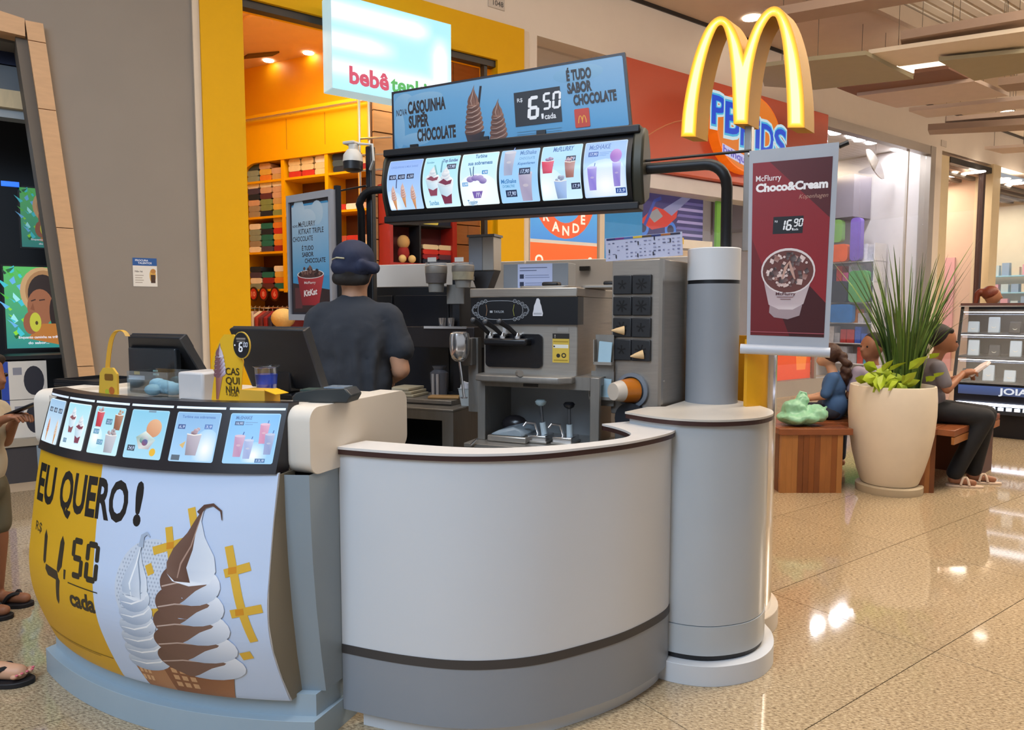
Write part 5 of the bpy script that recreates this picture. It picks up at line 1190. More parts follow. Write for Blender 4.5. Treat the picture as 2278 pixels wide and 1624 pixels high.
a.text('McFlurry', .125, .232, .012, '5a3038', w=.085, bold=.02); a.rect(.13, .222, .20, .225, '8a6468'); a.rect(.145, .213, .19, .216, '8a6468')
a.rect(x0, .068, x1, .072, 'a0505a')
a.build('print', lambda x, y, hh: rb_map(x / w, y / h, hh + .001), rb, PRINT)
p0_, p1_ = rb_map(-.08, -.01), rb_map(1.02, -.01)
MB().tube([p0_, p1_], .020, 12).build('bottom_bar', mat('bar_white', 'c0c4cc', .35), rb, smooth=True)
p1_ = rb_map(1.0, .985); p2_ = rb_map(1.10, 1.0)
MB().tube([p1_ + E2 * .02, p2_ + E2 * .02], .010, 8).build('clip', BLACK, rb)
p0_ = rb_map(-.02, .985); MB().tube([p0_ + E2 * .015, p1_ + E2 * .015], .008, 8).build('top_rod', mat('pole_grey', 'a7a9ac', .35, .5), rb)
# ---------------------------------------------------------------- framed poster behind the worker
fx = Vector((.78, -.62, 0)).normalized(); fy = Vector((.62, .78, 0)).normalized()
o0 = at_y(646, 712, 3.75); FF = Fr((o0.x, o0.y, 0), fx, fy, Z)
def ff(x, y): p = at_plane(x, y, o0, fy); q = FF.inv(p); return (q.x, q.z)
xr = ff(741, 560)[0]; zt = ff(640, 437)[1]; zb = ff(647, 712)[1]; w, h = xr, zt - zb
fp = thing('framed_poster', 'tall grey framed poster of a red ice cream cup behind the worker', 'poster', FF(w / 2, 0, zb))
for x0, x1, z0, z1 in ((0, .018, zb, zt), (w - .018, w, zb, zt), (.018, w - .018, zb, zb + .03), (.018, w - .018, zt - .035, zt)): MB(FF).bx(x0, x1, -.01, .02, z0, z1).build('frame', mat('frame_grey', 'a9a8ac', .4, .4), fp)
MB(FF).bx(.012, w - .012, .0, .015, zb + .02, zt - .02).build('board', mat('poster_edge', '241e26', .4), fp)
a = Art(.0003); W_, H_ = w, h
a.poly(rrect(.034, .04, w - .030, h - .05, .01), '3f88b0'); a.poly([(.034, .35 * h), (w - .03, .35 * h), (w - .03, h - .06), (.034, h - .06)], '5c98c0', ['4a8cae', '4a90b8', '9db4c2', 'a8b8c0'])
for x, y, r, ry in ((.12 * w + .05, .86 * h, .05, .07), (.75 * w - .03, .84 * h, .05, .06), (.45 * w, .80 * h, .07, .05)): blob(a, x, y, r, ry, '98b0be', 'b4c0c6', n=16)
a.text('NOVO', .11 * w, .742 * h, .012, KK, w=.12 * w); a.text('McFLURRY', .25 * w, .742 * h, .026, KK, w=.38 * w, bold=.01); a.text('KITKAT TRIPLE', .25 * w, .685 * h, .026, KK, w=.56 * w, bold=.01); a.text('CHOCOLATE', .11 * w, .63 * h, .024, KK, w=.46 * w, bold=.01)
a.text('\u00c9 TUDO', .32 * w, .555 * h, .022, KK, w=.26 * w); a.text('SABOR', .32 * w, .505 * h, .022, KK, w=.26 * w); a.text('CHOCOLATE', .38 * w, .455 * h, .022, KK, w=.46 * w)
a.poly([(.034, .04), (w - .03, .04), (w - .03, .24 * h), (.034, .30 * h)], '33201e'); a.rect(.05, .06, .11, .26 * h, '5a2c2c')
a.poly([(.30 * w, .12 * h), (.68 * w, .12 * h), (.80 * w, .355 * h), (.20 * w, .355 * h)], 'a82a2c', ['7a1c20', 'a02428', 'b83c3c', '8c2024']); a.poly(circ(.50 * w, .365 * h, .30 * w, 26, .035 * h), 'dcd2ca'); a.poly(circ(.50 * w, .365 * h, .28 * w, 26, .030 * h), '4a2a24')
for k in range(34):
    q = random.random() * PI; r = random.random() * .25 * w; x, y = .5 * w + r * math.cos(q), .365 * h + .06 * h * random.random() * math.sin(q); s = random.uniform(.006, .014); c = random.choice(('33201c', '5a3a30', '7a5648', '2a1816')); a.poly([(x - s, y), (x, y - s), (x + s, y + s * .3), (x, y + s)], c)
a.text('KitKat', .35 * w, .19 * h, .03, 'e8d8d0', w=.30 * w, bold=.03, rise=.1); a.text('McFlurry', .36 * w, .29 * h, .012, 'e0c8c0', w=.26 * w)
a.build('print', FF.at(0, -.001, zb).face(), fp, PRINT)
MB(FF).bx(w - .012, w + .012, .02, .045, 0, zt + .02).build('stand_post', BLACKM, fp)
# ---------------------------------------------------------------- security camera on the left post
sc_ = thing('security_camera', 'white bracket security camera with a black dome on the left black post', 'camera', KF(pa3, BF, z3 - .05))
A1, Zc = kb(785, 345, BF + .0)
MB(KF).bx(A1 - .05, A1 + .02, BF - .02, BF + .04, Zc + .055, Zc + .07).build('bracket', mat('cam_white', 'c8c4bc', .4), sc_, bevel=.004)
MB(KF).bx(A1 - .02, A1 + .02, BF - .015, BF + .03, Zc + .01, Zc + .06).build('neck', MATS['cam_white'], sc_, bevel=.008)
MB(KF).lathe([(.03, .025), (.048, .0), (.052, -.035)], (A1, BF, Zc), 20).build('housing', MATS['cam_white'], sc_, smooth=True)
MB(KF).lathe([(.05, -.035), (.05, -.075), (.03, -.085), (0, -.088)], (A1, BF, Zc), 20).build('dome', BLACK, sc_, smooth=True)
MB().tube([KF(A1 + .02, BF + .02, Zc + .06), KF(A1 + .10, BF + .03, Zc + .05), KF(A1 + .105, BF + .03, Zc - .03), KF(A1 + .07, BF + .05, Zc - .07)], .007, 8).build('cable_arm', MATS['cam_white'], sc_, smooth=True)
# ================================================================== things on the order counter
CT = 1.086
YPOP = mat('yellow_card', 'e2b01c', .5)
def ka(x, y, a): p = at_plane(x, y, E1 * a, E1); return (p.dot(E2), p.z)
def kz(x, y, z): p = at_z(x, y, z); return (p.dot(E1), p.dot(E2))
def monitor(name, tl, tr, br, lab, bl, zc=CT, b1=2.06):
    a1 = kb(br[0], br[1], b1)[0]; b0, z1 = ka(tr[0], tr[1], a1); a0 = kb(tl[0], tl[1], b0)[0]
    t = thing(name, lab, 'monitor', KF((a0 + a1) / 2, b1, zc), 'till screens')
    f = Fr(KF(0, b1, zc + .03), E1, (E2 * (b0 - b1) + Z * (z1 - zc - .03)).normalized(), (E2 * (b0 - b1) + Z * (z1 - zc - .03)).normalized().cross(E1) * -1)
    L = math.hypot(b0 - b1, z1 - zc - .03)
    abl = kb(bl[0], bl[1], b1)[0]
    MB(f).prism([(abl, 0), (a1, 0), (a1, L), (a0, L)], -.02, .0).build('screen_back', mat('till_black', '17181c', .5), t, bevel=.006)
    MB(f).bx(a0 + .0, a1, L - .06, L, -.028, -.02).build('top_lip', mat('till_lip', '2a2b30', .4), t, bevel=.004)
    MB(f).bx(a1 - .008, a1 + .002, 0, L, -.022, .008).build('side_trim', mat('till_trim', '3c3d40', .35), t)
    MB(f).prism(rrect(a0 + .10, .05, a1 - .10, L * .55, .02), -.05, -.02).build('rear_housing', mat('till_black', '17181c', .5), t)
    m = (a0 + a1) / 2
    MB(KF).bx(m - .07, m + .07, b1 - .06, b1 + .07, zc, zc + .02).build('foot', BLACK, t, bevel=.006)
    MB(KF).bx(m - .04, m + .04, b1 - .03, b1 + .03, zc + .02, zc + .12).build('stem', BLACK, t, bevel=.006)
    return t, f, a0, a1, L
t1 = monitor('till_monitor', (283, 750), (405, 752), (468, 884), 'black till screen seen from behind at the left end of the order counter', (292, 884))
t2 = monitor('till_monitor', (508, 730), (680, 734), (724, 872), 'black till screen seen from behind beside the worker', (560, 872))
bd = 1.95; d0_, d1_ = kb(287, 850, bd)[0], kb(392, 850, bd)[0]; dz_ = kb(340, 774, bd)[1]
MB(KF).bx(d0_, d1_, bd, bd + .03, CT, dz_).build('customer_display', mat('display_dark', '22262a', .15), t1[0], bevel=.006)
MB(KF).bx(d0_ - .02, d0_ + .03, bd + .03, bd + .09, CT, kb(300, 770, bd)[1]).build('arm', BLACK, t1[0], bevel=.008)
a = Art(); a.rect(.03, .05, .06, .062, 'b09a3a'); a.rect(.13, .05, .16, .058, '8ab0ac'); a.rect(.13, .064, .155, .07, '8ab0ac'); a.rect(.0, .03, .085, .046, 'a8b4c4'); a.build('display_print', lambda x, y, h: KF(d0_ + x, bd - h, CT + y + .02), t1[0], PRINT)

def kbx(x, y, b): return kb(x, y, b)
bp = 1.80
aa0, aa1 = kb(396, 880, bp)[0], kb(452, 880, bp)[0]; zt_ = kb(420, 828, bp)[1]
t = thing('receipt_printer', 'pale grey receipt printer under the left till screen', 'printer', KF(aa0, bp, CT))
MB(KF).bx(aa0, aa1, bp, bp + .13, CT, zt_).build('body', mat('printer_grey', 'c4c2c2', .4), t, bevel=.008)
MB(KF).bx(aa0 + .015, aa1 - .015, bp - .003, bp + .0, CT + .01, CT + .014).build('slot', BLACK, t)
aa0, aa1 = kb(284, 880, bp)[0], kb(374, 880, bp)[0]
t = thing('acrylic_tray', 'clear acrylic bin with a crumpled blue cloth next to the receipt printer', 'tray', KF(aa0, bp, CT))
GL2 = glass_mat('acrylic', (.92, .94, .95), .2)
for x0, x1, y0, y1 in ((aa0, aa1, bp, bp + .004), (aa0, aa1, bp + .12, bp + .124), (aa0, aa0 + .004, bp, bp + .124), (aa1 - .004, aa1, bp, bp + .124)): MB(KF).bx(x0, x1, y0, y1, CT, CT + .10).build('wall', GL2, t)
MB(KF).bx(aa0, aa1, bp, bp + .124, CT, CT + .004).build('base', mat('tray_grey', 'a09e9c', .5), t)
b = MB(KF); random.seed(2)
for k in range(7): b.ball((lerp(aa0, aa1, .3 + .09 * k), bp + .06 + random.uniform(-.02, .02), CT + .03 + random.uniform(0, .02)), .026, 10, 6, (1.3, 1, .8))
tag(b.build('cloth', mat('blue_cloth', '8fbcd0', .9, bump=.5, scale=30), smooth=True), 'crumpled pale blue cloth inside the clear acrylic bin', 'cloth')
aa0, aa1 = kb(118, 836, 1.98)[0], kb(220, 836, 1.98)[0]
t = thing('cash_tray', 'flat black plastic tray at the left end of the order counter', 'tray', KF(aa0, 1.98, CT))
MB(KF).bx(aa0, aa1, 1.98, 2.2, CT, CT + .016).build('base', BLACK, t, bevel=.004)
for x0, x1, y0, y1 in ((aa0, aa1, 1.98, 1.99), (aa0, aa1, 2.19, 2.2), (aa0, aa0 + .01, 1.98, 2.2), (aa1 - .01, aa1, 1.98, 2.2)): MB(KF).bx(x0, x1, y0, y1, CT + .016, CT + .03).build('rim', BLACK, t)
# yellow tag on a looped strap
bs = 1.80
A0, Z0 = kb(245, 850, bs); t = thing('strap_tag', 'yellow plastic tag on a looped strap hanging over the menu strip', 'tag', KF(A0, bs, CT))
lp_ = [kb(x, y, bs) for x, y in ((282, 748), (276, 738), (266, 734), (256, 738), (248, 752), (243, 775), (240, 800), (238, 822))]
q = smooth_line(lp_, 4)
b = MB(KF); b.strip([(p[0] - .007, bs, p[1]) for p in q], [(p[0] + .007, bs + .006, p[1]) for p in q]); o = b.build('strap', mat('strap_yellow', 'd8a032', .4), t); md = o.modifiers.new('s', 'SOLIDIFY'); md.thickness = .004
b = MB(KF); P = [kb(x, y, bs) for x, y in ((231, 818), (252, 818), (262, 832), (263, 878), (222, 876), (224, 830))]; b.prism(P, bs - .004, bs + .004, 'y'); b.build('tag_plate', mat('tag_yellow', 'd2a838', .4), t)
a = Art(); a.poly(rrect(-.022, .006, .022, .03, .006), '7a5210'); a.circ(-.012, -.035, .010, 'a8b030'); a.circ(.012, -.03, .014, 'b06028'); a.build('print', lambda x, y, h: KF(A0 + x, bs - .004 - h, Z0 + y), t, PRINT)
# die cut cardboard cone display
bc = 1.80
t = thing('cone_display', 'yellow cardboard cone display with a round black price disc', 'display', KF(kb(520, 890, bc)[0], bc, CT))
P = [kb(x, y, bc) for x, y in ((470, 893), (474, 855), (478, 830), (470, 815), (472, 800), (480, 778), (490, 755), (498, 744), (520, 744), (540, 800), (541, 805), (536, 868), (536, 897))]
MB(KF).prism(P, bc, bc + .004, 'y').build('card', YPOP, t)
ca, cz = kb(538, 768, bc - .012); MB(KF).prism(circ(ca, cz, .036, 28, .044), bc - .014, bc - .010, 'y').build('disc', mat('disc_rim', 'c8a438', .4), t)
a = Art(.0002); a.poly(circ(0, 0, .033, 28, .041), '17161a'); a.rect(-.020, .018, .018, .024, '8a8078'); a.rect(-.018, .010, .016, .015, '6a645e'); a.seg7('6', -.012, -.022, .032, 'f0f2f6', th=.16, shear=.1); a.seg7('00', .008, -.006, .016, 'd0d4e0', th=.16); a.circ(-.026, .0, .003, 'f0f0f0'); a.build('price_print', lambda x, y, h: KF(ca + x, bc - .0145 - h, cz + y), t, PRINT)
ox, oz = kb(473, 893, bc); sx = kb(536, 893, bc)[0] - ox
a = Art(.0002); 
a.poly([(.15 * sx, .098), (.42 * sx, .098), (.22 * sx, .008), (.14 * sx, .008)], 'a8685c', ['8a4c48', 'c08a70', 'a06a5c', '84483c']); swirl(a, .30 * sx, .085, .056, .112, '8a6a78', 'ece8f4', 5, dark2='6a4044', light2='a88088', lean=.25, curl=False)
for k, w_ in enumerate(('CAS', 'QUI', 'NHA')): a.text(w_, .50 * sx, .092 - k * .030, .023, '3a2c10', w=.48 * sx, bold=.015)
a.text('+ \u00c1GUA', .50 * sx, .022, .011, '6a5418', w=.42 * sx); a.build('print', lambda x, y, h: KF(ox + x, bc - h - .0005, oz + y), t, PRINT)
x0, x1 = kb(534, 893, bc)[0], kb(590, 893, bc)[0]; zz = kb(560, 868, bc)[1]
MB(KF).bx(x0, x1, bc - .002, bc + .07, CT, zz).build('box_base', mat('card_tan', 'd9a838', .5), t); MB(KF).box((x1 + .02, bc + .03, zz - .004), (.05, .06, .002), ry=.25).build('flap', YPOP, t)
# blue cup
bq = 1.90; qa = kb(594, 890, bq)[0]; qt = kb(594, 818, bq)[1]
t = thing('plastic_cup', 'clear plastic cup with a blue print beside the cone display', 'cup', KF(qa, bq, CT))
MB(KF).lathe([(.029, 0), (.038, qt - CT), (.0395, qt - CT + .002), (.037, qt - CT), (.028, .002)], (qa, bq, CT), 24).build('cup', glass_mat('clear_plastic', (.9, .93, .97), .2), t, smooth=True)
MB(KF).lathe([(.0285, .004), (.0368, (qt - CT) * .82)], (qa, bq, CT), 24).build('blue_sleeve', mat('cup_blue', '2f49b8', .3, var=.35, scale=30), t, smooth=True)
MB(KF).lathe([(.038, 0), (.046, .004), (.046, .007), (.037, .007)], (qa + .003, bq, qt), 24).build('rim', glass_mat('clear_plastic', (.9, .93, .97), .2), t, smooth=True)
# card reader on the white end cap
fk = KF.at(-1.485, 1.93, 1.101).rot(12)
t = thing('card_reader', 'black card payment terminal lying on the white counter end', 'card reader', fk.o)
MB(fk).prism([(-.10, 0), (.09, 0), (.105, .025), (.085, .048), (-.02, .042), (-.09, .030), (-.105, .016)], -.045, .045, 'y').build('body', mat('reader_black', '33383a', .35), t, bevel=.005)
MB(fk).bx(.005, .075, -.034, .034, .046, .050).build('screen', mat('reader_screen', '8a98a8', .15), t); MB(fk).bx(-.08, -.01, -.032, .032, .034, .040).build('keypad', mat('reader_keys', '3a4a44', .5), t)
MB(fk).bx(-.099, -.085, -.025, .025, .006, .014).build('card_slot', BLACK, t)
# ================================================================== kiosk back: partition, table, machines
DSTEEL = STEELD
bk = thing('back_partition', 'low white partition panel behind the kiosk machines', 'partition', KF(-1.4, 3.95, 0))
for a0, a1 in ((-2.85, -2.25), (-2.245, -1.60), (-1.595, -1.0), (-.995, -.42)): MB(KF).bx(a0, a1, 3.95, 3.98, 0, kb(900, 588, 3.95)[1]).build('panel', mat('partition_white', 'c9c6c2', .5), bk, bevel=.004)
p = KF(kb(1300, 597, 3.93)[0], 3.94, kb(1300, 597, 3.93)[1]); MB(KF).bx(KF.inv(p).x - .03, KF.inv(p).x + .03, 3.93, 3.95, p.z - .012, p.z + .012).build('latch', DKMET, bk)
# dark cabinet behind the worker
t = thing('tall_cabinet', 'black steel cabinet behind the worker against the partition', 'cabinet', KF(-1.9, 3.6, 0))
ca0, ca1 = kb(838, 700, 3.5)[0], kb(1010, 700, 3.5)[0]; czt = kb(930, 637, 3.5)[1]
MB(KF).bx(ca0 - .25, ca1, 3.5, 3.92, .1, czt).build('body', mat('cabinet_black', '101116', .4), t, bevel=.006)
for k in range(2): MB(KF).bx(ca0 - .23 + k * .36, ca0 + .11 + k * .36, 3.492, 3.5, .15, czt - .05).build('door', mat('cabinet_door', '14151b', .3), t, bevel=.003)
for k in range(2): MB(KF).bx(ca0 - .2, ca1 - .03, 3.52, 3.9, 0, .1).build('foot', BLACK, t)
# stainless prep table: near corner towards the customer
TZ = .925
pc = kz(1008, 912, TZ)
def tl(x, y): return kz(x, y, TZ)
L0 = tl(860, 893); R0 = tl(1062, 901)
t = thing('prep_table', 'stainless prep table with open compartment left of the ice cream machine', 'table', KF(pc[0] - .2, pc[1] + .2, 0))
ax0, ax1, by0, by1 = pc[0] - .55, pc[0], pc[1], pc[1] + .42
MB(KF).bx(ax0, ax1, by0, by1, TZ - .012, TZ).build('top', STEELD, t, bevel=.003)
wall_t = .03; zsh = TZ - .17
MB(KF).bx(ax1 - wall_t - .03, ax1, by0, by1, 0, TZ - .012).build('side_panel', DSTEEL, t); MB(KF).bx(ax0, ax0 + wall_t, by0, by1, 0, TZ - .012).build('side_panel', DSTEEL, t)
MB(KF).bx(ax0, ax1 - .06, by1 - .02, by1, 0, TZ - .012).build('back_panel', mat('inside_dark', '2a2a2c', .5, .5), t); MB(KF).bx(ax0, ax1 - .06, by0, by1 - .02, zsh - .2, zsh - .19).build('shelf', DSTEEL, t)
MB(KF).bx(ax0 + .03, ax1 - .06, by0, by0 + .012, TZ - .055, TZ - .012).build('rail', DSTEEL, t)
for k in range(2): MB(KF).bx(ax1 - .062 - .16 * (k + 1), ax1 - .066 - .16 * k, by0, by0 + .015, .1, zsh - .2).build('drawer', DSTEEL, t, bevel=.003)
for k in range(4):
    b = MB(KF); b.box((ax1 - .13 + .01 * (k % 2), by0 + .10, zsh - .185 + k * .018), (.12, .12, .012), rz=.2 * k, ry=.05 * (-1) ** k); tag(b.build('yellow_bag', mat('bag_yellow', 'c9b818', .45), bevel=.004), ['lowest', 'second', 'third', 'topmost'][k] + ' folded yellow bag of the pile inside the prep table', 'bag', 'folded yellow bags')
b = MB(KF); b.box((ax1 - .38, by0 + .1, zsh - .175), (.12, .1, .03)); tag(b.build('wipe_packet', mat('packet', '8aa0b4', .5), bevel=.01), 'pale blue wipe packet inside the prep table', 'packet')
# goods on the table, standing on a low steel riser
ra0, rz_ = kb(880, 884, 3.14); ra1, rz2 = kb(1004, 893, 3.14); RZ = (rz_ + rz2) / 2
t = thing('steel_riser', 'low dark steel riser box on top of the prep table', 'riser', KF((ra0 + ra1) / 2, 3.14, TZ))
MB(KF).bx(ra0 - .1, ra1, 3.14, 3.43, TZ, RZ).build('box', STEELD, t, bevel=.003); MB(KF).bx(ra0 - .1, ra1, 3.136, 3.14, TZ + .004, TZ + .008).build('seam', BLACK, t)
x = kb(905, 868, 3.24)[0]
for k in range(3):
    b = MB(KF); b.bx(x - .09 + k * .006, x + .075 - k * .014, 3.18, 3.34, RZ + .001 + k * .016, RZ + .015 + k * .016); tag(b.build('tray_lid', mat('lid_cream', 'b7ad94', .6), bevel=.003), ['lower', 'middle', 'upper'][k] + ' cream plastic lid in the stack on the prep table', 'lid', 'cream lids')
x = kb(985, 878, 3.2)[0]
b = MB(KF); b.box((x, 3.22, RZ + .008), (.16, .08, .012), rz=.3); tag(b.build('cutting_board', mat('board_wood', 'b08c5c', .5), bevel=.003), 'thin wooden board lying on the steel riser', 'board')
x = kb(975, 850, 3.33)[0]; y = 3.34
t = thing('cup_bag', 'tall bag of cups wrapped in crinkled clear film on the steel riser', 'bag', KF(x, y, RZ))
b = MB(KF); b.lathe([(.045, 0.001), (.05, .08), (.052, .12), (.03, .135), (.042, .155)], (x, y, RZ), 18, sx=1, sy=.8); b.build('film', mat('crinkle_film', '5a5a60', .2, bump=1, scale=25), t, smooth=True)
for k in range(2): MB(KF).cyl((x - .012 + k * .026, y - .044, RZ + .005), .008, .11, 10).build('cup_stack', mat('cup_stack', 'a8a4a4', .4), t)
x, y = kb(1036, 880, 3.16)[0], 3.2
t = thing('white_tub', 'white plastic tub stuffed with packets beside the machine', 'tub', KF(x, y, TZ))
MB(KF).lathe([(.042, 0.001), (.058, .085), (.062, .088), (.056, .085), (.040, .004)], (x, y, TZ), 4, a0=PI / 4, a1=PI / 4 + 2 * PI).build('tub', mat('tub_white', 'c6d2d8', .4), t)
for k in range(3): MB(KF).box((x - .02 + .018 * k, y, TZ + .09), (.05, .02, .05), rz=.3 * k, ry=.3 - .2 * k).build('packet', mat('packet_white', 'd4d4dc', .5), t)
# steel shelf with chrome cups, mixer head
sa0, sz0 = kb(900, 725, 3.25); sa1 = kb(1055, 735, 3.25)[0]
t = thing('steel_shelf', 'dark steel shelf box with a bright front lip behind the worker', 'shelf', KF(sa0, 3.25, sz0))
MB(KF).bx(sa0, sa1, 3.25, 3.48, sz0 - .11, sz0 - .004).build('box', mat('shelf_dark', '332f30', .4, .6), t, bevel=.003); MB(KF).bx(sa0 + .12, sa1 - .04, 3.242, 3.25, sz0 - .012, sz0).build('lip', CHROME, t)
for k, px_ in enumerate((984, 997)):
    x = kb(px_, 715, 3.3)[0]; tag(MB(KF).lathe([(.016, 0), (.02, .045), (.017, .045), (.014, .004)], (x, 3.30 + k * .03, sz0 - .003), 16).build('steel_cup', CHROME, smooth=True), ('left' if k == 0 else 'right') + ' small polished cup on the dark steel shelf', 'cup', 'small steel cups')
bm_ = 2.92; ma, mz = kb(1022, 745, bm_)
t = thing('drink_mixer', 'chrome spindle mixer with a bullet shaped motor head beside the machine', 'mixer', KF(ma, bm_, TZ))
zt_, zm_, ze_ = kb(1022, 738, bm_)[1], kb(1022, 805, bm_)[1], kb(1034, 884, bm_)[1]
hh = zt_ - zm_
MB(KF).lathe([(0, hh), (.030, hh), (.043, hh * .94), (.046, hh * .82), (.046, hh * .42), (.043, hh * .26), (.035, hh * .12), (.022, hh * .03), (0, 0)], (ma, bm_, zm_), 24).build('motor_head', CHROME, t, smooth=True)
MB().tube([KF(ma, bm_, zm_), KF(ma + .012, bm_, lerp(zm_, ze_, .5)), KF(ma + .022, bm_, ze_)], .006, 8).build('spindle', CHROME, t)
MB(KF).cyl((ma + .022, bm_, ze_ - .004), .016, .005, 14).build('agitator', CHROME, t)
MB(KF).bx(ma - .01, ma + .04, bm_ + .045, bm_ + .09, zm_ - .02, zt_ - .03).build('bracket', mat('mixer_grey', '6e6b68', .4), t, bevel=.005)
MB(KF).bx(ma + .0, ma + .05, bm_ + .09, bm_ + .13, TZ, zt_ - .03).build('stand', DSTEEL, t)
# topping dispensers and hopper
def jar(px_, py0, py1, b_, fill, lab):
    a_, z1_ = kb(px_, py0, b_); z0_ = kb(px_, py1, b_)[1]; H_ = z1_ - z0_
    t = thing('topping_jar', lab, 'dispenser', KF(a_, b_, z0_), 'topping jars'); r = .058
    MB(KF).lathe([(r * .98, H_ * .62), (r, H_ * .64), (r, H_ * .86), (r * .95, H_ * .88)], (a_, b_, z0_), 24).build('steel_ring', STEEL, t, smooth=True)
    MB(KF).lathe([(r * .9, H_ * .30), (r * .97, H_ * .62)], (a_, b_, z0_), 24).build('contents', fill, t, smooth=True)
    MB(KF).lathe([(r * .66, 0), (r * .72, H_ * .28), (r * .9, H_ * .31)], (a_, b_, z0_), 24).build('measure_cup', mat('frosted', '8d8a84', .35, .2), t, smooth=True)
    MB(KF).lathe([(0, H_ * .88), (r * .95, H_ * .88), (r * .95, H_ * .98), (0, H_ * .98)], (a_, b_, z0_), 24).build('clear_lid', glass_mat('clear_plastic', (.9, .93, .97), .2), t, smooth=True)
    MB(KF).bx(a_ - .03, a_ + .02, b_ - .035, b_ - .033, z1_ + .0, z1_ + .022).build('label_card', mat('label_card', 'd8d0c4', .6), t)
    return a_, z0_, z1_
BJ = 3.3
j1 = jar(970, 583, 650, BJ, mat('jar_brown', '5a5350', .5, var=.2, scale=60), 'topping dispenser jar with grey brown crumbs nearest the worker')
j2 = jar(1030, 583, 640, BJ, mat('jar_cream', '9a9078', .5, var=.25, scale=60), 'topping dispenser jar with cream crumbs beside the grey hopper')
t = thing('jar_stand', 'black stand holding the two topping jars', 'stand', KF((j1[0] + j2[0]) / 2, BJ + .06, 0))
m_ = (j1[0] + j2[0]) / 2
MB(KF).bx(m_ - .02, m_ + .02, BJ + .07, BJ + .10, RZ + .015, j1[2] - .02).build('post', BLACK, t); MB(KF).bx(m_ - .05, m_ + .05, BJ + .062, BJ + .07, j1[1] - .06, j1[1] + .04).build('plate', DSTEEL, t)
MB(KF).bx(m_ - .05, m_ + .05, BJ + .06, BJ + .12, RZ + .001, RZ + .015).build('base', BLACK, t)
hb_ = 3.42; ha0, hz1 = kb(1042, 528, hb_); ha1 = kb(1098, 528, hb_)[0]; hz0 = kb(1070, 602, hb_)[1]
t = thing('powder_hopper', 'tall grey box hopper with a lid standing behind the machine', 'dispenser', KF((ha0 + ha1) / 2, hb_, hz0))
MB(KF).bx(ha0, lerp(ha0, ha1, .55), hb_, hb_ + .1, hz0, hz1).build('grey_face', mat('hopper_grey', '8a8e96', .35), t, bevel=.004); MB(KF).bx(lerp(ha0, ha1, .55), ha1, hb_, hb_ + .1, hz0, hz1).build('body', mat('hopper_body', 'a29c94', .4), t, bevel=.004)
MB(KF).bx(ha0 - .006, ha1 + .006, hb_ - .006, hb_ + .106, hz1, hz1 + .012).build('lid', mat('hopper_lid', '6a6a6e', .4), t)
b = MB(KF); m_ = (ha0 + ha1) / 2; b.prism([(ha0, hz0), (ha1, hz0), (m_ + .03, hz0 - .10), (m_ - .03, hz0 - .10)], hb_ + .01, hb_ + .09, 'y'); b.build('chute', mat('chute_dark', '3c3a3c', .4), t)
MB(KF).cyl((m_ - .05, hb_ - .01, hz0 - .05), .016, .02, 14).build('knob', mat('knob_grey', 'b8b8bc', .3), t); MB(KF).bx(m_ - .025, m_ + .025, hb_ + .03, hb_ + .08, .9, hz0 - .10).build('leg', BLACK, t)

# ---------------------------------------------------------------- soft serve machine
BS = 2.95
sm = thing('soft_serve_machine', 'stainless soft serve machine with black control panel and three handles', 'ice cream machine', KF(-1.2, BS, 0))
def q(x, y, b=BS): return kb(x, y, b)
mL, mR = q(1030, 650)[0], q(1284, 655)[0]; zt0 = (q(1100, 640)[1] + q(1284, 640)[1]) / 2; zt1 = (q(1284, 662)[1] + q(1100, 660)[1]) / 2; zb0 = (q(1284, 722)[1] + q(1100, 722)[1]) / 2
DEP = .60
mS = q(1072, 780)[0]
zlow = q(1180, 832)[1]
MB(KF).bx(mS, mR - .004, BS + .02, BS + DEP, zlow - .05, zb0 + .02).build('body', STEEL, sm, bevel=.006)
b = MB(KF); fp_ = [(mL + .02, BS + DEP), (mL + .0, BS + .10), (mL + .02, BS + .03), (mL + .07, BS), (mR, BS), (mR, BS + DEP)]
b.prism(fp_, zt1, zt0).build('steel_band', STEEL, sm, bevel=.005)
b = MB(KF); b.prism([(mL + .005, BS + .10), (mL + .025, BS + .03), (mL + .075, BS + .004), (mR + .002, BS + .004), (mR + .002, BS + .085), (mL + .005, BS + .12)], zb0, zt1).build('control_panel', mat('panel_black', '101218', .3), sm)
MB(KF).bx(mL + .03, mR - .002, BS + .085, BS + DEP, zb0, zt1).build('upper_body', STEEL, sm)
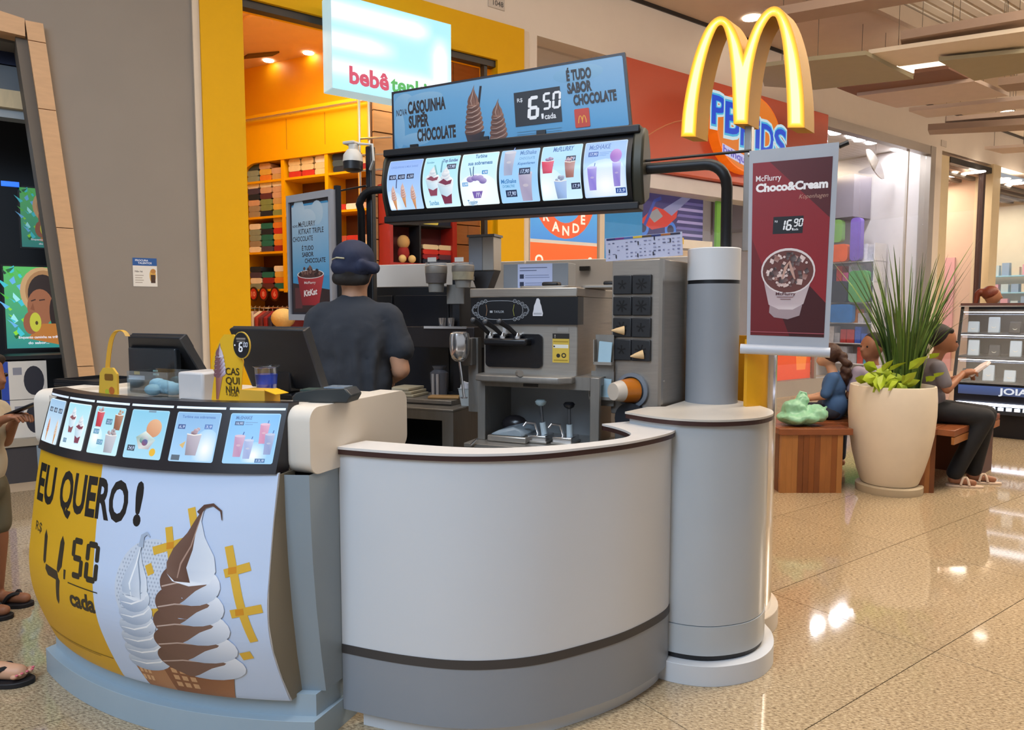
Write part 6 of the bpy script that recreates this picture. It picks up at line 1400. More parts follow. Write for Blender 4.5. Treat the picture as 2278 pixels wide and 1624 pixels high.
# panel print
a = Art(.0002); pw_ = mR - mL; o_a, o_z = mL, zb0; ph_ = zt1 - zb0
def pp_(x, y): u, v_ = q(x, y); return (u - o_a, v_ - o_z)
def ring_line(pts, w_, c): a.line(pts + [pts[0]], w_, c)
cA, cZ = pp_(1112, 690); rA = pp_(1171, 690)[0] - cA; rZ = abs(pp_(1112, 711)[1] - cZ)
ring_line([(cA + rA * .86 * math.copysign(abs(math.cos(t)) ** .7, math.cos(t)), cZ + rZ * math.copysign(abs(math.sin(t)) ** .7, math.sin(t))) for t in [2 * PI * k / 28 for k in range(28)]], .0028, '8c9096')
for sgn in (-1, 1):
    for k, (u, v_) in enumerate(((.56, .95), (.70, .82), (.84, .66), (.95, .40), (.95, -.40), (.84, -.66), (.70, -.85), (.56, -.95))):
        a.circ(cA + sgn * rA * u, cZ + rZ * v_, .0085, '989ca2', n=12); a.circ(cA + sgn * rA * u, cZ + rZ * v_, .0062, '14161c', n=12); a.circ(cA + sgn * rA * u, cZ + rZ * v_, .0025, '7a7e84', n=8)
    a.line([(cA + sgn * rA * 1.02, cZ - rZ * .4), (cA + sgn * rA * 1.08, cZ), (cA + sgn * rA * 1.02, cZ + rZ * .4)], .008, '6c7076'); a.line([(cA + sgn * rA * .54, cZ - rZ * .6), (cA + sgn * rA * .50, cZ), (cA + sgn * rA * .54, cZ + rZ * .6)], .003, '8a8a40' if sgn > 0 else '8a6a50')
a.text('TAYLOR', cA - .03, cZ - .012, .010, 'a4a8ae', w=.05, bold=.02); a.rect(cA - .05, cZ - .012, cA - .036, cZ - .002, 'a4a8ae')
ia, iz = pp_(1185, 703); 
cone_i = [(0, 0), (.046, 0), (.048, .012), (.043, .03), (.040, .045), (.035, .056), (.033, .07), (.026, .078), (.018, .076), (.012, .058), (.006, .045), (.004, .028), (0, .012)]
a.poly([(ia + x, iz + y) for x, y in cone_i], 'd4d4da'); a.rect(ia + .004, iz + .006, ia + .042, iz + .014, 'a8aab2')
a.build('panel_print', lambda x, y, h: KF(o_a + x, BS + .003 - h, o_z + y), sm, PRINT)
# recess, sticker, spouts, handles
r0, r1 = q(1078, 742), q(1204, 820)
MB(KF).prism(rrect(r0[0], r1[1], r1[0], r0[1], .02), BS + .008, BS + .021, 'y').build('door_panel', mat('door_black', '0d0f15', .25), sm)
s0_, s1_ = q(1226, 742), q(1263, 808)
a = Art(.0002); sw_, shh = s1_[0] - s0_[0], s0_[1] - s1_[1]
a.rect(0, 0, sw_, shh, 'd8b84a'); a.rect(0, shh * .82, sw_, shh, '26221e'); a.rect(.004, shh * .5, sw_ - .004, shh * .62, 'e8e6da'); a.rect(.004, shh * .53, .012, shh * .58, '2a2a2a'); a.rect(.004, shh * .70, sw_ - .004, shh * .74, 'a88a2a'); a.text('!', .01, shh * .85, .014, 'd8d0c0'); a.circ(sw_ * .35, shh * .24, .009, '2a2620'); a.circ(sw_ * .68, shh * .25, .011, '2a2620'); a.circ(sw_ * .68, shh * .25, .006, 'd8b84a'); a.rect(.006, shh * .06, sw_ - .006, shh * .10, 'a88a2a')
a.build('warning_sticker', lambda x, y, h: KF(s0_[0] + x, BS + .019 - h, s1_[1] + y), sm, PRINT)
MB(KF).bx(q(1237, 735)[0], q(1262, 735)[0], BS + .018, BS + .02, q(1237, 739)[1], q(1237, 729)[1]).build('plate', mat('plate_grey', 'b4b0aa', .3, .6), sm)
for k, (x0, y0, x1, y1) in enumerate(((1053, 712, 1090, 744), (1080, 716, 1117, 745), (1111, 715, 1150, 746))):
    u0, v0 = q(x0, y0, BS - .11); u1, v1 = q(x1, y1, BS - .03)
    h_ = MB(); h_.tube([KF(u0, BS - .11, v0), KF(lerp(u0, u1, .5), BS - .07, lerp(v0, v1, .5) + .004), KF(u1, BS - .03, v1)], [.013, .011, .009], 10); hd = h_.build('handle', BLACK, sm, smooth=True)
    MB().ball(KF(u0, BS - .112, v0), .012, 12, 8).build('handle_tip', mat('tip_grey', '4a4c50', .4), hd, smooth=True)
    MB(KF).lathe([(.010, -.035), (.014, -.015), (.012, .01), (.008, .02)], (u1 + .003, BS - .03, v1 - .01), 14).build('spout', CHROME, sm, smooth=True)
    MB().tube([KF(u1, BS + .02, v1 - .002), KF(u1, BS - .03, v1 - .002)], .010, 10).build('valve', CHROME, sm)
MB(KF).bx(q(1085, 752)[0], q(1180, 752)[0], BS - .05, BS + .02, q(1130, 768)[1], q(1130, 752)[1]).build('valve_block', mat('valve_black', '121318', .35), sm, bevel=.01)
MB(KF).cyl((q(1127, 735)[0], BS - .02, q(1127, 740)[1]), .010, .03, 12).build('drip_tube', mat('tube_white', 'b4b4b4', .4), sm)
# drip tray
d0, d1 = q(1040, 832, BS - .06)[0], q(1283, 838, BS - .06)[0]; dz = q(1180, 836, BS - .06)[1]
MB(KF).prism([(mS, BS + .03), (mS, BS - .07), (mS + .05, BS - .10), (mR - .05, BS - .10), (mR, BS - .06), (mR, BS + .03)], dz - .03, dz).build('drip_tray', DSTEEL, sm, bevel=.006)
MB().tube([KF(q(1168, 818)[0], BS - .08, dz + .012), KF(q(1178, 818)[0], BS - .105, dz + .012)], .014, 12).build('tray_knob', STEEL, sm)
# lids on top
for px_, pw2 in ((1170, 120), (1310, 110)):
    u0 = q(px_ - 40, 632)[0]; MB(KF).prism(rrect(u0, BS + .12, u0 + .24, BS + .45, .03), zt0, zt0 + .012).build('hopper_lid', STEEL, sm, bevel=.003)
    MB(KF).bx(u0 + .09, u0 + .17, BS + .18, BS + .24, zt0 + .012, zt0 + .032).build('lid_handle', BLACK, sm, bevel=.008)
# document holder on top
u0, v0 = q(1133, 632, BS + .35); u1, v1 = q(1212, 582, BS + .35); u2 = q(1248, 600, BS + .35)[0]
t = thing('notice_stand', 'white instruction sheet on a grey box on top of the machine', 'notice', KF(u0, BS + .5, zt0))
u00 = q(1100, 600, BS + .35)[0]
MB(KF).bx(u00, u2, BS + .46, BS + .58, zt0 + .001, v1).build('box', mat('notice_box', '85888c', .4), t, bevel=.003)
a = Art(.0002); a.rect(0, 0, u1 - u0, v1 - zt0 - .006, 'bcc4e4'); W_, H_ = u1 - u0, v1 - zt0
for k in range(2): a.rect(W_ * .06, H_ * (.80 - k * .10), W_ * (.85 - .3 * k), H_ * (.83 - k * .10), '5a6488')
for k in range(2): a.rect(W_ * .06, H_ * (.42 - k * .28), W_ * .18, H_ * (.58 - k * .28), '2c3450'); a.rect(W_ * .22, H_ * (.44 - k * .28), W_ * .92, H_ * (.47 - k * .28), '8a94b8'); a.rect(W_ * .22, H_ * (.52 - k * .28), W_ * .9, H_ * (.55 - k * .28), '8a94b8')
a.build('sheet', lambda x, y, h: KF(u0 + x, BS + .459 - h, zt0 + .004 + y), t, PRINT)
# ---------------------------------------------------------------- sauce station below
BL = 2.93
def ql(x, y): return kb(x, y, BL)
l0, l1 = ql(1062, 900)[0], ql(1333, 900)[0]; lz1 = ql(1200, 836)[1]; 
ss = thing('sauce_station', 'stainless open sauce station under the machine with two pumps', 'counter', KF((l0 + l1) / 2, BL, 0))
oz1, oz0 = ql(1200, 864)[1], ql(1200, 988)[1]; ol, orr = ql(1079, 900)[0], ql(1312, 920)[0]
MB(KF).bx(l0, ol, BL, BL + .03, oz0, lz1).build('frame', DSTEEL, ss, bevel=.003); MB(KF).bx(orr, l1, BL, BL + .03, oz0, lz1).build('frame', DSTEEL, ss, bevel=.003); MB(KF).bx(ol, orr, BL, BL + .03, oz1, lz1).build('frame', DSTEEL, ss)
MB(KF).bx(ol - .01, orr + .01, BL + .30, BL + .31, oz0, oz1 + .02).build('recess_back', mat('recess_steel', '9a9c9e', .45, .3), ss)
for x0 in (ol - .01, orr): MB(KF).bx(x0, x0 + .01, BL + .03, BL + .30, oz0, oz1 + .02).build('recess_side', DSTEEL, ss)
MB(KF).bx(l0, l1, BL + .03, BL + .62, oz1 + .02, lz1).build('top', DSTEEL, ss)
MB(KF).bx(l0 - .02, l1, BL - .10, BL + .31, oz0 - .02, oz0).build('ledge', STEEL, ss, bevel=.003)
MB(KF).bx(l0 - .02, l0 + .07, BL - .101, BL + .3, 0, oz0 - .021).build('door', DSTEEL, ss, bevel=.003); MB(KF).bx(l0 + .074, l1, BL - .101, BL + .3, 0, oz0 - .021).build('door', DSTEEL, ss, bevel=.003)
MB(KF).bx(ql(1165, 840)[0], ql(1197, 840)[0], BL - .006, BL + .0, ql(1180, 860)[1], lz1).build('lock_plate', mat('lock_brown', '2c2826', .4), ss)
u, v_ = ql(1080, 972); MB().tube([KF(u - .02, BL - .11, v_ - .02), KF(u + .012, BL - .11, v_ + .01)], .006, 8).build('latch', CHROME, ss)
for k, (px_, py_, hx, hy, kc, nm) in enumerate(((1202, 975, 1203, 897, 'bcd0d4', 'pale'), (1258, 980, 1266, 903, '17181e', 'black'))):
    bp_ = BL + .06; u, v_ = kb(px_, py_, bp_); hu, hv = kb(hx, hy, bp_)
    t = thing('sauce_pump', 'chrome sauce pump with a %s knob in the sauce station' % nm, 'pump', KF(u, bp_, oz0), 'sauce pumps')
    MB(KF).bx(u - .045, u + .045, bp_ - .05, bp_ + .06, oz0 + .001, oz0 + .035).build('lid', CHROME, t, bevel=.004)
    MB(KF).bx(u - .05, u + .05, bp_ - .056, bp_ + .066, oz0 + .001, oz0 + .012).build('pan_rim', STEEL, t, bevel=.003)
    MB().tube([KF(u + .02, bp_, oz0 + .035), KF(lerp(u + .02, hu, .5), bp_, lerp(oz0 + .03, hv, .4))], .014, 12).build('collar', mat('pump_white', 'c0ccd0', .4), t)
    MB().tube([KF(lerp(u + .02, hu, .45), bp_, lerp(oz0 + .03, hv, .35)), KF(hu, bp_, hv - .01)], .0075, 10).build('shaft', mat('shaft', '8a8c90', .25, .8), t)
    MB().lathe([(.0, .016), (.018, .016), (.026, .008), (.022, -.004), (.01, -.012)], KF(hu, bp_, hv), 18).build('knob', mat('knob' + kc, kc, .4), t, smooth=True)
    MB().tube([KF(u - .01, bp_, oz0 + .03), KF(u - .02, bp_ - .02, oz0 + .085), KF(u - .05, bp_ - .05, oz0 + .09), KF(u - .06, bp_ - .055, oz0 + .075)], .007, 10).build('spout', CHROME, t, smooth=True)
u, v_ = ql(1130, 975)
t = thing('sauce_bag', 'clear plastic sauce bag slumped on the station ledge', 'bag', KF(u, BL + .05, oz0))
for sx_ in (0,):
    b = MB(KF); b.bx(u - .09, u + .10, BL - .03, BL + .14, oz0 + .001, oz0 + .03); b.build('pan', STEEL, t, bevel=.006)
b = MB(KF); b.prism([(u - .085, oz0 + .03), (u + .095, oz0 + .03), (u + .085, oz0 + .055), (u + .03, oz0 + .07), (u - .04, oz0 + .052)], BL - .025, BL + .135, 'y'); b.build('film', mat('bag_film', '98a4ac', .2, bump=1, scale=22), t, bevel=.015)
b = MB(KF); b.ball((u - .03, BL + .15, oz0 + .055), .05, 14, 8, (1.3, .8, .9)); tag(b.build('dark_pouch', mat('pouch', '2a2628', .25, bump=.8, scale=15), smooth=True), 'dark glossy pouch behind the clear sauce bag', 'bag')
# ---------------------------------------------------------------- cone and lid tower
tx = Vector((.81, -.586, 0)).normalized(); ty = Vector((.586, .81, 0)).normalized()
TF = Fr((.622, 2.99, 0), tx, ty, Z)      # origin at the near corner, front to the left
def tq(x, y): p = at_plane(x, y, TF.o, ty); w_ = TF.inv(p); return (w_.x, w_.z)
tw = tq(1362, 600)[0]; tzt = tq(1467, 576)[1]
ct = thing('cone_tower', 'tall stainless cup and lid tower with black star grids on its front', 'dispenser', TF(tw / 2, .15, 0))
MB(TF).bx(tw, -.004, .003, .34, .95, tzt).build('body', STEEL, ct, bevel=.004)
MB(TF).bx(tw, .0, .0, .012, .95, tzt).build('front_panel', mat('front_steel', 'a8a199', .36, .6, var=.12, scale=9, stretch=(1, 1, 14)), ct, bevel=.003)
MB(TF).bx(-.012, .003, -.004, .016, .95, tzt).build('edge_trim', mat('trim_steel', 'b4aea6', .3, .9), ct)
rows_ = [(tq(1400, 612)[1], tq(1400, 655)[1]), (tq(1400, 660)[1], tq(1400, 702)[1]), (tq(1400, 707)[1], tq(1400, 750)[1]), (tq(1400, 755)[1], tq(1400, 802)[1])]
gx0, gx1 = tq(1366, 700)[0], tq(1451, 700)[0]
for r, (z1_, z0_) in enumerate(rows_):
    for c in range(2):
        x0, x1 = lerp(gx0, gx1, c / 2), lerp(gx0, gx1, (c + 1) / 2)
        pl_ = MB(TF).bx(x0 + .001, x1 - .001, -.014, 0, z0_, z1_).build('star_plate', mat('star_black', '24262a', .45), ct, bevel=.004)
        a = Art(.0002); cx_, cz2 = (x0 + x1) / 2, (z0_ + z1_) / 2; n_ = 5 if (r + c) % 3 == 0 else 7
        for k in range(n_): w_ = 2 * PI * k / n_ + .3; R_ = .026 if n_ == 7 else .020; a.line([(0, 0), (R_ * math.cos(w_), R_ * math.sin(w_))], [.004, .008], '050507')
        a.build('star_slot', lambda x, y, h, cx_=cx_, cz2=cz2: TF(cx_ + x, -.0142 - h, cz2 + y), pl_, PRINT)
for px_, py_, l_ in ((1386, 735, (-1, 0)), (1428, 788, (-1, -.5))):
    x, z_ = tq(px_, py_)
    t = thing('cone_tip', 'pale wafer cone tip poking from a black star slot, ' + ('upper one' if py_ < 760 else 'lower one'), 'cone', TF(x, -.03, z_), 'cone tips')
    f = Fr(TF(x + .012, -.012, z_), (TF.ex * l_[0] * .8 - TF.ey * .5 + Z * l_[1] * .3).normalized(), Z, (TF.ex * .5 - TF.ey * .8).normalized()); d_ = f.ex
    b = MB(); b.tube([f.o, f.o + d_ * .035, f.o + d_ * .055], [.020, .010, .002], 10); b.build('wafer', mat('wafer', 'dcb988', .7, bump=.3, scale=60), t, smooth=True)
x, z_ = tq(1408, 868)
up_ = Fr(TF(x, -.002, z_), TF.ex, Z, -TF.ey)
b = MB(up_); b.lathe([(.075, 0), (.075, .015), (.060, .018), (.058, -.01)], (0, 0, 0), 28); b.build('cup_ring', mat('ring_grey', '6e7680', .4), ct, smooth=True)
t = thing('cup_stack', 'orange and white cup stack poking out of the round tower opening', 'cup', TF(x, -.1, z_))
dd = (-TF.ey * .9 - TF.ex * .35).normalized(); sdv = dd.cross(Z).normalized(); f = Fr(TF(x, .0, z_), sdv, Z, dd)
b = MB(f); b.lathe([(.055, 0), (.046, .07), (.046, .07)], (0, 0, 0), 24); b.build('orange_cup', mat('cup_orange', 'c2701e', .3, var=.25, scale=20), t, smooth=True)
b = MB(f); b.lathe([(.046, .07), (.038, .11), (.036, .112), (0, .112)], (0, 0, 0), 24); b.build('white_cup', mat('cup_white', 'cfc2b2', .4), t, smooth=True)
z_ = tq(1400, 925)[1]; b = MB(TF); b.prism(circ(tw * .55, z_ - .01, .07, 24), -.03, .0, 'y'); b.build('lower_ring', mat('ring_dark', '2c2e34', .4), ct)
MB(TF).bx(tw * .95, -.02, .02, .32, 0, .95).build('pedestal', DSTEEL, ct)
MB(TF).cyl((.004, .02, tq(1478, 850)[1]), .006, .006, 8).build('screw', CHROME, ct)
# price sheet on the tower
P = [at_plane(x, y, TF(0, .10, 0), ty) for x, y in ((1348, 582), (1519, 568), (1517, 515), (1346, 531))]
t = thing('price_sheet', 'long white reference sheet with small black drawings standing on the tower', 'notice', TF(tw / 2, .10, tzt))
b = MB(); b.add(P + [p + ty * .003 for p in P], [(0, 1, 2, 3), (4, 7, 6, 5), (0, 4, 5, 1), (1, 5, 6, 2), (2, 6, 7, 3), (3, 7, 4, 0)], True); b.build('sheet', mat('sheet_white', 'b9bcd4', .5), t)
a = Art(.0002); random.seed(4)
for k, c in enumerate(('1c2a60', '6a2a78', '3a60a0', 'd0b030', '50402a', '28306c', 'a06030', '2a2a40')): a.rect(.02 + k * .12, .9, .14 + k * .12, .98, c)
for i in range(16):
    for j in range(5):
        if random.random() < .7: a.rect(.04 + i * .06, .12 + j * .155, .04 + i * .06 + random.uniform(.02, .04), .12 + j * .155 + random.uniform(.02, .05), random.choice(('70749a', '8a8eb0', '4a4e70')))
for x, y in ((.05, .35), (.14, .1), (.43, .08), (.63, .1), (.44, .6), (.65, .75), (.85, .6)): a.rect(x, y, x + .014, y + .16, '1c1c2c')
a.build('print', lambda x, y, h: (P[0].lerp(P[1], x)).lerp(P[3].lerp(P[2], x), y) - ty * (h + .001), t, PRINT)
# paper holders between machine and tower
for k, (x0, x1, y0, y1) in enumerate(((1322, 1362, 755, 812), (1312, 1362, 836, 890))):
    u0, v1 = kb(x0, y0, 3.0); u1, v0 = kb(x1, y1, 3.0)
    t = thing('paper_holder', ('upper' if k == 0 else 'lower') + ' metal holder of pale blue slips between machine and tower', 'holder', KF((u0 + u1) / 2, 3.0, v0), 'slip holders')
    MB(KF).bx(u0, u1, 2.985, 3.02, v0, v0 + .012).build('tray', STEEL, t); MB(KF).bx(u0, u0 + .004, 2.985, 3.03, v0, v1).build('side', STEEL, t); MB(KF).bx(u0, u1, 3.022, 3.03, v0 - .03, v1 + .02).build('back', DSTEEL, t)
    for j in range(3): MB(KF).box(((u0 + u1) / 2 + .008, 3.0 + j * .004, (v0 + v1) / 2), ((u1 - u0) * .7, .002, (v1 - v0) * .82), ry=.06 + .02 * j).build('slip', mat('slip_blue', 'a8c8d8', .6), t)
# ================================================================== people
def capsule(m, p0, r0, p1, r1, seg=14, ring=5):
    p0, p1 = Vector(p0), Vector(p1); d = p1 - p0; L = d.length; d = d / L if L > 1e-6 else Vector((0, 0, 1)); L = max(L, 1e-6)
    u = Vector((1, 0, 0)) if abs(d.x) < .8 else Vector((0, 1, 0)); u = (u - d * u.dot(d)).normalized(); w = d.cross(u); pr = []
    for i in range(ring + 1): q = -PI / 2 + PI / 2 * i / ring; pr.append((r0 * math.cos(q), r0 * math.sin(q)))
    for i in range(ring + 1): q = PI / 2 * i / ring; pr.append((r1 * math.cos(q), L + r1 * math.sin(q)))
    pts = []; n = len(pr)
    for k in range(seg):
        t = 2 * PI * k / seg
        for r, h in pr: pts.append(tuple(p0 + d * h + (u * math.cos(t) + w * math.sin(t)) * max(r, 1e-4)))
    m.add(pts, [(k * n + i, ((k + 1) % seg) * n + i, ((k + 1) % seg) * n + i + 1, k * n + i + 1) for k in range(seg) for i in range(n - 1)])
    b = len(m.v) - len(pts); m.f.append(tuple(b + k * n for k in range(seg))[::-1]); m.f.append(tuple(b + k * n + n - 1 for k in range(seg)))
def organic(name, prims, material, parent, frame, voxel=.012, smooth_it=6, extra=None, bumpy=0):
    m = MB(frame)
    for p in prims:
        if p[0] == 'c': capsule(m, *p[1:])
        else:
            c, r = p[1], p[2]; m.ball(c, r[0], 18, 12, (1, r[1] / r[0], r[2] / r[0]))
    base = wloc(parent)
    me = bpy.data.meshes.new('tmp'); me.from_pydata([v - base for v in m.v], [], m.f); me.update()
    o = bpy.data.objects.new('tmp', me); link(o)
    md = o.modifiers.new('r', 'REMESH'); md.mode = 'VOXEL'; md.voxel_size = voxel
    dg = bpy.context.evaluated_depsgraph_get(); dg.update()
    me2 = bpy.data.meshes.new_from_object(o.evaluated_get(dg)); bpy.data.objects.remove(o); bpy.data.meshes.remove(me)
    bm = bmesh.new(); bm.from_mesh(me2)
    for _ in range(smooth_it): bmesh.ops.smooth_vert(bm, verts=bm.verts, factor=.5, use_axis_x=True, use_axis_y=True, use_axis_z=True)
    if bumpy:
        from mathutils import noise
        bm.normal_update()
        for v in bm.verts: v.co = v.co + v.normal * (bumpy * (noise.noise(v.co * 14) + .6 * abs(noise.noise(v.co * 30)) - .3))
    if extra:
        off = [bm.verts.new(v - base) for v in extra.v]
        for f in extra.f:
            try: bm.faces.new([off[i] for i in f])
            except ValueError: pass
        bmesh.ops.recalc_face_normals(bm, faces=bm.faces)
    for f in bm.faces: f.smooth = True
    bm.to_mesh(me2); bm.free(); me2.name = name
    o = bpy.data.objects.new(name, me2); link(o); o.parent = parent; me2.materials.clear(); me2.materials.append(material); return o
def skin(name, c): 
    m = mat(name, c, .5, var=.08, scale=18); m.node_tree.nodes['Principled BSDF'].inputs['Subsurface Weight'].default_value = .12; m.node_tree.nodes['Principled BSDF'].inputs['Subsurface Radius'].default_value = (.01, .004, .002); return m
def hand(m, wrist, d, up, side, size=1.0, curl=.6):
    """palm and five fingers as capsules: d along the hand, up out of its back, side towards the thumb"""
    d, up, side = Vector(d).normalized(), Vector(up).normalized(), Vector(side).normalized(); w = Vector(wrist); k = size
    capsule(m, w, .026 * k, w + d * .06 * k + side * .012 * k, .024 * k, 10, 3); capsule(m, w, .024 * k, w + d * .065 * k - side * .018 * k, .022 * k, 10, 3)
    for i, (o, l) in enumerate(((.030, .07), (.011, .078), (-.009, .073), (-.028, .058))):
        b = w + d * .075 * k + side * o * k; j1 = b + (d * math.cos(curl * .5) - up * math.sin(curl * .5)) * l * .5 * k; j2 = j1 + (d * math.cos(curl * 1.5) - up * math.sin(curl * 1.5)) * l * .5 * k
        capsule(m, b, .0105 * k, j1, .0095 * k, 8, 3); capsule(m, j1, .0095 * k, j2, .0075 * k, 8, 3)
    b = w + side * .026 * k + d * .02 * k; j1 = b + (d * .6 + side * .8).normalized() * .038 * k; j2 = j1 + (d * .95 + side * .1 - up * .3).normalized() * .032 * k
    capsule(m, b, .013 * k, j1, .011 * k, 8, 3); capsule(m, j1, .011 * k, j2, .0085 * k, 8, 3)
SK1 = skin('skin_tan', 'b98a6c'); SK2 = skin('skin_brown', '9a6648'); SK3 = skin('skin_light', 'cf9f80')
# ---------------------------------------------------------------- the worker, seen from behind
wp_ = at_y(790, 700, 3.02); WF = Fr((wp_.x - .003, 3.02, 0), (1, 0, 0), (0, 1, 0), Z)
wk = thing('person', 'person in a dark t-shirt and navy cap standing with back turned behind the counter', 'person', WF(0, 0, 0))
ex = MB(WF)
for s in (-1, 1): hand(ex, (s * .10, .26, 1.07), (-s * .5, .8, .1), (0, 0, 1), (-s, .2, 0), 1, .7)
organic('body', [('e', (0, .015, 1.575), (.074, .092, .112)), ('c', (0, 0, 1.38), .058, (0, .012, 1.50), .052), ('e', (0, .0, 1.28), (.135, .09, .15)), ('e', (0, 0, 1.08), (.125, .09, .16)), ('e', (0, 0, .92), (.14, .10, .13)),
    ('c', (-.12, 0, 1.385), .045, (.12, 0, 1.385), .045), ('c', (-.145, 0, 1.37), .044, (-.185, .0, 1.15), .039), ('c', (.145, 0, 1.37), .044, (.195, -.01, 1.15), .039), ('c', (-.185, 0, 1.15), .039, (-.10, .25, 1.07), .026), ('c', (.195, -.01, 1.15), .039, (.10, .24, 1.08), .026),
    ('c', (-.08, 0, .88), .08, (-.09, .01, .48), .056), ('c', (.08, 0, .88), .08, (.09, .01, .48), .056), ('c', (-.09, .01, .48), .054, (-.10, -.01, .08), .038), ('c', (.09, .01, .48), .054, (.10, -.01, .08), .038), ('c', (-.10, -.03, .045), .038, (-.11, .14, .035), .032), ('c', (.10, -.03, .045), .038, (.11, .14, .035), .032),
    ('e', (-.076, .015, 1.575), (.012, .02, .03)), ('e', (.076, .015, 1.575), (.012, .02, .03)), ('c', (0, .10, 1.575), .012, (0, .118, 1.555), .013)], SK1, wk, WF, .010, 4, ex)
organic('tshirt', [('c', (-.125, -.004, 1.378), .060, (.125, -.004, 1.378), .060), ('c', (-.05, -.002, 1.40), .058, (.05, -.002, 1.40), .058), ('c', (0, -.002, 1.38), .066, (0, .004, 1.43), .058), ('e', (0, -.008, 1.29), (.165, .108, .18)), ('e', (0, -.004, 1.10), (.158, .112, .22)), ('e', (0, 0, .96), (.168, .125, .15)), ('c', (-.075, -.01, .92), .095, (.075, -.01, .92), .095),
    ('c', (-.145, 0, 1.365), .062, (-.186, -.0, 1.235), .060), ('c', (.145, 0, 1.365), .062, (.192, -.003, 1.235), .060), ('c', (-.05, -.098, 1.32), .018, (-.03, -.105, 1.0), .020), ('c', (.02, -.105, 1.30), .014, (.035, -.11, .95), .022), ('c', (.10, -.085, 1.28), .016, (.085, -.10, 1.05), .018)],
    mat('tshirt_charcoal', '2c3038', .9, var=.12, scale=10, bump=.6), wk, WF, .010, 5, None, .006)
organic('trousers', [('e', (0, .0, .85), (.16, .12, .12)), ('c', (-.085, 0, .82), .095, (-.095, .01, .48), .074), ('c', (.085, 0, .82), .095, (.095, .01, .48), .074), ('c', (-.095, .01, .48), .074, (-.105, .0, .10), .065), ('c', (.095, .01, .48), .074, (.105, 0, .10), .065)], mat('trousers_black', '15161a', .8), wk, WF, .014, 4)
organic('hair', [('e', (0, -.008, 1.575), (.080, .088, .085)), ('c', (-.05, -.055, 1.53), .03, (.05, -.055, 1.53), .03)], mat('hair_dark', '1d1714', .7, bump=.5, scale=60), wk, WF, .008, 3)
for s in (-1, 1): MB(WF).box((s * .105, .05, .03), (.09, .26, .06)).build('shoe', BLACK, wk, bevel=.02)
NAVY = mat('cap_navy', '17203c', .75, bump=.3, scale=40)
cpx = organic('cap', [('e', (0, .0, 1.615), (.088, .104, .078)), ('c', (-.045, -.062, 1.575), .036, (.05, -.062, 1.572), .036), ('e', (0, .0, 1.585), (.09, .10, .04))], NAVY, wk, WF, .008, 4)
organic('cap_flap', [('c', (.045, -.075, 1.575), .030, (.092, -.04, 1.572), .026), ('c', (.05, -.085, 1.59), .020, (.095, -.06, 1.565), .018)], NAVY, cpx, WF, .006, 3)
MB(WF).tube([(-.075, -.055, 1.607), (-.05, -.088, 1.612), (-.015, -.102, 1.608)], .003, 6).build('cap_strap', mat('strap_cream', 'b8b090', .6), cpx)
MB(WF).prism([(.02, .095), (.05, .15), (0, .175), (-.05, .15), (-.02, .095)], 1.575, 1.583).build('cap_peak', NAVY, cpx, bevel=.003)
# ---------------------------------------------------------------- child with a phone at the left edge
ch = at_y(-36, 830, 3.25); CF = Fr((ch.x, 3.25, 0), Vector((0, -1, 0)), Vector((1, 0, 0)), Z)      # faces right: local y is picture right
cd = thing('person', 'child in a pale top and black flip flops looking down at a phone', 'person', CF(0, 0, 0))
ex = MB(CF); hand(ex, (.05, .10, .905), (-.15, .9, .35), (.2, -.3, 1), (-1, 0, .2), .75, .9); hand(ex, (-.03, .11, .90), (.2, .9, .35), (-.2, -.3, 1), (1, 0, .2), .75, .9)
organic('body', [('e', (0, .0, 1.125), (.066, .080, .092)), ('e', (0, .045, 1.085), (.048, .045, .055)), ('c', (0, .076, 1.10), .008, (0, .092, 1.078), .011), ('c', (-.012, .078, 1.045), .008, (.012, .078, 1.045), .008), ('c', (0, -.03, .97), .042, (0, -.015, 1.05), .04), ('e', (0, -.04, .86), (.125, .085, .13)), ('e', (0, -.045, .70), (.115, .085, .14)), ('e', (0, -.05, .60), (.12, .09, .09)),
    ('c', (-.12, -.03, .93), .038, (-.13, -.01, .78), .030), ('c', (.12, -.03, .93), .038, (.13, -.01, .78), .030), ('c', (-.13, -.01, .78), .030, (-.03, .11, .90), .021), ('c', (.13, -.01, .78), .030, (.05, .10, .905), .021),
    ('c', (-.065, -.05, .58), .065, (-.07, -.03, .33), .045), ('c', (.065, -.05, .58), .065, (.07, -.03, .33), .045), ('c', (-.07, -.03, .33), .045, (-.07, -.05, .07), .030), ('c', (.07, -.03, .33), .045, (.07, -.05, .07), .030), ('c', (-.07, -.06, .045), .028, (-.07, .085, .038), .026), ('c', (.07, -.06, .045), .028, (.07, .085, .038), .026)], SK2, cd, CF, .009, 3, ex)
organic('hair', [('e', (0, -.018, 1.145), (.074, .088, .088)), ('c', (-.04, .045, 1.175), .026, (.04, .045, 1.175), .026)], mat('hair_dark', '1d1714', .7, bump=.5, scale=60), cd, CF, .008, 3)
for s in (-1, 1): MB(CF).ball((s * .028, .079, 1.105), .010, 10, 6).build('eye', mat('eye_dark', '1a1210', .2), cd, smooth=True)
organic('top', [('e', (0, -.04, .86), (.14, .10, .14)), ('e', (0, -.045, .70), (.13, .10, .14)), ('c', (-.12, -.03, .93), .052, (-.128, -.02, .84), .05), ('c', (.12, -.03, .93), .052, (.128, -.02, .84), .05)], mat('pale_top', 'c9bfa8', .9, bump=.4, scale=20), cd, CF, .011, 4)
organic('shorts', [('e', (0, -.05, .59), (.13, .10, .10)), ('c', (-.068, -.05, .56), .078, (-.072, -.04, .40), .07), ('c', (.068, -.05, .56), .078, (.072, -.04, .40), .07)], mat('khaki_shorts', '6a6450', .9, bump=.3), cd, CF, .012, 4)
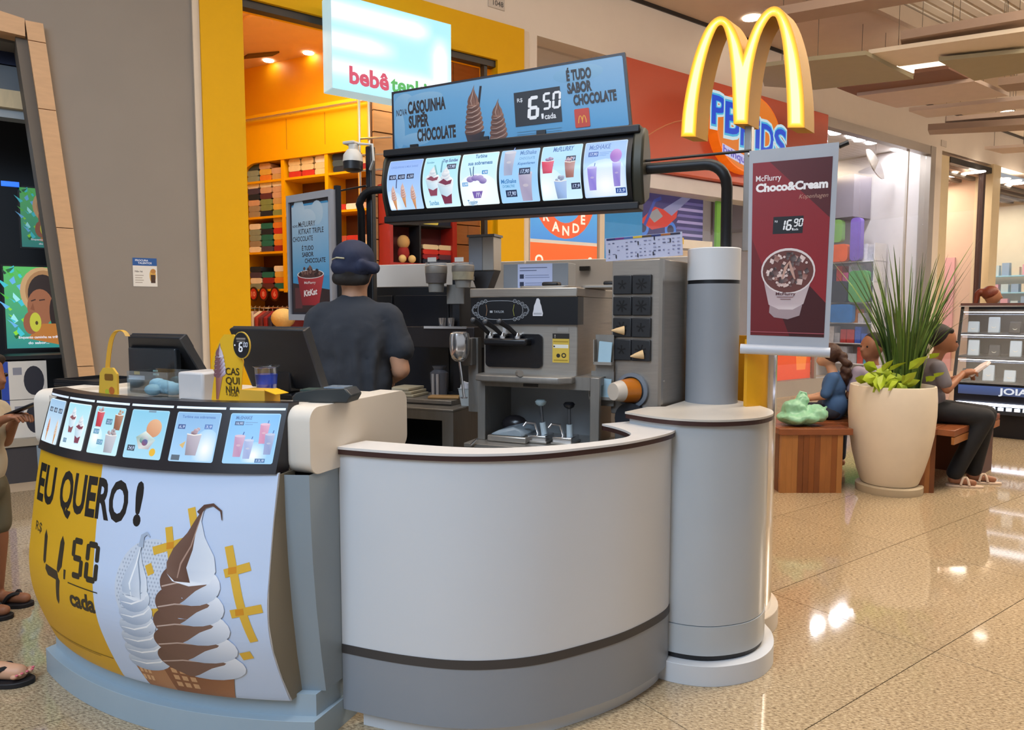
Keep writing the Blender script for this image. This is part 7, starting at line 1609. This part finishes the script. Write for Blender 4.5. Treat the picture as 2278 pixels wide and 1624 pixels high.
def flipflop(par, f, x, y0, L, w):
    pts = [(x - w * .42, y0), (x + w * .42, y0), (x + w * .5, y0 + L * .55), (x + w * .45, y0 + L * .85), (x + w * .1, y0 + L), (x - w * .25, y0 + L * .96), (x - w * .5, y0 + L * .7), (x - w * .42, y0 + L * .3)]
    s = MB(f).prism(smooth_line(pts, 3, True), 0.0, .020).build('flip_flop', mat('rubber_black', '17161a', .6), par, bevel=.004)
    for k in (-1, 1): MB(f).tube(smooth_line([(x + k * w * .42, y0 + L * .45, .022), (x + k * w * .36, y0 + L * .58, .058), (x + k * w * .12, y0 + L * .70, .062), (x, y0 + L * .78, .03)], 4), .009, 6).build('thong', mat('rubber_black', '17161a', .6), s, smooth=True)
for s in (-1, 1): flipflop(cd, CF, s * .07, -.095, .215, .085)
p = CF(.01, .18, .955)
ph = thing('phone', 'dark phone held by the child at the left edge', 'phone', p)
fpn = Fr(p, CF.ex, (CF.ey * .93 + Z * .37).normalized(), (Z * .93 - CF.ey * .37).normalized())
MB(fpn).bx(-.036, .036, -.075, .075, -.005, .005).build('case', BLACK, ph, bevel=.004); MB(fpn).bx(-.033, .033, -.071, .071, .005, .0056).build('screen', mat('phone_screen', '3a4250', .1, emit=.15), ph)
# adult whose sandalled foot enters at the lower left
ft = at_z(88, 1500, .0); AF = Fr((ft.x - .43, ft.y + .02, 0), Vector((0, -1, 0)), Vector((1, 0, 0)), Z)
ad = thing('person', 'adult at the lower left edge, one foot in a black flip flop showing', 'person', AF(0, 0, 0))
ex = MB(AF); hand(ex, (.20, -.14, .78), (0, .15, -1), (1, 0, 0), (0, 1, 0), .95, .5); hand(ex, (-.20, -.2, .78), (0, .15, -1), (-1, 0, 0), (0, 1, 0), .95, .5)
for i in range(5): ex.ball((.085 + .017 * (i - 2), .425 - .008 * abs(i - 1), .040), .010, 8, 6, (1, 1.4, .9))
organic('body', [('e', (0, -.16, 1.50), (.072, .088, .11)), ('c', (0, -.17, 1.33), .05, (0, -.16, 1.43), .045), ('e', (0, -.17, 1.2), (.16, .10, .15)), ('e', (0, -.17, 1.02), (.14, .095, .14)), ('e', (0, -.17, .88), (.17, .11, .12)), ('c', (.165, -.17, 1.30), .045, (.20, -.17, 1.05), .036), ('c', (.20, -.17, 1.05), .036, (.20, -.14, .80), .024), ('c', (-.165, -.17, 1.30), .045, (-.20, -.2, 1.05), .036), ('c', (-.20, -.2, 1.05), .036, (-.20, -.2, .80), .024),
    ('c', (.085, -.16, .84), .085, (.085, -.03, .48), .055), ('c', (.085, -.03, .48), .055, (.085, .19, .09), .034), ('c', (.085, .17, .052), .034, (.085, .31, .055), .032), ('c', (.085, .31, .052), .034, (.085, .40, .042), .030), ('c', (-.085, -.17, .84), .085, (-.085, -.2, .45), .055), ('c', (-.085, -.2, .45), .055, (-.085, -.28, .09), .034), ('c', (-.085, -.3, .05), .033, (-.085, -.10, .045), .03)], SK3, ad, AF, .011, 3, ex)
organic('hair', [('e', (0, -.19, 1.52), (.085, .095, .11)), ('c', (0, -.24, 1.48), .06, (0, -.25, 1.3), .05)], mat('hair_brown', '3a2418', .7, bump=.5, scale=50), ad, AF, .012, 3)
organic('dress', [('e', (0, -.17, 1.2), (.175, .12, .16)), ('e', (0, -.17, 1.0), (.165, .12, .16)), ('e', (0, -.17, .85), (.20, .15, .14)), ('c', (-.08, -.17, .8), .12, (-.09, -.18, .62), .13), ('c', (.08, -.17, .8), .12, (.09, -.14, .62), .13)], mat('dress_teal', '3a5a60', .9, bump=.3), ad, AF, .014, 5)
for i in range(5): MB(AF).ball((.085 + .017 * (i - 2), .436 - .008 * abs(i - 1), .046), .006, 8, 6, (1, 1, .6)).build('nail', mat('nail_pink', 'd86a7a', .2), ad, smooth=True)
flipflop(ad, AF, .085, .165, .285, .10); flipflop(ad, AF, -.085, -.345, .28, .10)

# ================================================================== bench, planter and sitters
BENCHM = [mat('bench_wood%d' % i, c, .35, var=.25, scale=5, stretch=(3, 3, 1)) for i, c in enumerate(('8a4f22', '9c6230', '6f3c1a', 'a8713c', '7c4620'))]
SEATM = mat('bench_seat', '8a5030', .22, var=.2, scale=4, stretch=(1, 6, 1))
SZ = .50
bn_ = thing('wooden_bench', 'brown slatted wooden bench wrapped around the white planter', 'bench', (2.7, 5.8, 0))
X0, X1 = at_z(1735, 1097, 0).x, at_z(1872, 1097, 0).x
nsl = 11; random.seed(21)
for k in range(nsl):
    x0, x1 = lerp(X0, X1, k / nsl), lerp(X0, X1, (k + 1) / nsl); MB().bx(x0 + .0005, x1 - .0005, 5.43 + random.uniform(0, .004), 5.47, 0, SZ - .05).build('slat', BENCHM[random.randrange(5)], bn_)
MB().bx(X0, X1, 5.475, 5.98, 0, SZ - .05).build('block', BENCHM[2], bn_)
for k in range(4):
    y0 = 5.42 + k * .15; MB().bx(X0 - .02, X1 + (.07 if k < 2 else 1.2), y0, y0 + .146, SZ - .05, SZ).build('seat_plank', SEATM, bn_, bevel=.004)
XR0, XR1 = at_z(2046, 1098, 0).x, at_z(2080, 1098, 0).x
for k in range(3):
    x0, x1 = lerp(XR0, XR1, k / 3), lerp(XR0, XR1, (k + 1) / 3); MB().bx(x0, x1 - .001, 5.43, 5.47, 0, SZ - .05).build('slat', BENCHM[k], bn_)
MB().bx(XR0, XR1, 5.475, 5.98, 0, SZ - .05).build('block', BENCHM[0], bn_)
for k in range(2): MB().bx(XR0 - .02, XR1 + .0, 5.42 + k * .15, 5.566 + k * .15, SZ - .05, SZ).build('seat_plank', SEATM, bn_, bevel=.004)
r0 = Vector((3.32, 5.34, 0)); r1 = Vector((4.27, 6.24, 0)); rx_ = (r1 - r0).normalized(); ry_ = Vector((-rx_.y, rx_.x, 0)); RF = Fr(r0, rx_, ry_, Z); RL = (r1 - r0).length
for k in range(4): MB(RF).bx(.0, RL * .47 - .002, k * .14, k * .14 + .136, SZ - .05, SZ).build('seat_plank', SEATM, bn_, bevel=.004); MB(RF).bx(RL * .47, RL, k * .14, k * .14 + .136, SZ - .05, SZ).build('seat_plank', SEATM, bn_, bevel=.004)
MB(RF).bx(.0, RL, 0, .02, SZ - .11, SZ - .055).build('apron', BENCHM[1], bn_)
MB(RF).bx(RL - .35, RL - .02, .04, .5, 0, SZ - .055).build('block', mat('bench_dark', '4f2a18', .5), bn_)
# planter
pc_ = Vector((at_y(1980, 1000, 5.515).x, 5.515, 0))
pl = thing('planter', 'tall cream ceramic planter with spiky grass on a round saucer', 'planter', pc_)
CERM = mat('cream_ceramic', 'e6d8c2', .45, var=.06, scale=9, bump=.15)
MB().lathe([(0, 0), (.235, 0), (.238, .015), (.238, .055), (.228, .062), (0, .062)], pc_, 40).build('saucer', mat('saucer', 'b9a88c', .6, var=.12), pl, smooth=True)
prf = [(0, .066), (.195, .066), (.205, .08), (.235, .17), (.268, .30), (.294, .45), (.306, .60), (.306, .72), (.299, .81), (.296, .825), (.285, .828), (.276, .81), (.27, .78), (0, .78)]
MB().lathe(prf, pc_, 48).build('pot', CERM, pl, smooth=True)
MB().lathe([(0, .785), (.271, .785)], pc_, 32).build('soil', mat('soil', '2c2118', .95, bump=1, scale=40), pl)
GB = [mat('blade%d' % i, c, .5, var=.25, scale=8) for i, c in enumerate(('3f5a24', '55702c', '2f4a1e', '6c8a3c', '4a6226'))]
random.seed(31)
for k in range(135):
    ang = random.random() * 2 * PI; r = math.sqrt(random.random()) * .11; L = random.uniform(.58, 1.12) * (1.1 if k % 5 == 0 else 1); lean = random.uniform(.02, .46) * (1.25 if random.random() < .2 else 1); wd = random.uniform(.006, .012)
    bx_, by_ = pc_.x + .075 + r * math.cos(ang), pc_.y - .02 + r * math.sin(ang); dirv = Vector((math.cos(ang), math.sin(ang) * .8, 0)); wv = Vector((-math.sin(ang * 3.1 + k), math.cos(ang * 3.1 + k), 0)); n = 5; droop = random.uniform(0, .25) if L < .9 else .03
    A_s, B_s = [], []
    for i in range(n + 1):
        t = i / n; c = Vector((bx_, by_, .785)) + Z * (L * t * (1 - droop * t * t)) + dirv * (lean * L * (t ** 1.6)); w_ = wd * (1 - t ** 2.2) + .0006
        A_s.append(c + wv * w_); B_s.append(c - wv * w_)
    m = MB(); m.add(A_s + B_s, [(i, i + 1, n + 2 + i, n + 1 + i) for i in range(n)], True); m.build('grass_blade', GB[random.randrange(5)], pl)
LIME = mat('lime_leaf', 'a9bf2c', .5, var=.2, scale=10)
def leaf(p, d, L, w):
    d = Vector(d).normalized(); s = d.cross(Vector((random.uniform(-.4, .4), 1, random.uniform(-.2, .6)))).normalized(); u = s.cross(d); p = Vector(p)
    pts = [p, p + d * L * .3 + s * w + u * .01, p + d * L * .65 + s * w * .75, p + d * L - u * L * .1, p + d * L * .65 - s * w * .75, p + d * L * .3 - s * w + u * .01, p + d * L * .35 - u * w * .3, p + d * L * .68 - u * w * .2]
    MB().add(pts, [(0, 1, 6), (1, 2, 7, 6), (2, 3, 7), (3, 4, 7), (4, 5, 6, 7), (5, 0, 6)], True).build('leaf', LIME, pl, smooth=True)
for k in range(26):
    g = k % 3; cx_ = pc_ + Vector(((-.17, -.20, .08)[g % 3 if g < 2 else 2], (-.17, -.06, -.20)[g], .80))
    if g == 2: cx_ = pc_ + Vector((-.06, -.22, .80))
    a_ = random.random() * 2 * PI; hgt = random.uniform(.03, .17)
    leaf(cx_ + Z * hgt + Vector((random.uniform(-.06, .06), random.uniform(-.03, .03), 0)), (math.cos(a_), -.35, math.sin(a_) * .8 - .1), random.uniform(.11, .18), random.uniform(.028, .045))
for dx in (-.19, -.08, -.05): MB().tube([pc_ + Vector((dx, -.16, .785)), pc_ + Vector((dx + .01, -.18, .93))], .005, 6).build('stem', GB[1], pl)
for dx, dz in ((.16, .24), (.20, .10), (.14, .07)):
    leaf(pc_ + Vector((dx, -.2, .80 + dz)), (.3, -.6, .5), .09, .03)
# green plastic bag
gp = Vector((at_z(1805, 955, SZ).x, 5.58, SZ))
gb = thing('plastic_bag', 'pale green plastic carrier bag slumped on the left end of the bench', 'bag', gp)
GBM = mat('bag_green', '8fc7a4', .35, var=.15, scale=12, bump=1.2); 
organic('bag', [('e', (0, 0, .06), (.19, .12, .06)), ('e', (.10, .0, .09), (.10, .09, .07)), ('e', (-.05, .02, .12), (.10, .08, .08)), ('e', (.0, .02, .19), (.055, .05, .06)), ('c', (.15, 0, .12), .02, (.19, 0, .14), .015)], GBM, gb, Fr(gp + Z * .004), .008, 1, None, .016)
MB(Fr(gp)).tube([(-.03, .02, .22), (-.01, .02, .26), (.03, .02, .25), (.05, .02, .18)], .012, 8).build('handle', GBM, gb, smooth=True)
# seated girl in blue
def sit_root(px_, py_, Y): p = at_y(px_, py_, Y); return Vector((p.x, Y, 0))
g0 = sit_root(1852, 950, 5.92); GF = Fr(g0, Vector((.75, -.66, 0)).normalized(), Vector((-.66, -.75, 0)).normalized() * -1, Z)      # faces away to the left
GF = Fr(g0, Vector((.5, .86, 0)), Vector((-.86, .5, 0)), Z)
gr = thing('person', 'girl in a blue shirt with curly brown ponytail sitting on the bench', 'person', g0)
ex = MB(GF); hand(ex, (.08, .22, .66), (-.3, .9, .1), (0, 0, 1), (-1, 0, 0), .7, .6); hand(ex, (-.08, .22, .66), (.3, .9, .1), (0, 0, 1), (1, 0, 0), .7, .6)
organic('body', [('e', (0, .055, 1.02), (.066, .078, .088)), ('e', (0, .10, .985), (.048, .04, .05)), ('c', (0, .13, .995), .007, (0, .142, .975), .010), ('c', (0, .01, .88), .04, (0, .04, .96), .038), ('e', (0, 0, .77), (.12, .08, .12)), ('e', (0, -.01, .62), (.115, .085, .13)), ('c', (-.115, 0, .85), .036, (-.15, .05, .70), .03), ('c', (.115, 0, .85), .036, (.15, .05, .70), .03), ('c', (-.15, .05, .70), .03, (-.08, .21, .66), .02), ('c', (.15, .05, .70), .03, (.08, .21, .66), .02),
    ('c', (-.07, 0, .565), .06, (-.08, .33, .55), .05), ('c', (.07, 0, .565), .06, (.08, .33, .55), .05), ('c', (-.08, .33, .55), .048, (-.08, .36, .12), .03), ('c', (.08, .33, .55), .048, (.08, .36, .12), .03), ('c', (-.08, .35, .05), .03, (-.08, .47, .04), .028), ('c', (.08, .35, .05), .03, (.08, .47, .04), .028)], SK3, gr, GF, .010, 3, ex)
BLUE = mat('shirt_blue', '3c5f8e', .85, var=.12, bump=.5, scale=14)
organic('shirt', [('e', (0, 0, .77), (.135, .095, .13)), ('e', (0, -.01, .62), (.135, .10, .13)), ('c', (-.11, 0, .85), .05, (-.15, .045, .72), .045), ('c', (.11, 0, .85), .05, (.15, .045, .72), .045)], BLUE, gr, GF, .011, 4)
organic('trousers', [('e', (0, 0, .57), (.13, .10, .055)), ('c', (-.07, 0, .57), .066, (-.08, .33, .55), .058), ('c', (.07, 0, .57), .066, (.08, .33, .55), .058), ('c', (-.08, .34, .55), .056, (-.08, .36, .15), .042), ('c', (.08, .34, .55), .056, (.08, .36, .15), .042)], mat('trousers_dark', '2a3040', .8), gr, GF, .012, 3)
HB = mat('hair_curly', '3f2214', .6, bump=1.2, scale=45)
pr_ = [('e', (0, .035, 1.045), (.078, .09, .088)), ('e', (0, -.06, 1.02), (.04, .04, .04))]
random.seed(8)
for k in range(16): pr_.append(('e', (random.uniform(-.035, .035), -.085 + random.uniform(-.03, .02), .99 - k * .012), (.032, .03, .03)))
organic('hair', pr_, HB, gr, GF, .009, 1)
MB(GF).lathe([(.022, -.01), (.028, 0), (.022, .01)], (0, -.058, 1.03), 12).build('hair_tie', mat('tie', '8a5a2a', .6), gr, smooth=True)
# person hidden behind the grass at the left
m0 = sit_root(1938, 950, 5.93); MF = Fr(m0, Vector((.94, .35, 0)), Vector((-.35, .94, 0)), Z)
mn = thing('person', 'short haired person in a light top sitting behind the planter', 'person', m0)
ex = MB(MF); hand(ex, (.10, .26, .66), (-.4, .8, 0), (0, 0, 1), (-1, 0, 0), .9, .6); hand(ex, (-.10, .26, .66), (.4, .8, 0), (0, 0, 1), (1, 0, 0), .9, .6)
organic('body', [('e', (0, .03, 1.09), (.078, .092, .112)), ('c', (-.082, .04, 1.09), .010, (-.098, .045, 1.065), .013), ('e', (-.045, .03, 1.035), (.04, .045, .05)), ('c', (-.082, .025, 1.03), .008, (-.078, .055, 1.03), .008), ('c', (0, 0, .91), .05, (0, .02, 1.0), .048), ('e', (0, 0, .80), (.16, .10, .15)), ('e', (0, 0, .63), (.15, .10, .14)), ('c', (-.165, 0, .90), .042, (-.20, .04, .70), .035), ('c', (.165, 0, .90), .042, (.20, .04, .70), .035), ('c', (-.20, .04, .70), .034, (-.10, .25, .66), .024), ('c', (.20, .04, .70), .034, (.10, .25, .66), .024), ('c', (-.09, 0, .58), .075, (-.10, .42, .56), .06), ('c', (.09, 0, .58), .075, (.10, .42, .56), .06), ('c', (-.10, .42, .55), .055, (-.10, .42, .1), .035), ('c', (.10, .42, .55), .055, (.10, .42, .1), .035), ('c', (-.10, .40, .045), .035, (-.10, .56, .04), .03), ('c', (.10, .40, .045), .035, (.10, .56, .04), .03), ('e', (.02, -.055, 1.085), (.02, .012, .03)), ('e', (.0, .115, 1.085), (.02, .012, .03))], SK2, mn, MF, .012, 3, ex)
organic('hair', [('e', (.025, .025, 1.125), (.083, .096, .095))], mat('hair_dark', '1d1714', .7, bump=.5, scale=60), mn, MF, .010, 3)
for s in (-1, 1): MB(MF).ball((-.068, .035 + s * .03, 1.10), .010, 10, 6).build('eye', mat('eye_dark', '1a1210', .2), mn, smooth=True)
organic('top', [('e', (0, 0, .80), (.175, .115, .16)), ('e', (0, 0, .64), (.165, .115, .14)), ('c', (-.16, 0, .89), .058, (-.19, .03, .76), .052), ('c', (.16, 0, .89), .058, (.19, .03, .76), .052)], mat('top_lilac', 'a89cae', .9, bump=.3), mn, MF, .013, 4)
organic('trousers', [('e', (0, 0, .57), (.16, .11, .06)), ('c', (-.09, 0, .585), .082, (-.10, .42, .56), .068), ('c', (.09, 0, .585), .082, (.10, .42, .56), .068), ('c', (-.10, .42, .55), .064, (-.10, .42, .1), .05), ('c', (.10, .42, .55), .064, (.10, .42, .1), .05)], mat('trousers_dark', '2a3040', .8), mn, MF, .014, 3)
# woman eating, black trousers and sandals
w0 = sit_root(2072, 950, 5.80); WM = Fr(w0, Vector((-.34, -.94, 0)).normalized(), Vector((.94, -.34, 0)).normalized(), Z)
wm = thing('person', 'woman in black trousers and beige sandals sitting on the bench eating from a paper wrapper', 'person', w0)
ex = MB(WM); hand(ex, (.04, .20, .90), (-.1, .9, .25), (.3, 0, 1), (-1, 0, .3), .9, .9); hand(ex, (-.06, .19, .86), (.2, .9, .3), (-.3, 0, 1), (1, 0, .3), .9, .9)
organic('body', [('e', (0, .06, 1.165), (.075, .09, .11)), ('e', (0, .11, 1.12), (.052, .05, .06)), ('c', (0, .145, 1.14), .009, (0, .162, 1.115), .012), ('c', (-.018, .148, 1.08), .007, (.018, .148, 1.08), .008), ('c', (0, .0, .99), .048, (0, .04, 1.08), .045), ('e', (0, -.01, .86), (.155, .10, .15)), ('e', (0, -.03, .68), (.15, .105, .15)), ('c', (-.155, 0, .96), .042, (-.19, .06, .78), .035), ('c', (.155, 0, .96), .042, (.19, .06, .78), .035), ('c', (-.19, .06, .78), .034, (-.06, .19, .86), .024), ('c', (.19, .06, .78), .034, (.04, .20, .90), .024),
    ('c', (-.09, 0, .59), .08, (-.09, .40, .56), .06), ('c', (.09, 0, .59), .08, (.10, .34, .56), .06), ('c', (-.09, .40, .55), .055, (-.09, .33, .10), .034), ('c', (.10, .34, .55), .055, (.10, .16, .10), .034), ('c', (-.09, .31, .055), .032, (-.09, .47, .036), .027), ('c', (.10, .14, .055), .032, (.10, .29, .036), .027)], SK2, wm, WM, .011, 3, ex)
organic('hair', [('e', (0, .025, 1.195), (.082, .095, .10)), ('e', (0, -.055, 1.20), (.045, .045, .045)), ('c', (-.04, .10, 1.235), .025, (.04, .10, 1.235), .025)], mat('hair_dark', '1d1714', .7, bump=.5, scale=60), wm, WM, .010, 3)
for s in (-1, 1): MB(WM).ball((s * .03, .142, 1.15), .010, 10, 6).build('eye', mat('eye_dark', '1a1210', .2), wm, smooth=True)
organic('top', [('e', (0, -.01, .86), (.17, .115, .16)), ('e', (0, -.03, .69), (.165, .12, .15)), ('c', (-.15, 0, .95), .058, (-.185, .045, .83), .052), ('c', (.15, 0, .95), .058, (.185, .045, .83), .052)], mat('top_grey', '6f6a70', .9, bump=.4), wm, WM, .012, 4)
BT = mat('trousers_black', '15161a', .8)
organic('trousers', [('e', (0, -.01, .59), (.165, .12, .075)), ('c', (-.09, 0, .595), .09, (-.09, .40, .565), .075), ('c', (.09, 0, .595), .09, (.10, .34, .565), .075), ('c', (-.09, .40, .55), .072, (-.09, .33, .11), .062), ('c', (.10, .34, .55), .072, (.10, .16, .11), .062)], BT, wm, WM, .013, 3)
SAN = mat('sandal_beige', 'd2b8a0', .5)
for x, y in ((-.09, .285), (.10, .115)):
    s = MB(WM).prism(smooth_line([(x - .035, y), (x + .035, y), (x + .042, y + .14), (x + .02, y + .235), (x - .02, y + .235), (x - .042, y + .14)], 3, True), 0.0, .016).build('sandal', SAN, wm, bevel=.003)
    MB(WM).tube(smooth_line([(x - .04, y + .10, .02), (x - .02, y + .12, .068), (x + .02, y + .13, .066), (x + .04, y + .14, .02)], 4), .010, 6).build('strap', SAN, s, smooth=True); MB(WM).tube(smooth_line([(x - .04, y + .15, .02), (x - .01, y + .13, .066), (x + .02, y + .10, .072), (x + .04, y + .08, .02)], 4), .009, 6).build('strap', SAN, s, smooth=True)
p = WM(-.01, .31, .93)
t = thing('paper_wrapper', 'white paper wrapper around food in the hands of the seated woman', 'wrapper', p)
f = Fr(p, WM.ex, (WM.ey * .75 + Z * .66).normalized(), (Z * .75 - WM.ey * .66).normalized())
MB(f).prism([(-.045, -.09), (.05, -.08), (.065, .06), (.03, .10), (-.03, .085), (-.06, .05)], -.012, .012).build('paper', mat('paper_white', 'e0d2cc', .7), t, bevel=.006)
hp = Vector((XR0 + .05, 5.60, SZ)); t = thing('handbag', 'leopard print handbag on the bench beside the seated woman', 'bag', hp)
MB().box(hp + Z * .075, (.16, .10, .145)).build('bag', mat('leopard', 'b89a8c', .6, var=.8, scale=45), t, bevel=.025)
MB().tube([hp + Vector((-.05, 0, .145)), hp + Vector((-.03, 0, .2)), hp + Vector((.03, 0, .2)), hp + Vector((.05, 0, .145))], .006, 6).build('handle', BLACK, t, smooth=True)

# ================================================================== jewellery kiosk
jo = at_y(2120, 900, 8.15); JX = Vector((.74, -.673, 0)).normalized(); JY = Vector((.673, .74, 0)).normalized(); JF = Fr((jo.x, jo.y, 0), JX, JY, Z)
jk = thing('jewellery_case', 'black jewellery kiosk with slanted glass, lit trays and white letters', 'display case', JF(.9, .3, 0))
JB = mat('jewel_black', '101218', .25); JD = mat('jewel_dark', '22262e', .4)
MB(JF).bx(0, 2.2, .0, .8, .0, .26).build('base', JB, jk); MB(JF).bx(-.02, 2.2, -.06, .8, .26, .30).build('lit_ledge', JD, jk)
MB(JF).bx(0, 2.2, .02, .8, .30, .58).build('body', JB, jk)
a = Art(); a.rect(0, 0, 2.0, .10, '28406e', '3a5a98'); jt = JF.inv(at_plane(2221, 872, JF(0, .018, 0), JY)).x - .04; a.text('JOIAS EM PRATA', jt, .018, .066, 'eef2fa', w=.95, bold=.03); a.build('sign_band', JF.at(.04, .018, .46).face(), jk, print_mat('jewel_sign', .9))
MB(JF).bx(.03, 2.15, -.04, -.02, .345, .375).build('light_strip', mat('strip_white', 'e8ecff', .4, emit=5, ecol='dfe6ff'), jk)
for k in range(26): MB(JF).bx(.06 + k * .075, .11 + k * .075, -.055, -.02, .301, .335).build('white_box', mat('box_glow', 'dfe8f0', .4, emit=.7), jk)
for x0 in (-.02, .72, 2.18):
    MB(JF).prism([(.0, .58), (.03, .58), (.33, 1.45), (.30, 1.45)], x0, x0 + .03, 'x').build('frame_bar', JB, jk)
MB(JF).bx(-.02, 2.2, .26, .84, 1.45, 1.48).build('roof', mat('roof_brown', '5c3c34', .35), jk); MB(JF).bx(-.03, 2.2, .25, .27, 1.438, 1.452).build('roof_trim', CHROME, jk); MB(JF).bx(-.02, 2.2, .74, .78, .58, 1.45).build('back', JD, jk)
g = MB(JF); g.prism([(.012, .585), (.016, .585), (.312, 1.445), (.308, 1.445)], .01, 2.18, 'x'); g.build('glass', glass_mat('case_glass', (.96, .98, 1), .10), jk)
g = MB(JF); g.prism([(.03, .585), (.74, .585), (.74, 1.445), (.33, 1.445)], -.014, -.010, 'x'); g.build('glass', glass_mat('case_glass', (.96, .98, 1), .10), jk)
for z_, y0 in ((.585, .05), (.86, .14), (1.12, .23)): MB(JF).bx(.0, 2.18, y0, .74, z_, z_ + .02).build('shelf', JD, jk); MB(JF).bx(.02, 2.16, y0 + .01, y0 + .02, z_ + .255, z_ + .262).build('led_bar', mat('led_bar', 'f0f4ff', .4, emit=6, ecol='e8eeff'), jk)
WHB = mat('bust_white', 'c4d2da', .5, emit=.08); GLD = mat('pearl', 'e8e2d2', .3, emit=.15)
kk = 0
for r, (z_, y0) in enumerate(((.605, .10), (.88, .19), (1.14, .30))):
    for k in range(9):
        x = .10 + k * .2 + .03 * (r % 2)
        if r == 2 and k in (4, 5, 6):
            if k != 4: continue
            t = thing('ring_tray', 'tray of rings in rows on the top shelf of the jewellery case', 'tray', JF(x + .15, y0 + .12, z_)); MB(JF).box((x + .15, y0 + .12, z_ + .03), (.42, .16, .02), rx=.5).build('tray', JB, t)
            for i in range(8):
                for j in range(4): MB(JF).box((x - .02 + i * .048, y0 + .07 + j * .035, z_ + .022 + j * .019), (.026, .012, .012)).build('ring', GLD, t)
            continue
        t = thing('necklace_bust', '%s necklace stand, %s shelf of the jewellery case' % (['first', 'second', 'third', 'fourth', 'fifth', 'sixth', 'seventh', 'eighth', 'ninth'][k] + ' from the left', ['bottom', 'middle', 'top'][r]), 'jewellery stand', JF(x, y0 + .08, z_), 'necklace stands'); kk += 1
        hh = .13 + .05 * ((k + r) % 2); m_ = WHB if (k * 2 + r) % 3 else JD
        MB(JF).prism([(y0 + .04, z_ + .001), (y0 + .12, z_ + .001), (y0 + .10, z_ + hh), (y0 + .08, z_ + hh)], x - .055, x + .055, 'x').build('bust', m_, t, bevel=.008)
        MB(JF).tube([(x + .03 * math.cos(q_), y0 + .055 + .02 * (1 + math.sin(q_)), z_ + hh * .62 + hh * .3 * math.sin(q_)) for q_ in [2 * PI * i / 14 for i in range(14)]], .005, 6, True).build('necklace', GLD, t)
area('jewel_case_light', JF(1.1, .5, 1.42), 1.8, .25, 5, (.9, .95, 1.0), (0, 0, math.atan2(JX.y, JX.x)))
# seller behind the case
sl = at_y(2204, 660, 9.0); SFp = Fr((sl.x, 9.0, 0), Vector((-.5, -.86, 0)), Vector((.86, -.5, 0)), Z); hz_ = at_y(2204, 637, 9.0).z
se = thing('person', 'red haired person standing behind the jewellery case', 'person', SFp(0, 0, 0)); k_ = hz_ - 1.62
ex = MB(SFp); hand(ex, (.20, .12, .78), (0, .3, -1), (1, 0, 0), (0, 1, 0), .95, .5); hand(ex, (-.20, .12, .78), (0, .3, -1), (-1, 0, 0), (0, 1, 0), .95, .5)
organic('body', [('e', (0, .02, 1.50 + k_), (.074, .092, .11)), ('c', (0, .11, 1.5 + k_), .010, (0, .125, 1.475 + k_), .012), ('c', (0, 0, 1.33 + k_), .05, (0, .01, 1.42 + k_), .046), ('e', (0, 0, 1.2 + k_), (.16, .10, .16)), ('e', (0, 0, 1.0 + k_), (.145, .10, .16)), ('e', (0, 0, .88), (.17, .11, .14)), ('c', (-.16, 0, 1.28 + k_), .042, (-.2, 0, 1.02), .036), ('c', (.16, 0, 1.28 + k_), .042, (.2, 0, 1.02), .036), ('c', (-.2, 0, 1.02), .034, (-.2, .1, .80), .024), ('c', (.2, 0, 1.02), .034, (.2, .1, .80), .024), ('c', (-.085, 0, .85), .085, (-.09, 0, .45), .055), ('c', (.085, 0, .85), .085, (.09, 0, .45), .055), ('c', (-.09, 0, .45), .05, (-.09, -.02, .08), .035), ('c', (.09, 0, .45), .05, (.09, -.02, .08), .035), ('c', (-.09, -.04, .045), .034, (-.09, .14, .035), .03), ('c', (.09, -.04, .045), .034, (.09, .14, .035), .03)], SK2, se, SFp, .013, 3, ex)
organic('hair', [('e', (0, -.005, 1.535 + k_), (.085, .10, .095)), ('e', (0, -.11, 1.55 + k_), (.045, .05, .045)), ('c', (0, -.14, 1.53 + k_), .035, (0, -.16, 1.38 + k_), .025)], mat('hair_auburn', '6e2f18', .5, bump=.5, scale=50), se, SFp, .010, 3)
organic('dress', [('e', (0, 0, 1.2 + k_), (.175, .115, .17)), ('e', (0, 0, 1.0), (.165, .12, .2)), ('c', (-.07, 0, .8), .13, (-.08, 0, .5), .12), ('c', (.07, 0, .8), .13, (.08, 0, .5), .12)], mat('dress_black', '1c1a1e', .8), se, SFp, .015, 4)
